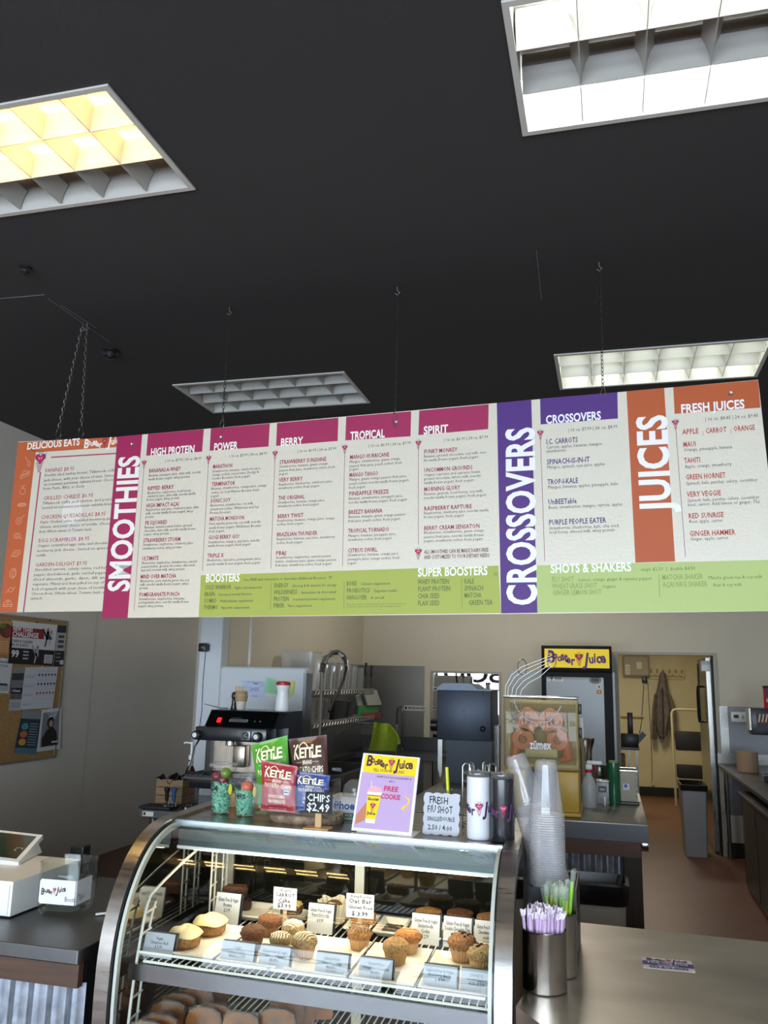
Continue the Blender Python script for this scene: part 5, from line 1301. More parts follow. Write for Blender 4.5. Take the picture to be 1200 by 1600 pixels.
# ------------------------------------------------------------------ on top of the display case
ZD = 1.2
def cup_body(r0, r1, h, n=28, rim=True):
    mb = MB(); pr = [(r0*.9, .003), (r0, 0), (r0+(r1-r0)*.5, h*.5), (r1, h-.008)]
    if rim: pr += [(r1+.002, h-.006), (r1+.0025, h-.001), (r1, h)]
    mb.lathe(pr, n, capb=True); return mb
def treat_cup(px, py, h, fruits, txt_, label):
    p = Pz(px, py, ZD); t = thing('lidded_cup', label, 'cup', (p.x, p.y+.035, ZD), group='lidded cups of green paper shred')
    r0, r1 = .032, .047
    obj('cup', cup_body(r0, r1, h), CLEAR, t, True)
    obj('lid', MB().lathe([(r1+.003, h-.006), (r1+.004, h+.002), (r1-.004, h+.006), (r1-.006, h+.002), (.0, h+.003)], 28), glass('lid_clear', (.93,.93,.92), 1.5, .08, .12, (.8,.78,.74)), t, True)
    rnd = random.Random(px); mb = MB(); hs = h*(.62 if h > .15 else .66)
    for i in range(1500):
        z = rnd.uniform(.004, hs); rr = (r0+(r1-r0)*z/h)*.94; a = rnd.uniform(0, 6.28); q = rr*math.sqrt(rnd.uniform(.45, 1)); c = Vector((q*math.cos(a), q*math.sin(a), z))
        d = Vector((rnd.gauss(0,1), rnd.gauss(0,1), rnd.gauss(0,.8))).normalized()*.010; s_ = d.cross(Vector((c.x, c.y, .01))).normalized()*.0011
        pts = [c-d-s_, c-d+s_, c+d+s_, c+d-s_]
        if all(math.hypot(v.x, v.y) < r0+(r1-r0)*v.z/h-.001 and v.z > .002 for v in pts): mb.add(pts, [(0,1,2,3)])
    obj('paper_shred', mb, mat('green_shred', '79bd9e', .5, var=.5, scale=420), t, kind='stuff')
    for name, c, rr, (x, y, z) in fruits:
        f = MB(); f.blob((x, y, z), rr, rr, rr*.95, 18, 12, .01); obj(name, f, mat('fruit_'+c, c, .3, var=.25, scale=20), t, True)
    obj('sticker', MB().prism([(a*.005, b*.018) for a, b in [(math.cos(q), math.sin(q)) for q in [2*PI*k/14 for k in range(14)]]], 0, .001, 'y', fn=lambda v: Vector((.040+v[0], -.020+v[1]+v[0]*.8, .085+v[2]))), mat('yellow_sticker', 'd9c21c', .5), t)
    P = Print(lambda u, v, w_: Vector(((r0+(r1-r0)*v/h+.001+w_)*math.cos(-PI/2+u/.04), (r0+(r1-r0)*v/h+.001+w_)*math.sin(-PI/2+u/.04), v)))
    P.text(txt_, -.030, h*.47, .020, .034 if len(txt_) < 3 else .045, '10140f', 1, 'b', wob=.05); P.line([(-.03, h*.44), (.012, h*.45)], .0012, '10140f'); P.done(t)
    return t
treat_cup(338, 1273, .165, [('plum', '6a2030', .018, (-.016, -.014, .125)), ('plum', '6a1c30', .018, (.008, -.01, .115)), ('lime', '5e7a2c', .020, (.017, -.012, .138))], '24', 'taller clear cup with green shred, plums and a lime on the case top')
treat_cup(376, 1277, .135, [('apple', 'c4644c', .022, (.010, -.014, .098))], '16oz', 'shorter clear cup with green shred and a pink fruit on the case top')
# wood slab and acrylic box of crisps
p = Pz(463, 1289, ZD)
SLX, SLY = p.x, p.y+.10
sl_ = thing('wood_slab', 'round slice of log with rough bark under the potato chip box', 'wood slab', (SLX, SLY, ZD))
rnd = random.Random(4); rb = [1+rnd.uniform(-.05, .05) for _ in range(36)]
def slabring(s, z): return [(.132*s*rb[k]*math.cos(2*PI*k/36), .095*s*rb[k]*math.sin(2*PI*k/36), z) for k in range(36)]
mb = MB(); vs = slabring(.97, 0)+slabring(1, .012)+slabring(.98, .026); mb.add(vs, [(i*36+k, i*36+(k+1) % 36, (i+1)*36+(k+1) % 36, (i+1)*36+k) for i in range(2) for k in range(36)]+[tuple(range(35, -1, -1))])
obj('bark', mb, mat('bark', '84705a', .9, var=.5, scale=35, bump=1.0, bscale=50), sl_)
mb = MB(); mb.add(slabring(.98, .026)+slabring(.93, .0275), [(k, (k+1) % 36, 36+(k+1) % 36, 36+k) for k in range(36)]+[tuple(36+k for k in range(36))]); obj('cut_face', mb, mat('log_face', 'c49c6a', .6, var=.15, scale=12), sl_)
ZB = ZD+.029
bx0, bx1 = PY(399, 1240, 2.72).x, PY(516, 1240, 2.72).x
BY0 = 2.70; BY1 = BY0+.13
ab = thing('acrylic_box', 'clear acrylic bin holding potato chip bags', 'acrylic bin', ((bx0+bx1)/2, (BY0+BY1)/2, ZB))
def acry(x0, y0, z0, x1, y1, z1): obj('acrylic_wall', MB().box(x0, y0, z0, x1, y1, z1), ACRYL, ab, world=True)
zt1 = ZB+.115
acry(bx0, BY0, ZB, bx1, BY0+.003, zt1-.02); acry(bx0, BY1, ZB, bx1, BY1+.003, zt1+.03); acry(bx0, BY0+.003, ZB, bx0+.003, BY1, zt1); acry(bx1-.003, BY0+.003, ZB, bx1, BY1, zt1); acry(bx0+.003, BY0+.003, ZB, bx1-.003, BY1, ZB+.003)
def bag(px4, Ys, label, col, dark, name2='POTATO CHIPS', sub=None, ink2='f0e6c0', bulge=.026, extra=0):
    """px4: bl, br, tr, tl corners in the view; Ys: depth of bottom and top edge"""
    Ys = (Ys[0]+.05, Ys[1]+.05)
    c = [PY(*px4[0], Ys[0]), PY(*px4[1], Ys[0]), PY(*px4[2], Ys[1]), PY(*px4[3], Ys[1])]
    t = thing('chip_bag', label, 'chip bag', tuple((c[0]+c[1])/2), group='bags of potato chips'); n = (c[1]-c[0]).cross(c[3]-c[0]).normalized()
    if n.y > 0: n = -n
    W, H = (c[1]-c[0]).length, (c[3]-c[0]).length; o = Vector(t.location)
    def pt(u, v, w_, sgn=1):
        b = bulge*max(0, math.sin(PI*min(max(u, 0), 1)))**.6*max(0, math.sin(PI*min(max((v-.06)/.88, 0), 1)))**.55
        wr = .0018*math.sin(23*u+5*v)*math.sin(17*v+3*u)
        q = (c[0]*(1-u)+c[1]*u)*(1-v)+(c[3]*(1-u)+c[2]*u)*v
        pinch = .035*W*math.sin(PI*v)*(1 if .5 > u else -1)*(abs(u-.5)*2)**3
        return q+(c[1]-c[0]).normalized()*pinch + n*(sgn*(b+.0008)+ (wr if 0 < u < 1 and .1 < v < .9 else 0)+w_)-o
    m = mat('bag_'+col, col, .38, var=.08, scale=15, coat=.3)
    mb = MB(); mb.sheet(lambda u, v: pt(u, v, 0), 20, 24); obj('bag_front', mb, m, t, True)
    mb = MB(); mb.sheet(lambda u, v: pt(1-u, v, 0, -1), 14, 16); obj('bag_back', mb, m, t, True)
    P = Print(lambda u, v, w_: pt(u/W, v/H, w_), .0009)
    yk = .70
    P.rect(W*.02, H*.955, W*.98, H*.995, dark, 1, 8) if False else None
    # cream wordmark with a kettle spout arc
    for i, (ch, x, k_, dy) in enumerate((('K', .13, 1.35, -.01), ('E', .29, .95, .0), ('T', .40, .95, .0), ('T', .51, .95, .0), ('L', .61, 1.2, -.005), ('E', .72, 1.0, 0))):
        P.text(ch, W*(x-.012), H*(yk+dy-.012), H*.135*k_, W*.15, dark, 1, 'h'); P.text(ch, W*(x-.01), H*(yk+dy), H*.15*k_, W*.16, ink2, 2, 'h')
    P.line([(W*(.28+.02*i), H*(yk+.155+.075*math.sin(PI*i/12)*.9)) for i in range(13)], H*.016, ink2, 2)
    P.text('BRAND', W*.38, H*(yk-.095), H*.055, W*.26, ink2, 2, 'b'); P.line([(W*.2, H*(yk-.065)), (W*.35, H*(yk-.065))], .001, ink2, 2); P.line([(W*.65, H*(yk-.065)), (W*.8, H*(yk-.065))], .001, ink2, 2)
    P.text(name2, W*.14, H*(yk-.215), H*.085, W*.76, ink2, 2, 'b')
    P.rect(W*.70, H*(yk-.33), W*.84, H*(yk-.24), 'd6e4ea', 2); P.rect(W*.71, H*(yk-.30), W*.83, H*(yk-.26), '3a78a8', 3)
    if sub:
        for i, s in enumerate(sub): P.text(s, W*(.5-.03*len(s)), H*(.28-.10*i), H*.07, W*.06*len(s), ink2, 2, 'b')
        P.line([(W*.15, H*.12), (W*.85, H*.12)], .0012, ink2, 2); P.text('NET WT 2 OZ', W*.25, H*.055, H*.025, W*.5, ink2, 2)
    P.done(t); return t
bag([(404, 1262), (460, 1262), (449, 1149), (392, 1163.5)], (2.75, 2.775), 'green potato chip bag leaning at the back left of the bin', '4e9a2c', '2c5a1c')
bag([(461, 1262), (519, 1262), (510.5, 1148), (451, 1155)], (2.745, 2.775), 'brown potato chip bag at the back right of the bin', '4a2a26', '241212')
bag([(407, 1266), (462, 1270), (465, 1197.5), (408, 1187.5)], (2.69, 2.70), 'red potato chip bag at the front of the bin', '9c2430', '4a1015', sub=['BACKYARD', 'BARBEQUE'], bulge=.018)
bag([(464, 1266), (513, 1266), (516, 1212), (457, 1204.5)], (2.70, 2.715), 'blue potato chip bag at the front right of the bin', '2a448c', '14204a', sub=['SEA SALT', '& VINEGAR'], bulge=.018)
# chalkboard price sign on a wooden foot
p = Pz(498, 1295, ZD)
cs = thing('chalkboard_sign', 'little black chalkboard reading chips 2.49 on a wooden foot', 'price sign', (p.x, p.y-.008, ZD))
M_PINE = mat('pale_pine', 'c29a6a', .6, var=.12, scale=10)
obj('foot', MB().rbox(-.042, -.028, 0, .042, .028, .006, .001), M_PINE, cs); obj('post', MB().box(-.009, -.004, .006, .011, .002, .07), M_PINE, cs)
a, b, zt = PY(477, 1255, p.y-.016).x-p.x, PY(519, 1255, p.y-.016).x-p.x, PY(498, 1238, p.y-.016).z-ZD
zb2 = PY(498, 1271, p.y-.016).z-ZD
obj('board', MB().box(a, -.009, zb2, b, -.005, zt), mat('chalkboard', '101113', .7), cs)
P = Print(front(-.0092)); W = b-a; H = zt-zb2; P.text('CHIPS', a+W*.06, zb2+H*.56, H*.33, W*.86, 'd5dadd', 1, 'b', wob=.04); P.text('$2.49', a+W*.06, zb2+H*.1, H*.36, W*.86, 'd5dadd', 1, 'b', wob=.05); P.done(cs)
# white box with blue lettering and a plastic dome behind
p = PY(516, 1282, 2.90)
pb = thing('straw_box', 'white carton with blue lettering and a green stripe behind the chip bin', 'carton', (p.x, 2.90, ZD))
wB = PY(560, 1282, 2.90).x-p.x; obj('carton', MB().box(0, 0, 0, wB+.03, .10, .072), PAPER, pb)
P = Print(front(-.0004)); P.text('Phoenix', .012, .032, .024, .12, '1c4f9c', 1, 'h'); P.rect(0, .004, wB+.03, .020, '2a7a5c', 1); P.text('EASY PICK UP', .02, .008, .008, .08, 'e0e0e0', 2, 'b'); P.done(pb)
one('plastic_dome', MB().lathe([(.045, 0), (.046, .008), (.040, .035), (.022, .052), (.0, .056)], 24), glass('dome_clear', (.85,.87,.9), 1.5, .08, .1), 'clear plastic dome lid on top of the white carton', 'lid', (p.x+.075, 2.945, ZD+.0725), smooth=True)
q = Pz(348, 1263, ZD)
one('pine_board', MB().rbox(0, 0, 0, .17, .02, .05, .002), M_PINE, 'pale pine block behind the two shred cups', 'board', (q.x-.004, 2.98, ZD), smooth=True)
# poster in a slanted acrylic stand
c4 = [PY(549, 1290, 2.68), PY(643, 1297, 2.655), PY(656, 1175, 2.745), PY(568, 1169.5, 2.77)]
zoff = ZD+.003-min(v.z for v in c4)
c4 = [v+Vector((0, 0, ZD+.003-c4[0].z if i in (0, 3) else ZD+.003-c4[1].z)) for i, v in enumerate(c4)]
n = (c4[1]-c4[0]).cross(c4[3]-c4[0]).normalized(); n = n if n.y < 0 else -n
ps = thing('poster_stand', 'slanted stand with a yellow and lilac poster offering a free cookie', 'poster stand', (c4[0].x+.1, c4[0].y+.05, ZD))
f = qfn(c4[0], c4[1], c4[2], c4[3], n, 1, 1)
mb = MB(); mb.hexa([f(a, b, -.006) for a, b in ((0,0),(1,0),(1,1),(0,1))]+[f(a, b, 0) for a, b in ((0,0),(1,0),(1,1),(0,1))]); obj('frame', mb, WHITEP, ps, world=True)
mb = MB(); g = lambda a, y, z: Vector((f(a, 0, 0).x, y, z)); mb.hexa([g(.1, c4[0].y-.01, ZD), g(1.04, c4[1].y-.012, ZD), g(1.04, c4[1].y+.09, ZD), g(.1, c4[0].y+.09, ZD)]+[g(.1, c4[0].y-.01, ZD+.003), g(1.04, c4[1].y-.012, ZD+.003), g(1.04, c4[1].y+.09, ZD+.003), g(.1, c4[0].y+.09, ZD+.003)]); obj('foot', mb, WHITEP, ps, world=True)
W, H = (c4[1]-c4[0]).length, (c4[3]-c4[0]).length; P = Print(qfn(c4[0], c4[1], c4[2], c4[3], n, W, H))
P.rect(W*.03, H*.04, W*.955, H*.75, 'b59cc4', 1); P.rect(W*.04, H*.745, W*.965, H*.985, 'e8ca12', 1)
P.logo(W*.08, H*.86, W*.84, '3b1238', 2, -.03, edge=None); P.text('TELL US HOW WE DID!', W*.22, H*.77, H*.035, W*.55, '5a2a1a', 2, 'b')
P.text('LEAVE US A REVIEW &', W*.30, H*.695, H*.022, W*.58, '1c1420', 2, 'b') if False else P.text('LEAVE US A GOOGLE REVIEW &', W*.30, H*.695, H*.022, W*.60, '1c1420', 2, 'b'); P.text('GET A', W*.52, H*.645, H*.02, W*.1, '1c1420', 2, 'b')
P.text('FREE', W*.45, H*.53, H*.06, W*.25, 'c01c50', 2, 'h'); P.text('COOKIE', W*.42, H*.43, H*.06, W*.33, 'c01c50', 2, 'h')
P.line([(W*.83, H*.48), (W*.90, H*.44), (W*.88, H*.36), (W*.80, H*.33)], H*.016, 'e8ca12', 2); P.line([(W*.85, H*.37), (W*.79, H*.33), (W*.85, H*.30)], H*.012, 'e8ca12', 2)
P.poly([(W*.0+W*.05, H*.08), (W*.2, H*.14), (W*.24, H*.32), (W*.18, H*.36), (W*.05, H*.2)], 'b9785a', 2)
P.poly([(W*.22, H*.11), (W*.37, H*.11), (W*.43, H*.50), (W*.18, H*.50)], 'f2f0ec', 2); P.poly([(W*.215, H*.16), (W*.38, H*.16), (W*.425, H*.46), (W*.185, H*.46)], 'e8ca12', 3); P.rect(W*.185, H*.45, W*.43, H*.462, 'a83a3a', 4)
P.poly([(W*.17, H*.50), (W*.44, H*.50), (W*.40, H*.56), (W*.30, H*.585), (W*.20, H*.56)], 'dba7b0', 3); P.line([(W*.24, H*.56), (W*.22, H*.64)], W*.012, 'f0d8dc', 4)
P.text('Booster', W*.205, H*.395, H*.035, W*.19, '3b1238', 4, 'h', wob=.06); P.heart(W*.305, H*.33, W*.035, layer=4); P.text('Juice', W*.225, H*.215, H*.035, W*.14, '3b1238', 4, 'h', wob=.06)
P.done(ps, world=True)
# jar with a straw, and its scalloped plaque
p = Pz(688, 1306, ZD)
fs_ = thing('plaque', 'silver scalloped plaque with handwritten flu shot prices', 'sign', (p.x, p.y+.01, ZD))
sc = MB(); pts = []
WW, HH = .118, .122
for side in range(4):
    for k in range(12):
        t_ = k/12; bmp = .004*abs(math.sin(PI*t_*4))
        pts.append([(-WW/2+WW*t_, .004-bmp), (WW/2-.004+bmp, .004+HH*t_), (WW/2-WW*t_, HH-.0+bmp), (-WW/2+.004-bmp, HH-HH*t_)][side])
sc.prism(pts, -.004, 0, 'y'); sc.v = [(x, y+z*.12, z) for x, y, z in sc.v]
obj('plate', sc, mat('plaque_silver', 'a8aab0', .5, .1), fs_)
P = Print(lambda u, v, w_: Vector((u, v*.12-.0045-w_, v))); 
for s, x, y, h, wd in (('FRESH', -.040, .093, .020, .062), ('FIU SHOT', -.045, .066, .021, .082), ('SINGLE/DOUBLE', -.045, .042, .012, .088), ('2.50 / 4.00', -.042, .016, .014, .078)): P.text(s, x, y, h, wd, '17171c', 1, 'b', wob=.06)
P.done(fs_)
mj = thing('mason_jar', 'clear mason jar with a yellow straw behind the plaque', 'jar', (p.x+.012, p.y+.075, ZD))
obj('jar', MB().lathe([(.030, .0), (.036, .006), (.036, .095), (.029, .108), (.029, .112), (.032, .114), (.032, .118), (.029, .120), (.031, .126), (.031, .130), (.028, .132)], 26, capb=True), glass('jar_clear', (.9,.93,.92), 1.55), mj, True)
obj('straw', MB().cyl((.004, .0, .012), (-.006, -.005, .20), .0055, n=10), mat('straw_yellow', 'c4c81e', .35), mj, True)
# wire ring rack
q = Pz(745, 1298, ZD)
wr = thing('wire_rack', 'round silver wire rack of stacked rings behind the white tumbler', 'wire rack', (q.x-.005, q.y+.10, ZD))
for k in range(7): z = .008+.027*k; obj('ring', MB().tube([(.055*math.cos(a), .055*math.sin(a), z) for a in [2*PI*i/26 for i in range(26)]], .0022, 6, closed=True), CHROMED, wr, True)
for a in (2.4, 3.3, 4.3, 5.4, .5, 1.4):
    c_, s_ = math.cos(a), math.sin(a); obj('upright', MB().tube([(.058*c_, .058*s_, 0), (.058*c_, .058*s_, .19), (.05*c_, .05*s_, .20), (.035*c_, .035*s_, .198), (.034*c_, .034*s_, .06)], .0024, 6), CHROMED, wr, True)
def tumbler(px, py, m, label, lc):
    p = Pz(px, py, ZD); t = thing('tumbler', label, 'tumbler', (p.x, p.y+.037, ZD), group='tall logo tumblers')
    r = .0365; H = .183
    obj('body', MB().lathe([(r-.004, 0), (r-.001, .002), (r, .006), (r, H), (r-.002, H+.003), (r-.006, H+.003)], 36, capb=True), m, t, True)
    lidm = glass('tumbler_lid', (.55,.55,.56), 1.6, .1, .25, (.3,.3,.3))
    obj('lid', MB().lathe([(r-.001, H+.002), (r+.0005, H+.006), (r, H+.014), (r-.004, H+.017), (.0, H+.016)], 36), lidm, t, True)
    obj('slider', MB().tube([(-.004,-.004,H+.016), (0,-.01,H+.024), (.006,-.012,H+.018)], .0025, 6), glass('dome_clear', (1,1,1)), t, True)
    P = Print(oncyl(r+.0002), .0003); P.logo(-.092, .085, .185, lc, 1); P.done(t); return t
tumbler(745, 1314, mat('tumbler_white', 'dcdde2', .25, coat=.4), 'white tumbler with purple wordmark on the case top', '3b1a4a')
tumbler(783, 1318, mat('tumbler_black', '14161b', .25, coat=.4), 'black tumbler with dark purple wordmark at the right end of the case top', '54305e')
q = Pz(806, 1292, ZD)
t = thing('scraper_dish', 'small white and yellow tub behind the black tumbler', 'tub', (q.x-.035, q.y+.04, ZD))
obj('tub', MB().lathe([(.026, 0), (.030, .012), (.028, .014), (.0, .013)], 24, sy=.7, capb=True), WHITEP, t, True); obj('label', MB().lathe([(.0, .0142), (.018, .0142)], 20, sy=.7), mat('yellow_sticker'), t)
# ------------------------------------------------------------------ right counter, straws and cups
cr = thing('counter', 'bare steel service counter in the right foreground', 'counter', (.5, 2.6, 0))
bl_, br_ = Pz(895, 1440, .9), Pz(1200, 1472, .9); d = (br_-bl_)/(br_.x-bl_.x)
k0 = Pz(806, 1572, .9); k1 = Pz(844, 1600, .9); kd = (k1-k0)
back = lambda x: bl_.y+d.y*(x-bl_.x)
foot = k0+kd*6
poly = [(k0.x, k0.y), (foot.x, foot.y), (2.0, foot.y+.1), (2.0, back(2.0)), (-.232, back(-.232)), (-.232, k0.y+.12)]
obj('countertop', MB().prism(poly, .86, .90, 'z'), mat('counter_steel', 'd2c8be', .33, 1.0, var=.14, scale=2.2, stretch=(1, 2.5, 1), bump=.02, bscale=5), cr, world=True)
obj('cabinet', MB().prism([(k0.x+.05, k0.y+.06), (foot.x+.05, foot.y+.06), (1.95, foot.y+.2), (1.95, back(1.95)-.04), (-.20, back(-.2)-.04), (-.20, k0.y+.14)], 0, .86, 'z'), BLACKM, cr, world=True)
sp = [Pz(1005, 1512, .9), Pz(1087, 1520, .9), Pz(1080, 1502, .9), Pz(1003, 1495, .9)]
o, P, W, H = paper('counter_sticker', 'white and purple shop sticker with a phone number on the right counter', 'sticker', sp, (0, 0, 1), .0006, m=mat('sticker_white', 'd2cdd2', .35))
P.rect(0, H*.30, W, H*.66, '4a2a72', 1); P.logo(W*.08, H*.74, W*.84, '3b1238', 2); P.text('Park City Plaza', W*.1, H*.49, H*.13, W*.8, 'e2dcea', 2, 'b'); P.text('location', W*.3, H*.33, H*.11, W*.4, 'e2dcea', 2, 'b'); P.text('435-615-0099', W*.12, H*.07, H*.17, W*.76, '3a2a60', 2, 'h'); P.done(o)
one('wire_stub', MB().tube([(0,0,0), (.001,0,.012), (-.001,.001,.02)], .0008, 5), WHITEP, 'tiny white tie end standing at the back edge of the right counter', 'tie', (Pz(906, 1440, .9)))
def holder(px, py, ptop, halfpx, label):
    p = Pz(px, py, .9); dist = (p-CAM).length; r = halfpx*dist/FPX*.98; c = Vector((p.x, p.y+r, .9)); h = PY(px, ptop, c.y-r*.2).z-.9
    t = thing('straw_holder', label, 'straw holder', tuple(c)); obj('tube', MB().lathe([(r-.004, 0), (r, .003), (r, h-.004), (r+.0015, h-.001), (r, h), (r-.002, h-.002), (r-.002, .004), (.0, .004)], 40, capb=True), mat('holder_steel', 'a5a19a', .16, 1.0, var=.05, scale=3, stretch=(1, 1, 12)), t, True)
    return c, r, h
hc, hr, hh = holder(849, 1557, 1452, 30.5, 'steel cylinder of lilac paper wrapped straws on the right counter')
gc, gr, gh = holder(872, 1531, 1425, 25, 'steel cylinder of green straws behind the lilac ones')
M_LIL = mat('straw_wrapper_lilac', 'c2a6c8', .6, var=.12, scale=60, stretch=(1,1,.1)); M_WRW = mat('wrapper_white_tip', 'ddd0dc', .6)
rnd = random.Random(11)
proto = None
for i in range(60):
    a = 2.39996*i; q = hr*.88*math.sqrt((i+.5)/60); L = .190+rnd.uniform(-.012, .006)
    if proto is None:
        proto = thing('wrapped_straw', 'thin lilac paper wrapped straw in the front steel cylinder', 'straw', (hc.x, hc.y, .905), group='lilac wrapped straws')
        obj('wrapper', MB().cyl((0,0,.0), (0,0,.176), .0042, n=8), M_LIL, proto, True)
        mb = MB(); mb.sheet(lambda u, v: ((-.0055+.011*u)*(1+.5*v), .0015*math.sin(9*u+4*v), .174+.018*v+.002*math.sin(8*u)), 5, 2, .0008); obj('crimped_tip', mb, M_WRW, proto)
        s_ = proto
    else: s_ = dup(proto, (0,0,0))
    lean = .10*q/hr
    s_.location = (hc.x+q*math.cos(a)*.8, hc.y+q*math.sin(a)*.8, .905+L-.19); s_.rotation_euler = (-lean*math.sin(a), lean*math.cos(a), rnd.uniform(0, 3))
proto = None
M_GS = mat('straw_green', '86c41e', .35); M_YS = mat('straw_lime', 'c8cf2c', .35); M_FILM = glass('straw_film', (.96,.98,.94), 1.5, .12, .15, (.8,.85,.75))
for i in range(26):
    a = 2.39996*i; q = gr*.85*math.sqrt((i+.5)/26)
    t = thing('wide_straw', 'wide green straw in clear film in the rear steel cylinder', 'straw', (gc.x+q*math.cos(a)*.85, gc.y+q*math.sin(a)*.85, .905+rnd.uniform(-.005, .012)), group='wide green straws') if proto is None else dup(proto, (gc.x+q*math.cos(a)*.85, gc.y+q*math.sin(a)*.85, .905+rnd.uniform(-.005, .012)))
    if proto is None:
        proto = t; obj('straw', MB().cyl((0,0,0), (0,0,.19), .0055, n=10), M_GS, t, True)
        mb = MB(); mb.sheet(lambda u, v: ((.0065+.004*v)*math.cos(2*PI*u)*(1-.5*v*abs(math.sin(PI*u))), (.0065+.004*v)*math.sin(2*PI*u), .17+.05*v+.004*math.sin(12*u)), 12, 4); obj('film_end', mb, M_FILM, t, True)
    elif i % 4 == 1:
        for ch in t.children:
            if ch.name.startswith('straw'): ch.data = ch.data.copy(); ch.data.materials[0] = M_YS
        t['label'] = 'wide yellowish straw among the green ones in the rear steel cylinder'; t['group'] = 'yellowish straws'
    lean = .12*q/gr; t.rotation_euler = (-lean*math.sin(a), lean*math.cos(a), rnd.uniform(0, 3))
p = PY(890, 1440, gc.y)
t = dup(proto, (p.x-.01, gc.y, .95), (0, .10, 0), 'single green straw standing tallest at the right of its cylinder', 'tall green straw'); 
# added cup caddy, unseen behind the straws, put in as support for the cup stacks
cy_ = gc.y+gr+.075
ca = PY(862, 1480, cy_).x
cd_ = thing('added_cup_caddy', 'added unseen black caddy behind the straw cylinders, put in to carry the cup stacks', 'caddy', (ca, cy_, .9))
mb = MB(); mb.box(-.055, -.055, 0, .075, -.05, .20); mb.box(-.055, .18, 0, .075, .185, .20); mb.box(-.055, -.05, 0, -.05, .18, .20); mb.box(.07, -.05, 0, .075, .18, .20); mb.box(-.05, -.05, 0, .07, .18, .006); obj('bin', mb, BLACKP, cd_)
M_CUP = glass('cup_plastic', (.965, .965, .965), 1.6, .06, .16, (.85, .85, .88))
R0, R1, CHH, PITCH_ = .031, .049, .150, .0066
def cupmeshes():
    full = MB().lathe([(.0, CHH-.002), (R0-.004, CHH-.002), (R0-.002, CHH), (R0, CHH-.003)] + [(R0+(R1-.001-R0)*t+(.0009 if k % 2 else 0), CHH-.003-(CHH-.015)*t) for k, t in enumerate([i/30 for i in range(1, 30)])] + [(R1-.001, .012), (R1, .006), (R1+.0028, .005), (R1+.003, .002), (R1, 0)], 32)
    rim = MB().lathe([(R1-.002, .0064), (R1-.0005, .0045), (R1+.0028, .0040), (R1+.0034, .002), (R1, 0)], 32)
    return full, rim
fullm, rimm = cupmeshes()
M_RIM = glass('cup_rim_plastic', (.93, .93, .94), 1.7, .12, .34, (.85, .85, .88))
def stack(base, top_dir, n, lab_top, lab, grp):
    d_ = Vector(top_dir).normalized(); rot = d_.to_track_quat('Z', 'Y').to_euler()
    first = None
    for i in range(n):
        loc = Vector(base)+d_*PITCH_*i
        if i == n-1:
            one('clear_plastic_cup', fullm, M_CUP, lab_top, 'cup', loc, tuple(rot), smooth=True)
        elif first is None: first = one('clear_plastic_cup', rimm, M_RIM, lab, 'cup', loc, tuple(rot), grp, smooth=True)
        else: c = first.copy(); COL.objects.link(c); c.location = loc
ytop = PY(852, 1188, cy_)
n1 = int((ytop.z-CHH-.92)/PITCH_)
n1 = min(n1, 78)
stack((ytop.x+.002, cy_, ytop.z-CHH-n1*PITCH_), (0, 0, 1), n1+1, 'topmost upturned cup of the upright clear cup stack', 'clear upturned cup nested in the upright stack', 'cups of the upright stack')
Y2 = cy_+.115
tp, lw_ = PY(805, 1180, Y2), PY(868, 1392, Y2)
dv = (tp-lw_); Ls = dv.length; n2 = int((Ls-CHH)/PITCH_)+4
dv.normalize()
stack(tp-dv*(CHH+n2*PITCH_), dv, n2+1, 'topmost upturned cup of the leaning clear cup stack', 'clear upturned cup nested in the leaning stack', 'cups of the leaning stack')

# ------------------------------------------------------------------ rubbish bin behind the counter
p0, p1 = PY(866, 1385, 4.38), PY(979, 1385, 4.38)
zb = PY(930, 1383, 4.38).z
rb_ = thing('rubbish_bin', 'grey rubbish bin with a black bag folded over its rim, under the island counter', 'bin', ((p0.x+p1.x)/2, 4.50, 0))
def rrect(x0, y0, x1, y1, r, n=5):
    pts = []
    for cx, cy, a0 in ((x1-r, y0+r, -PI/2), (x1-r, y1-r, 0), (x0+r, y1-r, PI/2), (x0+r, y0+r, PI)):
        for k in range(n+1): a = a0+PI/2*k/n; pts.append((cx+r*math.cos(a), cy+r*math.sin(a)))
    return pts
def loft(secs, capb=True, capt=False):
    mb = MB(); n = len(secs[0][0]); vs = [(x, y, z) for pts, z in secs for x, y in pts]; fs = [(i*n+k, i*n+(k+1) % n, (i+1)*n+(k+1) % n, (i+1)*n+k) for i in range(len(secs)-1) for k in range(n)]
    if capb: fs.append(tuple(range(n-1, -1, -1)))
    if capt: fs.append(tuple((len(secs)-1)*n+k for k in range(n)))
    return mb.add(vs, fs)
hw2 = (p1.x-p0.x)/2
obj('body', loft([(rrect(-hw2*.8, -.10, hw2*.8, .11, .04), 0), (rrect(-hw2, -.12, hw2, .13, .05), zb)]), mat('bin_grey', '8c8a80', .5), rb_, True)
rnd = random.Random(5)
def wob(pts, s): return [(x+rnd.uniform(-s, s), y+rnd.uniform(-s, s)) for x, y in pts]
obj('bag', loft([(wob(rrect(-hw2-.004, -.124, hw2+.004, .134, .05), .003), zb-.09), (rrect(-hw2-.012, -.132, hw2+.012, .14, .05), zb-.04), (rrect(-hw2-.012, -.132, hw2+.012, .14, .05), zb), (rrect(-hw2+.004, -.116, hw2-.004, .126, .05), zb+.008), (wob(rrect(-hw2*.85, -.10, hw2*.85, .11, .04), .008), zb-.08)], False, True), mat('black_bag', '0e0e10'), rb_, True)

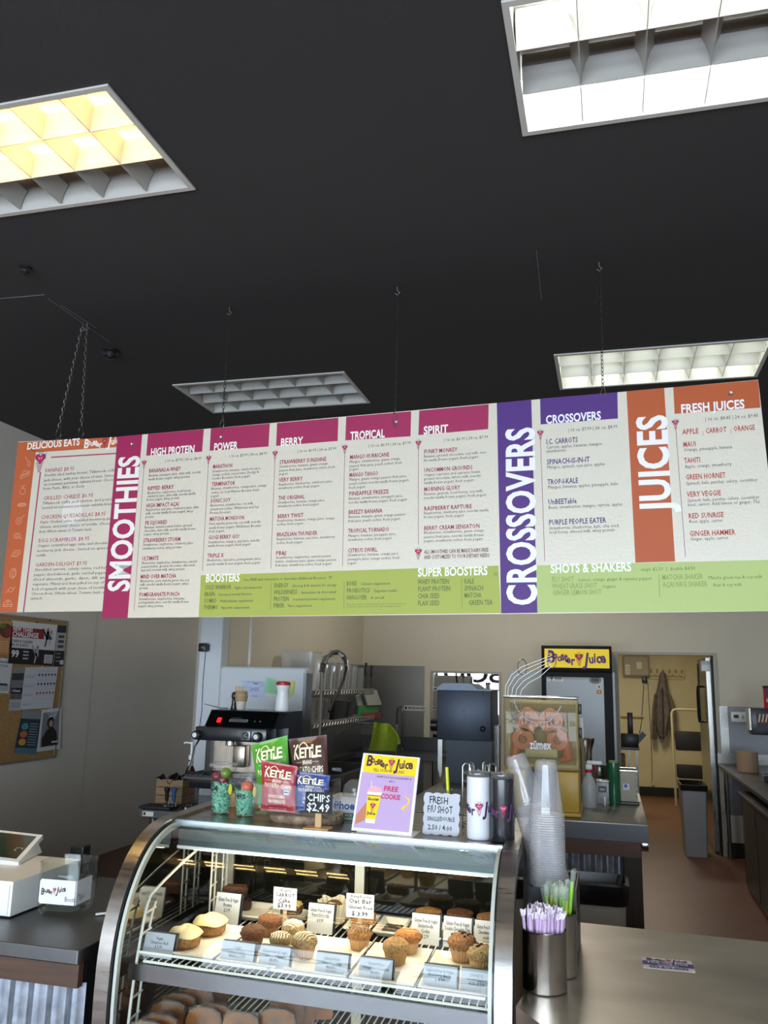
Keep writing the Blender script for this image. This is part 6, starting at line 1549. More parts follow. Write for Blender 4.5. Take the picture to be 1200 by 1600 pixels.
# ------------------------------------------------------------------ island with the juicer
c = Pz(1012.8, 1289, .9); IY = c.y; IX = c.x; IB = Pz(999.8, 1236.5, .9).y
isl = thing('island_counter', 'steel topped island with wood fascia and corrugated front carrying the orange juicer', 'counter', (-.5, IY+.7, 0))
IB = min(IB, 6.60); mb = MB(); mb.rbox(-1.30, IY, .80, IX, IB, .90, .005); obj('countertop', mb, mat('island_steel', '96928a', .34, 1.0, var=.1, scale=3, stretch=(1,2,1)), isl, True, world=True)
obj('front_edge', MB().box(-1.30, IY-.004, .803, IX-.001, IY-.0005, .894), mat('edge_steel_shaded', '5c5d5f', .5, .8, var=.08, scale=3), isl, world=True)  # darker steel overlay, shade of the front face put into its colour
zf0, zf1 = PY(940, 1336, IY+.02).z, .80
obj('fascia_board', MB().box(-1.28, IY+.012, zf0, PY(1002, 1340, IY+.012).x, IY+.035, .799), mat('fascia_brown', '5c4030', .6, var=.25, scale=4, stretch=(1, 12, 12)), isl, world=True)
obj('corner_bracket', MB().rbox(IX-.045, IY+.012, .755, IX-.002, IY+.05, .80, .003), CHROME, isl, True, world=True)
xp0, xp1 = PY(977, 1400, IY+.05).x, PY(1005, 1400, IY+.05).x
obj('corner_post', MB().box(xp0, IY+.04, 0, xp1, IY+.13, .80), mat('post_dark_wood', '33241b', .6, var=.2, scale=5, stretch=(8,8,1)), isl, world=True)
obj('corrugated_front', corrugated(-1.28, xp0, IY+.06, .02, .80), M_CORR, isl, True, world=True)
obj('cabinet', MB().box(-1.28, IY+.135, .02, xp1-.01, IB-.05, .80), BLACKM, isl, world=True)
# juicer
JY = Pz(880, 1278, .9).y+.04
ju = thing('orange_juicer', 'commercial orange juicer with an amber see-through front and orange squeezing drums', 'juicer', (PY(846, 1200, JY).x, JY+.2, .9))
jx0, jx1 = PY(787, 1180, JY).x, PY(905, 1180, JY).x; JT = PY(846, 1091, JY).z; JM = PY(846, 1203, JY).z
M_AMB = glass('amber_cover', (.97, .92, .76), 1.3, .03, .14, (.80, .70, .48))
obj('case_back', MB().rbox(jx0+.01, JY+.16, .92, jx1-.01, JY+.42, JT-.02, .012), mat('juicer_gold', 'd8d0b2', .4), ju, True, world=True)
mb = MB(); mb.rbox(jx0, JY, JM, jx1, JY+.16, JT, .018, 3); obj('amber_cover', mb, M_AMB, ju, True, world=True)
M_YJ = mat('juicer_yellow', 'c9a03a', .4)
obj('lower_panel', MB().rbox(jx0, JY+.0, .925, PY(822, 1240, JY).x, JY+.16, JM-.004, .01), M_YJ, ju, True, world=True)
obj('lower_panel', MB().rbox(PY(869, 1240, JY).x, JY+.0, .925, jx1-.004, JY+.16, JM-.004, .01), M_YJ, ju, True, world=True)
obj('base', MB().rbox(jx0-.004, JY-.015, .902, jx1+.004, JY+.42, .925, .006), M_YJ, ju, True, world=True)
obj('spout_recess', MB().box(PY(822, 1240, JY).x, JY+.08, .93, PY(869, 1240, JY).x, JY+.16, JM), BLACKP, ju, world=True)
M_ORD = mat('squeezer_orange', 'c0622a', .35)
for (x, y, r) in ((824.5, 1124.5, 18), (861, 1126, 18), (817, 1154, 16.5), (871, 1156, 16.5)):
    q = PY(x, y, JY+.05); R_ = r*(q-CAM).length/FPX
    mb = MB(); mb.lathe([(R_*.35, -.0), (R_*.4, -.025), (R_*.95, -.025), (R_, -.018), (R_, .06)], 28, (q.x, JY+.07, q.z), 'y', capb=True); dr = obj('squeezing_drum', mb, M_ORD, ju, True, world=True)
    mb = MB(); mb.lathe([(.0, -.03), (R_*.22, -.03), (R_*.25, .0)], 18, (q.x, JY+.07, q.z), 'y'); obj('drum_hub', mb, mat('hub_brown', '8a4a22', .4), dr, True, world=True)
for sgn in (-1, 1):
    a = PY(846+sgn*38, 1160, JY+.08); b = PY(846+sgn*30, 1188, JY+.08); e = PY(846+sgn*42, 1185, JY+.08)
    mb = MB(); mb.tube([a, e, b], [.03, .035, .02], 10); obj('peel_guide', mb, M_ORD, ju, True, world=True)
q = PY(846, 1176, JY+.05); mb = MB(); mb.rbox(q.x-.10, JY+.03, q.z-.03, q.x+.10, JY+.12, q.z+.03, .015); obj('pulp_tray', mb, mat('pulp_tray_pale', 'b9b592', .4), ju, True, world=True)
P = Print(flat((PY(828, 1166, JY-.001).x, JY-.001, PY(828, 1167, JY).z), (1,0,0), (0,0,1), (0,-1,0))); P.text('zümex', 0, -.01, .05, .125, 'ffffff', 3, 'h'); P.done(ju, world=True)
mb = MB(); mb.rbox(jx0-.004, JY-.012, JT-.002, jx1+.002, JY+.03, JT+.014, .005); obj('top_rail', mb, CHROME, ju, True, world=True)
for y in (1108, 1145): q = PY(907, y, JY+.03); obj('latch', MB().rbox(jx1, JY+.01, q.z-.03, jx1+.018, JY+.06, q.z+.03, .005), BLACKP, ju, True, world=True)
mb = MB(); 
pts = [PY(x, y, JY-.006) for x, y in ((802, 1093), (808, 1108), (822, 1124), (840, 1131), (858, 1127), (870, 1115), (877, 1103))]; obj('white_cord', MB().tube(pts, .003, 6), WHITEP, ju, True, world=True)
# curved wire chute on the juicer
ch = thing('wire_chute', 'curved chrome wire feed basket standing on top of the orange juicer', 'wire basket', (PY(800, 1090, JY).x, JY+.1, JT+.014))
for i, (x0_, r_) in enumerate(((789, 0), (793, 1), (799, 2), (805, 3), (812, 4))):
    for dpt in (.03, .15):
        pts = [PY(*p_, JY+dpt) for p_ in ((x0_, 1090), (x0_+1+i*.5, 1072+i*1.5), (x0_+10+i, 1055+i*3), (x0_+26+i*1.2, 1042+i*4), (862, 1024+i*4.2))]; obj('chute_wire', MB().tube(smooth3(pts) if False else pts, .0017, 6), CHROMED, ch, True, world=True)
for k in range(6):
    pts = [PY(*p_, JY-.02) for p_ in ((790+k*6, 1092), (791+k*4.5, 1104), (797+k*3, 1116), (806, 1127))]; obj('basket_wire', MB().tube(pts, .0015, 5), CHROMED, ch, True, world=True)
for (x_, y_) in ((816, 1042), (862, 1032)):
    pts = [PY(x_+7*math.cos(a), y_+12*math.sin(a), JY+.09+.06*math.cos(a)) for a in [2*PI*k/16 for k in range(16)]]; obj('chute_ring', MB().tube(pts, .003, 6, closed=True), CHROMED, ch, True, world=True)
# things on the island
def at_i(px, py): return Pz(px, py, .9)
p = at_i(921, 1262); k_ = (p-CAM).length/FPX
sb = thing('spray_bottle', 'milky spray bottle with white trigger and red collar beside the juicer', 'spray bottle', (p.x, p.y+.03, .9)); r = 10.5*k_
obj('bottle', MB().lathe([(r*.95, 0), (r, .006), (r, .13), (r*.8, .165), (r*.45, .19), (r*.42, .215)], 24, capb=True), mat('milky_plastic', 'b5b6b4', .4), sb, True)
obj('collar', MB().lathe([(r*.5, .212), (r*.52, .23)], 18), mat('red_lid', 'b5202c'), sb, True)
mb = MB(); mb.rbox(-.018, -.012, .23, .022, .012, .262, .005); mb.rbox(-.01, -.010, .262, .085, .010, .285, .005); obj('trigger_head', mb, WHITEP, sb, True)
mb = MB(); mb.tube([(.035, 0, .262), (.045, 0, .24), (.042, 0, .215)], [.008, .006, .005], 8); obj('trigger', mb, mat('red_lid'), sb, True)
p = at_i(960, 1257); gr_ = thing('green_canister', 'tall dark green glossy tube canister behind the spray bottle', 'canister', (p.x, p.y+.04, .9)); r = 10*k_; h = PY(960, 1192, p.y+.03).z-.9
obj('tube', MB().lathe([(r*.98, 0), (r, .005), (r*.92, h)], 26, capb=True), mat('green_gloss', '0d5a35', .12, coat=.5), gr_, True); obj('inner_sleeve', MB().prism([(r*.7*math.cos(a), r*.7*math.sin(a)) for a in [2*PI*i/14 for i in range(14)]], h-.05, h+.012, 'z'), mat('sleeve_olive', '7a8a5a', .5), gr_)
p = at_i(941, 1258); t = thing('digital_dispenser', 'small grey dispenser with a black label between spray bottle and green canister', 'dispenser', (p.x, p.y+.07, .9))
obj('body', MB().rbox(-.035, -.03, 0, .045, .06, .14, .005), mat('grey_plastic', 'a8a9aa', .4), t, True); obj('screen', MB().box(-.022, -.033, .075, .03, -.029, .115), BLACKP, t); obj('lid', MB().rbox(-.038, -.033, .14, .048, .063, .15, .003), CHROMED, t, True)
P = Print(front(-.0335)); P.rect(-.014, .088, .018, .098, 'b8b8b8', 1); P.done(t)
p = at_i(953, 1261); t = thing('shot_glass', 'small clear measuring glass in front of the green canister', 'glass', (p.x-.03, p.y+.01, .9)); obj('glass', MB().lathe([(.020, 0), (.028, .055), (.026, .055), (.018, .006), (.0, .006)], 22, capb=True), CLEAR, t, True)
p = PY(936, 1215, at_i(941, 1258).y+.2); t = thing('steel_pitcher', 'shiny steel measuring pitcher stacked behind the grey dispenser', 'pitcher', (p.x, at_i(941, 1258).y+.22, .9))
obj('body', MB().lathe([(.055, 0), (.058, .01), (.06, .22), (.062, .225), (.058, .225), (.056, .02), (.0, .02)], 26, capb=True), CHROME, t, True); obj('handle', MB().tube([(.058, 0, .19), (.10, 0, .19), (.105, 0, .08), (.058, 0, .06)], .006, 8), CHROME, t, True)
p = PY(914, 1195, JY+.6); t = thing('steel_beaker', 'steel beaker with a white handle standing out above the spray bottle', 'beaker', (p.x, JY+.68, .9)); zt = PY(914, 1155, JY+.55).z-.9
obj('body', MB().lathe([(.04, 0), (.045, zt-.08), (.062, zt-.02), (.066, zt), (.062, zt), (.042, zt-.08), (.0, .02)], 24, capb=True), CHROME, t, True); obj('spoon_handle', MB().tube([(-.01, 0, .1), (-.02, 0, zt+.13)], [.01, .018], 10), WHITEP, t, True)
a, b = PY(970, 1236, IY+.8), PY(996, 1236, IY+.8); zt = PY(983, 1205, IY+.8).z
t = thing('steel_caddy', 'square steel crate with a paper tag standing behind the green canister', 'crate', (a.x, IY+.8, .9))
w_ = b.x-a.x; obj('panel', MB().box(0, 0, .02, w_, .004, zt-.9), mat('crate_steel', '8f8878', .55, .6, var=.1), t); obj('panel', MB().box(w_-.004, .005, .02, w_, .2, zt-.9), mat('crate_steel'), t); obj('panel', MB().box(0, .2, .02, w_, .204, zt-.9), mat('crate_steel'), t)
obj('rim', MB().tube([(0,0,zt-.9), (w_,0,zt-.9), (w_,.2,zt-.9), (0,.2,zt-.9)], .005, 6, closed=True), CHROME, t, True); obj('tray_base', MB().rbox(-.01, -.02, 0, w_+.01, .22, .02, .004), BLACKP, t)
for k in range(6): obj('rivet', MB().blob((w_-.008, -.002, .05+.035*k), .004, .003, .004, 8, 5), CHROME, t, True)
P = Print(front(-.0006)); P.rect(.015, .09, .055, .13, 'd5d8e0', 1); P.ell(.032, .115, .010, .012, '4a5aa0', 2); P.done(t)
# ------------------------------------------------------------------ glass door cooler
FYD = 8.73
def onY(x, y, Y): return PY(x, y, Y)
fx0, fx1, fz1 = PY(846, 1030, FYD).x, PY(956, 1030, FYD).x, PY(900, 1009, FYD).z
fr = thing('drinks_cooler', 'black framed glass door cooler with a yellow header sign', 'cooler', ((fx0+fx1)/2, FYD+.35, 0))
M_BLK = mat('cooler_black', '111214', .55, spec=.2)
obj('cabinet', MB().rbox(fx0, FYD+.03, .05, fx1, BW-.02, fz1, .008), M_BLK, fr, True, world=True)
zs0 = PY(900, 1047, FYD).z
obj('header_frame', MB().rbox(fx0, FYD, zs0-.01, fx1, FYD+.03, fz1, .006), M_BLK, fr, True, world=True)
hx0, hx1, hz0, hz1 = PY(851, 1030, FYD).x, PY(952, 1030, FYD).x, PY(900, 1043.5, FYD).z, PY(900, 1014, FYD).z
hs = obj('header_sign', MB().box(hx0, FYD-.006, hz0, hx1, FYD, hz1), mat('sign_yellow_glow', 'dcc020', .5, emit='e8cc20', es=.25), fr, world=True)  # printed sign, no lamp; faint glow added to its yellow for brightness
P = Print(flat((hx0, FYD-.0065, hz0), (1,0,0), (0,0,1), (0,-1,0)), .0015); P.logo((hx1-hx0)*.04, (hz1-hz0)*.38, (hx1-hx0)*.93, '5a2c82', 1, -.03, edge='3a1a20'); P.done(hs, world=True)
dz1 = PY(900, 1051, FYD).z; m_ = .045
for a in ((fx0, .12, fx0+m_, dz1), (fx1-m_-.04, .12, fx1, dz1), (fx0+m_, .12, fx1-m_-.04, .2), (fx0+m_, dz1-m_, fx1-m_-.04, dz1)): obj('door_frame', MB().box(a[0], FYD-.03, a[1], a[2], FYD+.0, a[3]), M_BLK, fr, world=True)
obj('door_glass', MB().box(fx0+m_, FYD-.018, .2, fx1-m_-.04, FYD-.008, dz1-m_), mat('cooler_door_panel', '8f969c', .3, spec=.6, var=.05, scale=2), fr, world=True)
P = Print(flat((0, FYD-.0185, 0), (1,0,0), (0,0,1), (0,-1,0)), .001)
a, b = PY(855, 1064, FYD), PY(880, 1057, FYD); P.rect(a.x, a.z, b.x, b.z, 'dcdcdc', 1); P.heart(a.x+.045, a.z+.03, .012, '222a5a', '222a5a', 2); P.rect(a.x+.07, a.z+.026, a.x+.15, a.z+.036, '333333', 2); P.rect(a.x+.08, a.z+.012, a.x+.14, a.z+.018, '666666', 2); P.text('I', a.x+.012, a.z+.014, .022, None, '222222', 2, 'b')
q = PY(930, 1063, FYD); P.ell(q.x, q.z, .056, .034, '3b3d3f', 1, 20); P.ell(q.x, q.z, .05, .029, '8a8c8c', 2, 20); P.text('STICKER', q.x-.035, q.z-.01, .018, .07, '2a2a2a', 3, 'b') if False else P.ell(q.x, q.z, .04, .018, '4a4c4e', 3, 16)
q = PY(936, 1073, FYD); P.ell(q.x, q.z, .022, .022, 'd8cfc4', 1); P.ell(q.x, q.z, .012, .012, '8a5a30', 2)
q = PY(936, 1081, FYD); P.rect(q.x-.022, q.z-.018, q.x+.022, q.z+.018, 'b5642a', 1); P.ell(q.x, q.z, .010, .010, 'd8b060', 2); P.done(fr, world=True)

# ------------------------------------------------------------------ tall dark blue machine
MY = 6.64
mx = thing('ice_dispenser', 'tall dark blue metal machine with a black side knob in front of the mirror', 'machine', (PY(726, 1200, MY).x, MY+.25, 0))
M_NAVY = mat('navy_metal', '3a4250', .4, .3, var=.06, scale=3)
hx0, hx1, hz0, hz1 = PY(683, 1115, MY).x, PY(767, 1115, MY).x, PY(726, 1157, MY).z, PY(726, 1079, MY).z
obj('head', MB().rbox(hx0, MY, hz0, hx1, MY+.45, hz1, .006), M_NAVY, mx, True, world=True)
ztp = PY(726, 1068, MY).z
mb = MB(); mb.prism([(hx0, hz1), (hx1+.01, hz1), (hx1+.01, hz1+.01), (hx1-.10, hz1+.012), (hx1-.16, ztp), (hx0+.05, ztp), (hx0, hz1+.02)], MY-.01, MY+.45, 'y'); obj('lid', mb, mat('navy_lid', '4a525e', .35, .4), mx, world=True)
cx0, cx1 = PY(697, 1200, MY+.03).x, PY(768, 1200, MY+.03).x
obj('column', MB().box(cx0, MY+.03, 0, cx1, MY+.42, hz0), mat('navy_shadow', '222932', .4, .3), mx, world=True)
q = PY(675, 1133, MY+.08); mb = MB(); mb.lathe([(.048, 0), (.048, .05), (.042, .06)], 22, (hx0-.07, MY+.12, q.z), 'x', capb=True, capt=True); obj('side_knob', mb, BLACKP, mx, True, world=True)
q = PY(754.5, 1139, MY); obj('lock_knob', MB().blob((q.x, MY-.008, q.z), .022, .014, .022, 16, 10), BLACKP, mx, True, world=True)
for x, y in ((725, 1111), (725, 1117), (754, 1081), (754, 1085)): q = PY(x, y, MY); obj('screw', MB().blob((q.x, MY-.001, q.z), .004, .003, .004, 8, 5), BLACKP, mx, True, world=True)
a, b = PY(770, 1180, MY+.3), PY(782, 1180, MY+.3); obj('steel_channel', MB().box(a.x, MY+.2, 0, b.x, MY+.32, PY(776, 1133, MY+.3).z), STEELV, mx, world=True)
a = PY(685, 1155, MY+.1); one('steel_scoop', MB().prism([(0, 0), (.035, 0), (.035, -.25), (.02, -.30), (.0, -.22)], 0, .01, 'y'), STEEL, 'steel scoop hanging under the left side of the blue machine', 'scoop', (a.x, MY+.08, hz0))

# ------------------------------------------------------------------ mirror on the back wall
mz0, mz1 = PY(727, 1160, BW).z, PY(727, 1049, BW).z; ma_, mb_ = PY(674, 1100, BW).x, PY(783, 1100, BW).x
mr = thing('wall_mirror', 'framed mirror on the back wall reflecting the shop windows', 'mirror', ((ma_+mb_)/2, BW-.01, mz0))
obj('glass', MB().box(ma_+.02, BW-.018, mz0+.02, mb_-.02, BW-.01, mz1-.02), mat('mirror_silver', 'd0d0d0', .01, 1.0), mr, world=True)
M_MF = mat('mirror_frame', '9a9384', .4, .3)
for a in ((ma_, mz0, ma_+.025, mz1), (mb_-.025, mz0, mb_, mz1), (ma_+.025, mz0, mb_-.025, mz0+.025), (ma_+.025, mz1-.025, mb_-.025, mz1)): obj('frame_rail', MB().box(a[0], BW-.025, a[1], a[2], BW-.008, a[3]), M_MF, mr, world=True)
a, b = PY(631, 1110, BW-.012), PY(665, 1103, BW-.012)
o = one('label_strip', MB().box(0, -.004, 0, b.x-a.x, 0, b.z-a.z), mat('strip_white', 'c9c9c4', .5), 'white label strip with small black writing left of the mirror', 'label', (a.x, BW-.010, a.z))
P = Print(front(-.0045)); P.text('EMPLOYEES WASH HANDS', .05, .018, .024, (b.x-a.x)*.75, '2a2a2a', 2, 'h'); P.rect(.015, .014, .035, .045, '1a1a1a', 2); P.done(o)

# ------------------------------------------------------------------ sink, taps, towel
sk = thing('sink_unit', 'long steel sink unit in the back left kitchen corner', 'sink', (-2.2, 8.9, 0)); SZ_ = .90
sxr = PY(684, 1192, 8.75).x
obj('splash_back', MB().box(-2.765, BW-.03, SZ_, sxr+.02, BW-.012, SZ_+.14), STEELD, sk, world=True)
mb = MB(); mb.box(-2.765, 8.75, SZ_-.05, sxr, 8.85, SZ_); mb2 = MB(); mb2.box(-2.2, 8.85, SZ_-.03, sxr, BW-.03, SZ_); obj('worktop', mb2, STEELD, sk, world=True); obj('front_edge', mb, STEELD, sk, world=True)
mb = MB()
for a in ((-2.76, 8.85, -2.75, BW-.03), (-2.21, 8.85, -2.20, BW-.03)): mb.box(a[0], a[1], SZ_-.3, a[2], a[3], SZ_)
mb.box(-2.75, 8.85, SZ_-.3, -2.21, BW-.03, SZ_-.29); obj('basin', mb, STEELD, sk, world=True)
mb = MB(); mb.box(-2.765, 6.7, SZ_-.04, -2.62, 8.75, SZ_); mb.box(-2.16, 6.7, SZ_-.04, -2.10, 8.75, SZ_); mb.box(-2.62, 6.7, SZ_-.04, -2.16, 6.76, SZ_); mb.box(-2.62, 7.7, SZ_-.04, -2.16, 7.76, SZ_); obj('sink_rim', mb, STEELD, sk, world=True)
for y in (6.76, 7.76):
    mb = MB(); mb.box(-2.62, y, SZ_-.32, -2.61, y+.94, SZ_-.04); mb.box(-2.17, y, SZ_-.32, -2.16, y+.94, SZ_-.04); mb.box(-2.61, y, SZ_-.32, -2.17, y+.94, SZ_-.31); mb.box(-2.61, y, SZ_-.31, -2.17, y+.01, SZ_-.04); obj('basin', mb, STEELD, sk, world=True)
for y in (6.75, 7.72): obj('leg', MB().cyl((-2.14, y, 0), (-2.14, y, SZ_-.04), .02, n=12), STEELV, sk, True, world=True)
for x in (-2.70, -2.22, sxr-.05): obj('leg', MB().cyl((x, 8.80, 0), (x, 8.80, SZ_-.05), .02, n=12), STEELV, sk, True, world=True)
q = PY(624, 1150, 9.25)
fc = thing('arched_tap', 'tall arched chrome tap over the sink unit', 'tap', (q.x, 9.25, SZ_)); zt = PY(624, 1103, 9.25).z-SZ_
obj('spout', MB().tube([(.03, 0, 0), (.03, 0, zt-.08)]+[(.03*math.cos(a), 0, zt-.08+.08*math.sin(a)) for a in [PI*k/8 for k in range(9)]]+[(-.03, 0, zt-.2)], .010, 8), CHROME, fc, True); obj('handle', MB().tube([(.03, 0, .04), (.06, -.05, .06)], .007, 6), CHROME, fc, True)
TY = 7.3
cts = [PY(*p_, TY) for p_ in ((577, 1166), (624, 1172), (606, 1131), (584, 1128))]; o = Vector(cts[0])
tw = thing('towel', 'lime green cloth draped over an added rail behind the poster', 'towel', tuple(o))
W4 = [(577, 1168), (582, 1150), (584, 1129), (594, 1128.5), (606, 1131), (616, 1140), (630, 1153), (625, 1165), (624, 1172), (600, 1170)]
def tow(u, v):
    top = Vector(PY(584+24*u, 1128.5+3*u, TY)); bot = Vector(PY(577+50*u, 1172+(-10 if u > .85 else 2)*u, TY)); mid = Vector(PY(581+49*u**1.4, 1152+1*u, TY))
    p_ = (top*(1-v)**2+mid*2*v*(1-v)+bot*v*v); return p_+Vector((0, .02*math.sin(9*u+2*v)-.03*v, 0))-o
mb = MB(); mb.sheet(tow, 18, 14, .006); obj('cloth', mb, mat('lime_terry', '9db52a', .9, var=.15, scale=50, bump=.8, bscale=200), tw, True)
q = PY(598, 1128, TY); one('added_towel_rail', MB().tube([(-.25, 0, 0), (.12, 0, 0), (.12, 0, -q.z+.02)], .006, 8), CHROME, 'added thin chrome rail on a floor post, holding up the lime green cloth', 'rail', (q.x, TY+.03, q.z-.02))  # rail and its floor post are added, unseen support for the cloth

# ------------------------------------------------------------------ wire shelves on the side wall
SX0, SX1 = -2.766, -2.42
zU = PX(540, 1078, SX1).z; yA, yB = PX(490, 1078, SX1).y, PX(585, 1078, SX1).y
zL = PX(540, 1124, SX1).z
def wshelf(z, label):
    t = thing('wire_shelf', label, 'shelf', (SX0, yA, z), group='chrome wire wall shelves')
    for x in (0, SX1-SX0): obj('rail', MB().cyl((x, 0, 0), (x, yB-yA, 0), .005, n=6), CHROMED, t, True); obj('rail', MB().cyl((x, 0, -.035), (x, yB-yA, -.035), .004, n=6), CHROMED, t, True)
    for y in (0, yB-yA): obj('rail', MB().cyl((0, y, 0), (SX1-SX0, y, 0), .005, n=6), CHROMED, t, True)
    n = 48
    pts = [(SX1-SX0, (yB-yA)*k/n, -.035*(k % 2)) for k in range(n+1)]; obj('zigzag_wire', MB().tube(pts, .0028, 5), CHROMED, t, True)
    for k in range(1, 40): y = (yB-yA)*k/40; obj('shelf_wire', MB().cyl((0, y, .003), (SX1-SX0, y, .003), .002, n=4), CHROMED, t)
    for y in (.15, (yB-yA)*.5, (yB-yA)-.15): obj('bracket', MB().tube([(0, y, -.20), (0, y, -.01), (SX1-SX0, y, -.02), (SX1-SX0+.02, y, -.005)], .007, 6), CHROMED, t, True); obj('brace', MB().tube([(0, y, -.19), (SX1-SX0-.05, y, -.03)], .006, 6), CHROMED, t, True)
    return t
wshelf(zU, 'upper chrome wire shelf on the kitchen side wall'); wshelf(zL, 'lower chrome wire shelf on the kitchen side wall')
M_FROST = glass('frosted_tub', (.9,.9,.9), 1.45, .15, .45, (.8,.8,.78)); M_CLT = glass('clear_tub', (.93,.93,.93), 1.5, .05, .16, (.7,.7,.7))
def tub(px0, pytop, px1, X, label, m, zb=None, dep=.16):
    zb = zb if zb is not None else zU+.006
    y0, y1 = PX(px0, 1060, X).y, PX(px1, 1060, X).y; zt = PX((px0+px1)/2, pytop, X).z
    y1 = max(y1, y0+.05)
    t = thing('plastic_tub', label, 'tub', (X-dep/2, (y0+y1)/2, zb)); h = max(.05, zt-zb); ly = (y1-y0)/2
    mb = loft([(rrect(-dep/2*.9, -ly*.9, dep/2*.9, ly*.9, min(.02, ly*.5)), 0), (rrect(-dep/2, -ly, dep/2, ly, min(.02, ly*.5)), h)]); obj('tub', mb, m, t, True)
    obj('rim', MB().tube([(x, y, h) for x, y in rrect(-dep/2, -ly, dep/2, ly, min(.02, ly*.5))], .004, 5, closed=True), m, t, True)
    return t
tub(488, 1019, 503, SX1-.01, 'tall frosted white tub at the near end of the upper wire shelf', M_FROST, dep=.30)
for i, (a, b, c) in enumerate(((506, 1038, 514), (516, 1026, 527), (529, 1036, 538), (540, 1038, 549), (551, 1040, 559), (562, 1044, 570))): tub(a, c and b, c, SX1-.02, ['clear tub right behind the frosted one', 'tall clear tub in the middle of the upper wire shelf', 'clear upright container right of the tallest clear one', 'clear slotted container further along the upper shelf', 'clear container next to the last one on the upper shelf', 'clear container at the far end of the upper wire shelf'][i], M_CLT, dep=.22)
for i, (a, b, c) in enumerate(((489, 1092, 497), (499, 1090, 508), (510, 1092, 519))): tub(a, b, c, SX1-.03, ['first clear upright container on the lower wire shelf', 'second clear upright container on the lower wire shelf', 'third clear upright container on the lower wire shelf'][i], M_CLT, zL+.006, .2)
tub(524, 1097, 545, SX1-.02, 'black container on the lower wire shelf', mat('tub_black', '141416', .4), zL+.006, .26)
tub(546, 1098, 556, SX1-.02, 'narrow charcoal container on the lower wire shelf', mat('tub_charcoal', '24262b', .4), zL+.006, .26)
def boardx(px, c, label, tilt=0, X=SX1-.05):
    pts = [PX(*q_, X) for q_ in px]; o = Vector(pts[0]); mb = MB(); mb.hexa([v-o for v in pts]+[v-o+Vector((.02, 0, 0)) for v in pts]); one('cutting_board', mb, mat('board_'+c, c, .5), label, 'cutting board', o)
boardx([(558, 1120), (589, 1120), (589, 1103), (560, 1102)], '3f8a44', 'green cutting board on the lower wire shelf')
boardx([(566, 1121.5), (592, 1121.5), (592, 1113), (567, 1114)], '9a2c30', 'red cutting board in front of the green one', X=SX1-.02)
boardx([(572, 1102), (594, 1101), (586, 1078), (566, 1080)], 'b9bab2', 'pale cutting board leaning under the far end of the upper shelf', X=SX1-.03)
boardx([(556, 1103), (570, 1103), (566, 1082), (553, 1088)], '9a9c96', 'grey cutting board behind the pale leaning one', X=SX1-.07)
for i, (x, y0_, y1_) in enumerate(((574, 1036, 1077), (583, 1040, 1077))):
    a = PX(x, y1_, SX1); b = PX(x, y0_, SX1); one('black_utensil', MB().rbox(-.004, -.005, 0, .004, .005, (b.z-a.z)*.5, .001).rbox(-.012, -.014, (b.z-a.z)*.5, .012, .014, b.z-a.z, .006), BLACKP, ['black utensil handle nearer the camera on the shelf end', 'black utensil handle at the very end of the shelf'][i], 'handle', (SX1-.02, a.y, zU+.004), smooth=True)
# coiled spray hose in front of the shelves
HX = -2.14
pts = [PX(*q_, HX) for q_ in ((503, 1050), (505, 1038), (510, 1027), (518, 1020), (527, 1019), (535, 1024), (540, 1031), (541, 1045), (537, 1062), (530, 1078), (522, 1092), (514, 1112))]
hs_ = thing('spray_hose', 'black coiled pre-rinse hose arching above the wire shelves', 'hose', tuple(pts[0])); o = Vector(pts[0])
obj('hose', MB().tube([v-o for v in pts], .012, 8), mat('hose_black', '2a2a2a', .4, .4), hs_, True)
dense = []
for a, b in zip(pts[:8], pts[1:8]):
    for k in range(6): dense.append(a.lerp(b, k/6))
for k in range(0, len(dense)-1): 
    d_ = (dense[k+1]-dense[k]).normalized(); u_ = d_.orthogonal().normalized(); w2 = d_.cross(u_)
    obj('coil_ring', MB().tube([dense[k]-o+(u_*math.cos(a)+w2*math.sin(a))*.019 for a in [2*PI*i/10 for i in range(10)]], .0035, 4, closed=True), mat('coil_steel', 'a5a39a', .35, .9), hs_, True)
obj('riser', MB().cyl(pts[0]-o, Vector((pts[0].x, pts[0].y, .9))-o, .011, n=10), CHROMED, hs_, True)

# ------------------------------------------------------------------ right side: freezer counter, thermostat, roll
RX = Pz(1140, 1206, .9).x
rc = thing('prep_counter', 'long steel prep counter along the right side of the kitchen', 'counter', (1.5, 8.2, 0))
obj('countertop', MB().rbox(RX, 6.0, .865, 2.0, BW-.03, .90, .004), STEELD, rc, True, world=True)
obj('splash_back', MB().box(RX, BW-.03, .90, 2.0, BW-.015, 1.0), STEEL, rc, world=True)
q = Pz(1153, 1236, .80)
obj('cabinet', MB().box(q.x+.03, 6.05, .03, 1.98, q.y, .775), mat('cabinet_dark_steel', '4b4745', .45, .7, var=.1), rc, world=True); obj('cabinet_top', MB().rbox(q.x, 6.0, .775, 1.98, q.y+.02, .80, .004), STEELD, rc, True, world=True)
for y in (8.05, 7.35, 6.7): obj('recessed_handle', MB().box(q.x+.026, y, .60, q.x+.031, y+.12, .70), BLACKP, rc, world=True); obj('door_seam', MB().box(q.x+.027, y-.06, .06, q.x+.0305, y-.052, .77), BLACKP, rc, world=True)
obj('leg', MB().cyl((RX+.06, BW-.12, 0), (RX+.06, BW-.12, .865), .02, n=12), STEELV, rc, True, world=True)
p = Pz(1167, 1206, .9); k_ = (p-CAM).length/FPX; r = 14*k_
t = thing('paper_towel_roll', 'brown paper towel roll standing on the prep counter', 'paper roll', (p.x+.01, min(p.y, BW-.06-r), .9)); h = PY(1167, 1174, p.y+.04).z-.9
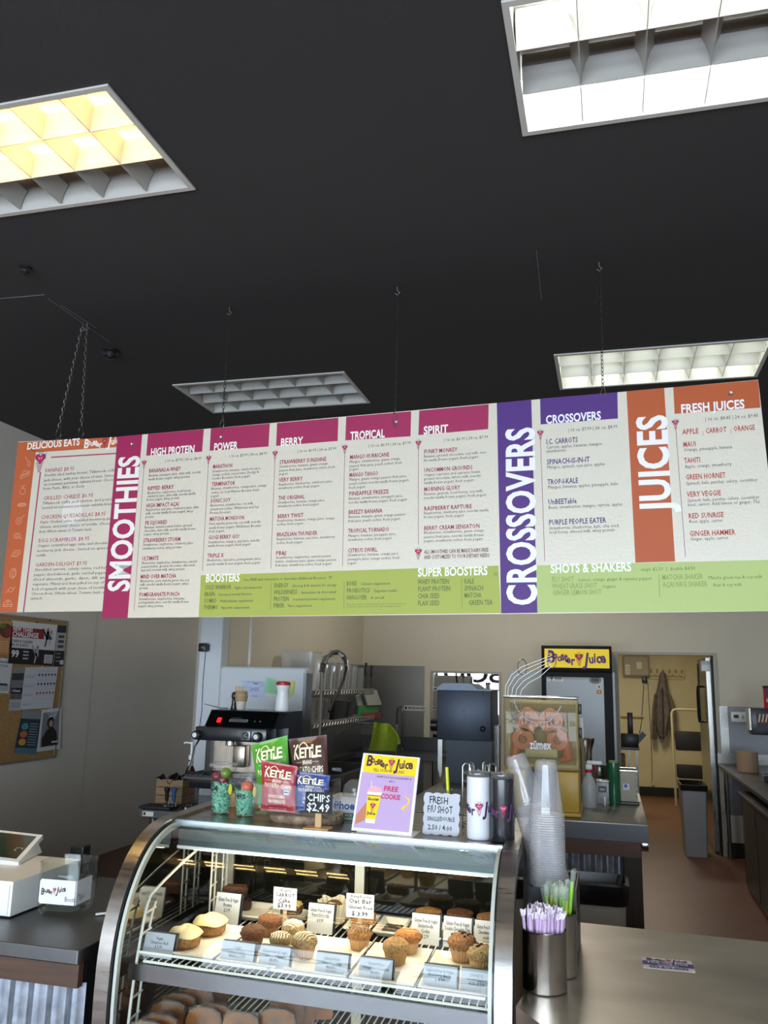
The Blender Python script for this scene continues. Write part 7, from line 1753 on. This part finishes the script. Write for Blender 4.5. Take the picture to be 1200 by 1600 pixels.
obj('roll', MB().lathe([(r*.25, h), (r*.97, h), (r, h-.004), (r, .003), (r*.98, 0)], 32, capb=True), mat('brown_paper', '9d8267', .8), t, True); obj('core', MB().lathe([(r*.25, h), (r*.22, h-.02), (r*.22, .02)], 20), mat('core_card', '6b5340', .8), t, True)
a, b = PY(1142, 1128, BW-.01), PY(1165, 1112.5, BW-.01)
t = thing('thermostat', 'white digital thermostat on the grey steel wall right of the doorway', 'thermostat', ((a.x+b.x)/2, BW-.01, (a.z+b.z)/2)); hw_, hh_ = (b.x-a.x)/2, (b.z-a.z)/2
obj('body', MB().rbox(-hw_, -.03, -hh_, hw_, 0, hh_, .008), WHITEP, t, True); obj('display', MB().box(-hw_*.65, -.032, -hh_*.2, -hw_*.0, -.03, hh_*.45), mat('lcd_green', '3c463a', .2), t); obj('button', MB().box(hw_*.35, -.033, -hh_*.1, hw_*.75, -.03, hh_*.1), mat('button_grey', '8a8a8a', .4), t); obj('button', MB().box(hw_*.5, -.0345, -hh_*.45, hw_*.6, -.0325, hh_*.45), mat('button_grey'), t)
a, b = PY(1175, 1148, 8.2), PY(1215, 1108, 8.2)
t = thing('sweet_dispenser', 'black wall dispenser with a bright panel at the right edge of the frame', 'dispenser', (a.x, 8.2, a.z)); w_, h = b.x-a.x, b.z-a.z
obj('body', MB().rbox(0, 0, 0, w_, .25, h, .01), BLACKP, t, True); obj('bracket', MB().box(-.015, .0, .04, 0, .2, h), STEEL, t)
P = Print(front(-.0008)); P.rect(w_*.2, h*.15, w_*.95, h*.85, '2a2a30', 1)
for k in range(5): P.line([(w_*(.28+.13*k), h*.5), (w_*(.34+.13*k), h*.78)], .012, 'd8b090', 2)
P.done(t)
a, b = PY(1186, 1105, 8.25), PY(1230, 1070, 8.25)
t = thing('snack_tub', 'red and purple snack tub standing on the black dispenser', 'tub', ((a.x+b.x)/2, 8.33, PY(1190, 1108, 8.2).z+.002)); r = (b.x-a.x)/2*.55; h = b.z-a.z
obj('tub', MB().lathe([(r, 0), (r, h*.9)], 26, capb=True), mat('tub_red', 'a02a2c', .35), t, True); obj('lid', MB().lathe([(r+.004, h*.9), (r+.004, h), (.0, h+.003)], 26), mat('lid_dark', '2a2426', .4), t, True)
P = Print(oncyl(r+.0003)); P.rect(-r*.9, h*.55, r*.9, h*.85, '3b3d78', 1, 8); P.text('Super Seed', -r*.85, h*.3, h*.14, r*1.6, 'e8e0e0', 2, 'h'); P.done(t)
t = thing('scoop_rack', 'dark angled tool lying on the prep counter at the right edge', 'tool', (Pz(1194, 1222, .9).x, Pz(1194, 1222, .9).y, .9)); obj('blade', MB().hexa([(0,0,.005),(.25,-.1,.005),(.3,.3,.005),(.05,.3,.005),(0,0,.05),(.25,-.1,.10),(.3,.3,.10),(.05,.3,.05)]), BLACKP, t); obj('rim', MB().tube([(0,0,.05),(.25,-.1,.10),(.3,.3,.10),(.05,.3,.05)], .006, 6, closed=True), STEEL, t, True)
# slim bin in the doorway
p0, p1 = Pz(1072, 1338, 0), Pz(1105.5, 1338, 0)
zt = PY(1077, 1227, p0.y).z
sb_ = thing('slim_bin', 'slim grey bin with a black bag standing in the back doorway', 'bin', ((p0.x+p1.x)/2, p0.y, 0)); hw_ = (p1.x-p0.x)/2
obj('body', loft([(rrect(-hw_, 0, hw_, .40, .02), 0), (rrect(-hw_*1.15, -.03, hw_*1.15, .46, .02), zt-.03), (rrect(-hw_*1.2, -.035, hw_*1.2, .47, .02), zt)]), mat('slim_bin_grey', 'a2a6aa', .5), sb_, True)
obj('bag', loft([(wob(rrect(-hw_*1.22, -.038, hw_*1.22, .475, .02), .004), zt-.05), (rrect(-hw_*1.25, -.04, hw_*1.25, .48, .02), zt+.004), (rrect(-hw_*1.1, -.02, hw_*1.1, .45, .02), zt+.006), (wob(rrect(-hw_, .02, hw_, .4, .02), .02), zt-.06)], False, True), mat('black_bag'), sb_, True)
# door leaf standing open into the back room
DXL = .985; yh, yf = BW+.125, PX(1067, 1060, DXL).y; yf = min(max(yf, yh+.6), yh+.95)
dr = struct('door_1', MB().box(DXL, yh, .012, DXL+.04, yf, DZ-.02), mat('door_dark_gloss', '4a4634', .18, spec=.7, var=.2, scale=1.5, coat=.1))
obj('edge_strip', MB().box(DXL-.003, yh-.006, .02, DXL+.043, yh, DZ-.02), STEELV, dr); obj('gap_shade', MB().box(DXL+.044, yh-.11, .01, DX1-.001, yh, DZ-.03), BLACKM, dr)  # black box stands in for the shade in the gap beside the leaf
q1, q2 = PX(1076, 1072, DXL), PX(1081, 1120, DXL)
obj('pull_plate', MB().rbox(DXL-.008, yf-.12, q2.z-.02, DXL, yf-.03, min(DZ-.06, q1.z+.35), .003), BLACKP, dr, True)
yy = (yh+yf)/2+.05; obj('pull_handle', MB().tube([(DXL, yy, q1.z), (DXL-.045, yy, q1.z), (DXL-.05, yy, q1.z-.05), (DXL-.05, yy, q2.z+.05), (DXL-.045, yy, q2.z), (DXL, yy, q2.z)], .013, 8), BLACKP, dr, True)
obj('closer', MB().rbox(DXL-.05, yh-.02, DZ-.16, DXL+.06, yh+.05, DZ-.05, .006), WHITEP, dr, True)

# ------------------------------------------------------------------ back room
WY = 14.0
def onw(x, y, off=.0): return PY(x, y, WY-off)
a, b = onw(974, 1056), onw(1013, 1025)
t = thing('electrical_panel', 'grey electrical cabinet with two pale labels high on the back room wall', 'panel', (a.x, WY, a.z)); w_, h = b.x-a.x, b.z-a.z
obj('cabinet', MB().rbox(0, -.12, 0, w_, 0, h, .006), mat('panel_grey', '8d8366', .5), t, True); obj('door', MB().box(.02, -.126, .02, w_-.02, -.12, h-.02), mat('panel_door', '9a8f72', .5), t)
P = Print(front(-.127), .001); P.rect(w_*.08, h*.06, w_*.26, h*.55, 'd8d2bc', 1); P.rect(w_*.52, h*.35, w_*.72, h*.7, 'cfc8a8', 1)
for k in range(5): P.rect(w_*.1, h*(.12+.08*k), w_*.24, h*(.14+.08*k), '6a654f', 2)
P.done(t)
a, b = onw(1013, 1061), onw(1069, 1058)
t = thing('coat_rail', 'cream wooden coat rail with metal hooks in the back room', 'coat rail', (a.x, WY, a.z)); w_ = b.x-a.x
obj('board', MB().rbox(0, -.02, 0, w_, 0, .12, .004), mat('rail_cream', 'cdbb88', .6), t)
for k in range(6): x = w_*(.08+.17*k); obj('hook', MB().tube([(x, -.02, .10), (x, -.05, .13), (x, -.06, .16)], .006, 6), CHROMED, t, True); obj('hook', MB().tube([(x-.04, -.05, .07), (x-.02, -.045, .04), (x, -.02, .05), (x+.02, -.045, .04), (x+.04, -.05, .07)], .005, 6), CHROMED, t, True)
# hooded coat: outline rows from hood to hem, given a rounded body
CY_ = WY-.14
rows = [(1048, 1034.5, 1036), (1053, 1031, 1040), (1062, 1029, 1042), (1072, 1027.5, 1043.5), (1078, 1026, 1045), (1088, 1022.5, 1048), (1100, 1020.5, 1052), (1112, 1019.5, 1055.5), (1125, 1024, 1050), (1140, 1027, 1045), (1150, 1030, 1043)]
q0 = PY(1036, 1165, CY_); ct_ = thing('hooded_coat', 'grey brown hooded coat hanging from the coat rail', 'coat', tuple(q0))
def sheetrows(rows, thick, ph):
    mb = MB(); n = 16; vs = []
    for (y, xl, xr) in rows:
        L, R_ = PY(xl, y, CY_), PY(xr, y, CY_)
        for k in range(n):
            a = 2*PI*k/n; u = .5+.5*math.cos(a); p_ = L.lerp(R_, u); fold = 1+.25*math.sin(u*19+ph)
            vs.append(Vector((p_.x, p_.y-thick*math.sin(a)*fold, p_.z))-q0)
    fs = [(i*n+k, i*n+(k+1) % n, (i+1)*n+(k+1) % n, (i+1)*n+k) for i in range(len(rows)-1) for k in range(n)]+[tuple(range(n-1, -1, -1)), tuple((len(rows)-1)*n+k for k in range(n))]
    return mb.add(vs, fs)
M_COAT = mat('coat_cloth', '71675f', .85, var=.25, scale=14, bump=.6, bscale=30)
obj('hood', sheetrows(rows[:5], .09, 0), M_COAT, ct_, True); obj('torso', sheetrows(rows[4:], .11, 1), M_COAT, ct_, True)
obj('sleeve', sheetrows([(1085, 1022, 1028), (1105, 1019.5, 1028), (1130, 1018, 1027), (1155, 1017.5, 1026)], .10, 2), M_COAT, ct_, True); obj('sleeve', sheetrows([(1085, 1043, 1048), (1105, 1045, 1055), (1125, 1047, 1057), (1142, 1048, 1056)], .08, 3), M_COAT, ct_, True)
a, b = PY(1034.5, 1074, CY_-.12), PY(1036.5, 1148, CY_-.12); obj('zip', MB().tube([a-q0, a.lerp(b, .5)-q0+Vector((0, -.012, 0)), b-q0], .008, 5), mat('zip_dark', '2c2824', .5), ct_, True)
obj('lining_tail', sheetrows([(1128, 1028, 1040), (1148, 1029, 1040), (1160, 1033, 1036)], .04, 0), mat('lining_blue_grey', '5e6470', .7), ct_, True)
# step ladder
LY_ = WY-1.0
a = PY(1049, 1108, LY_); f0 = PY(1056, 1248, LY_)
ld = thing('step_stool', 'folding step stool with a cream tube frame and black treads beside the coat', 'step stool', (a.x+.15, LY_, 0)); hz = a.z
obj('tube_frame', MB().tube([(-.14, 0, 0), (-.15, 0, hz-.06), (-.13, 0, hz-.015), (-.08, 0, hz), (.2, 0, hz), (.25, 0, hz-.015), (.27, 0, hz-.06), (.26, 0, 0)], .018, 10), mat('tube_cream', 'b9b08c', .4), ld, True)
for z, hh_ in ((.86, .30), (.48, .22), (.2, .12)): obj('tread', MB().rbox(-.11, -.05, z-hh_+.2 if False else z-.1, .24, .12, z+hh_-.14, .02), mat('tread_black', '1b1c1e', .6), ld, True)
# little table and black coffee gear at the left of the back room
TYb = WY-2.2
a, b = PY(958, 1166, TYb), PY(999, 1166, TYb)
t = thing('side_table', 'small grey table with black gear at the left of the back room', 'table', ((a.x+b.x)/2, TYb+.2, 0)); w_ = (b.x-a.x)/2; z_ = a.z
obj('table_top', MB().rbox(-w_, -.2, z_-.04, w_, .25, z_, .004), mat('table_grey', '74787c', .4, .3), t, True)
for x in (-w_+.04, w_-.05, w_-.15): obj('leg', MB().box(x, -.18, 0, x+.03, -.15, z_-.04), STEELV, t)
obj('under_box', MB().rbox(-w_+.05, -.1, .45, w_-.18, .2, .75, .01), mat('box_tan', '97845c', .7), t, True)
a = PY(985, 1160, TYb); t = thing('label_printer', 'black desktop printer like gear on the little back room table', 'equipment', (a.x, TYb+.0, z_))
obj('body', MB().rbox(-.12, -.1, 0, .1, .12, .17, .01), BLACKP, t, True); obj('arm', MB().rbox(-.03, -.02, .17, .04, .05, .44, .01), BLACKP, t, True); obj('wing', MB().hexa([(.1,-.1,.05),(.2,-.1,.16),(.2,.1,.16),(.1,.1,.05),(.1,-.1,.15),(.16,-.1,.2),(.16,.1,.2),(.1,.1,.15)]), BLACKP, t); obj('label_pad', MB().box(-.2, -.12, .04, -.125, -.05, .17), PAPER, t)
# cords and sockets on the back room wall
a = onw(1007, 1063); t = thing('wall_plug', 'black plug in a wall socket under the electrical cabinet', 'plug', (a.x, WY, a.z)); obj('socket', MB().rbox(-.04, -.01, -.12, .06, 0, .06, .003), mat('socket_cream', 'c9bc94', .5), t); obj('plug', MB().rbox(-.04, -.08, -.04, .04, -.01, .05, .012), BLACKP, t, True)
pts = [onw(x, y, .02)-a for x, y in ((1006, 1070), (1004, 1100), (1002, 1130), (999, 1146))]; one('extension_lead', MB().tube(pts, .005, 5), BLACKP, 'dark lead curving from the plug down to the back room table', 'cord', a)
pts = [onw(x, y, .02)-a for x, y in ((1012, 1066), (1014, 1100), (1016, 1130), (1018, 1180), (1019, 1222))]; one('extension_lead', MB().tube(pts, .005, 5), mat('cord_tan', '6f6448', .6), 'long thin cord running down the back room wall to the low socket', 'cord', a)
b = onw(1020, 1225); t = thing('wall_socket', 'cream double socket low on the back room wall', 'socket', (b.x, WY, b.z)); obj('plate', MB().rbox(-.04, -.01, -.06, .04, 0, .06, .003), mat('socket_cream'), t); obj('plug', MB().rbox(-.02, -.04, -.02, .02, -.01, .03, .005), mat('socket_cream'), t)
b = onw(993, 1118); one('wall_ledge', MB().rbox(-.22, -.06, -.02, .12, 0, 0, .004), mat('rail_cream'), 'short pale ledge on the back room wall above the table', 'ledge', (b.x, WY, b.z))
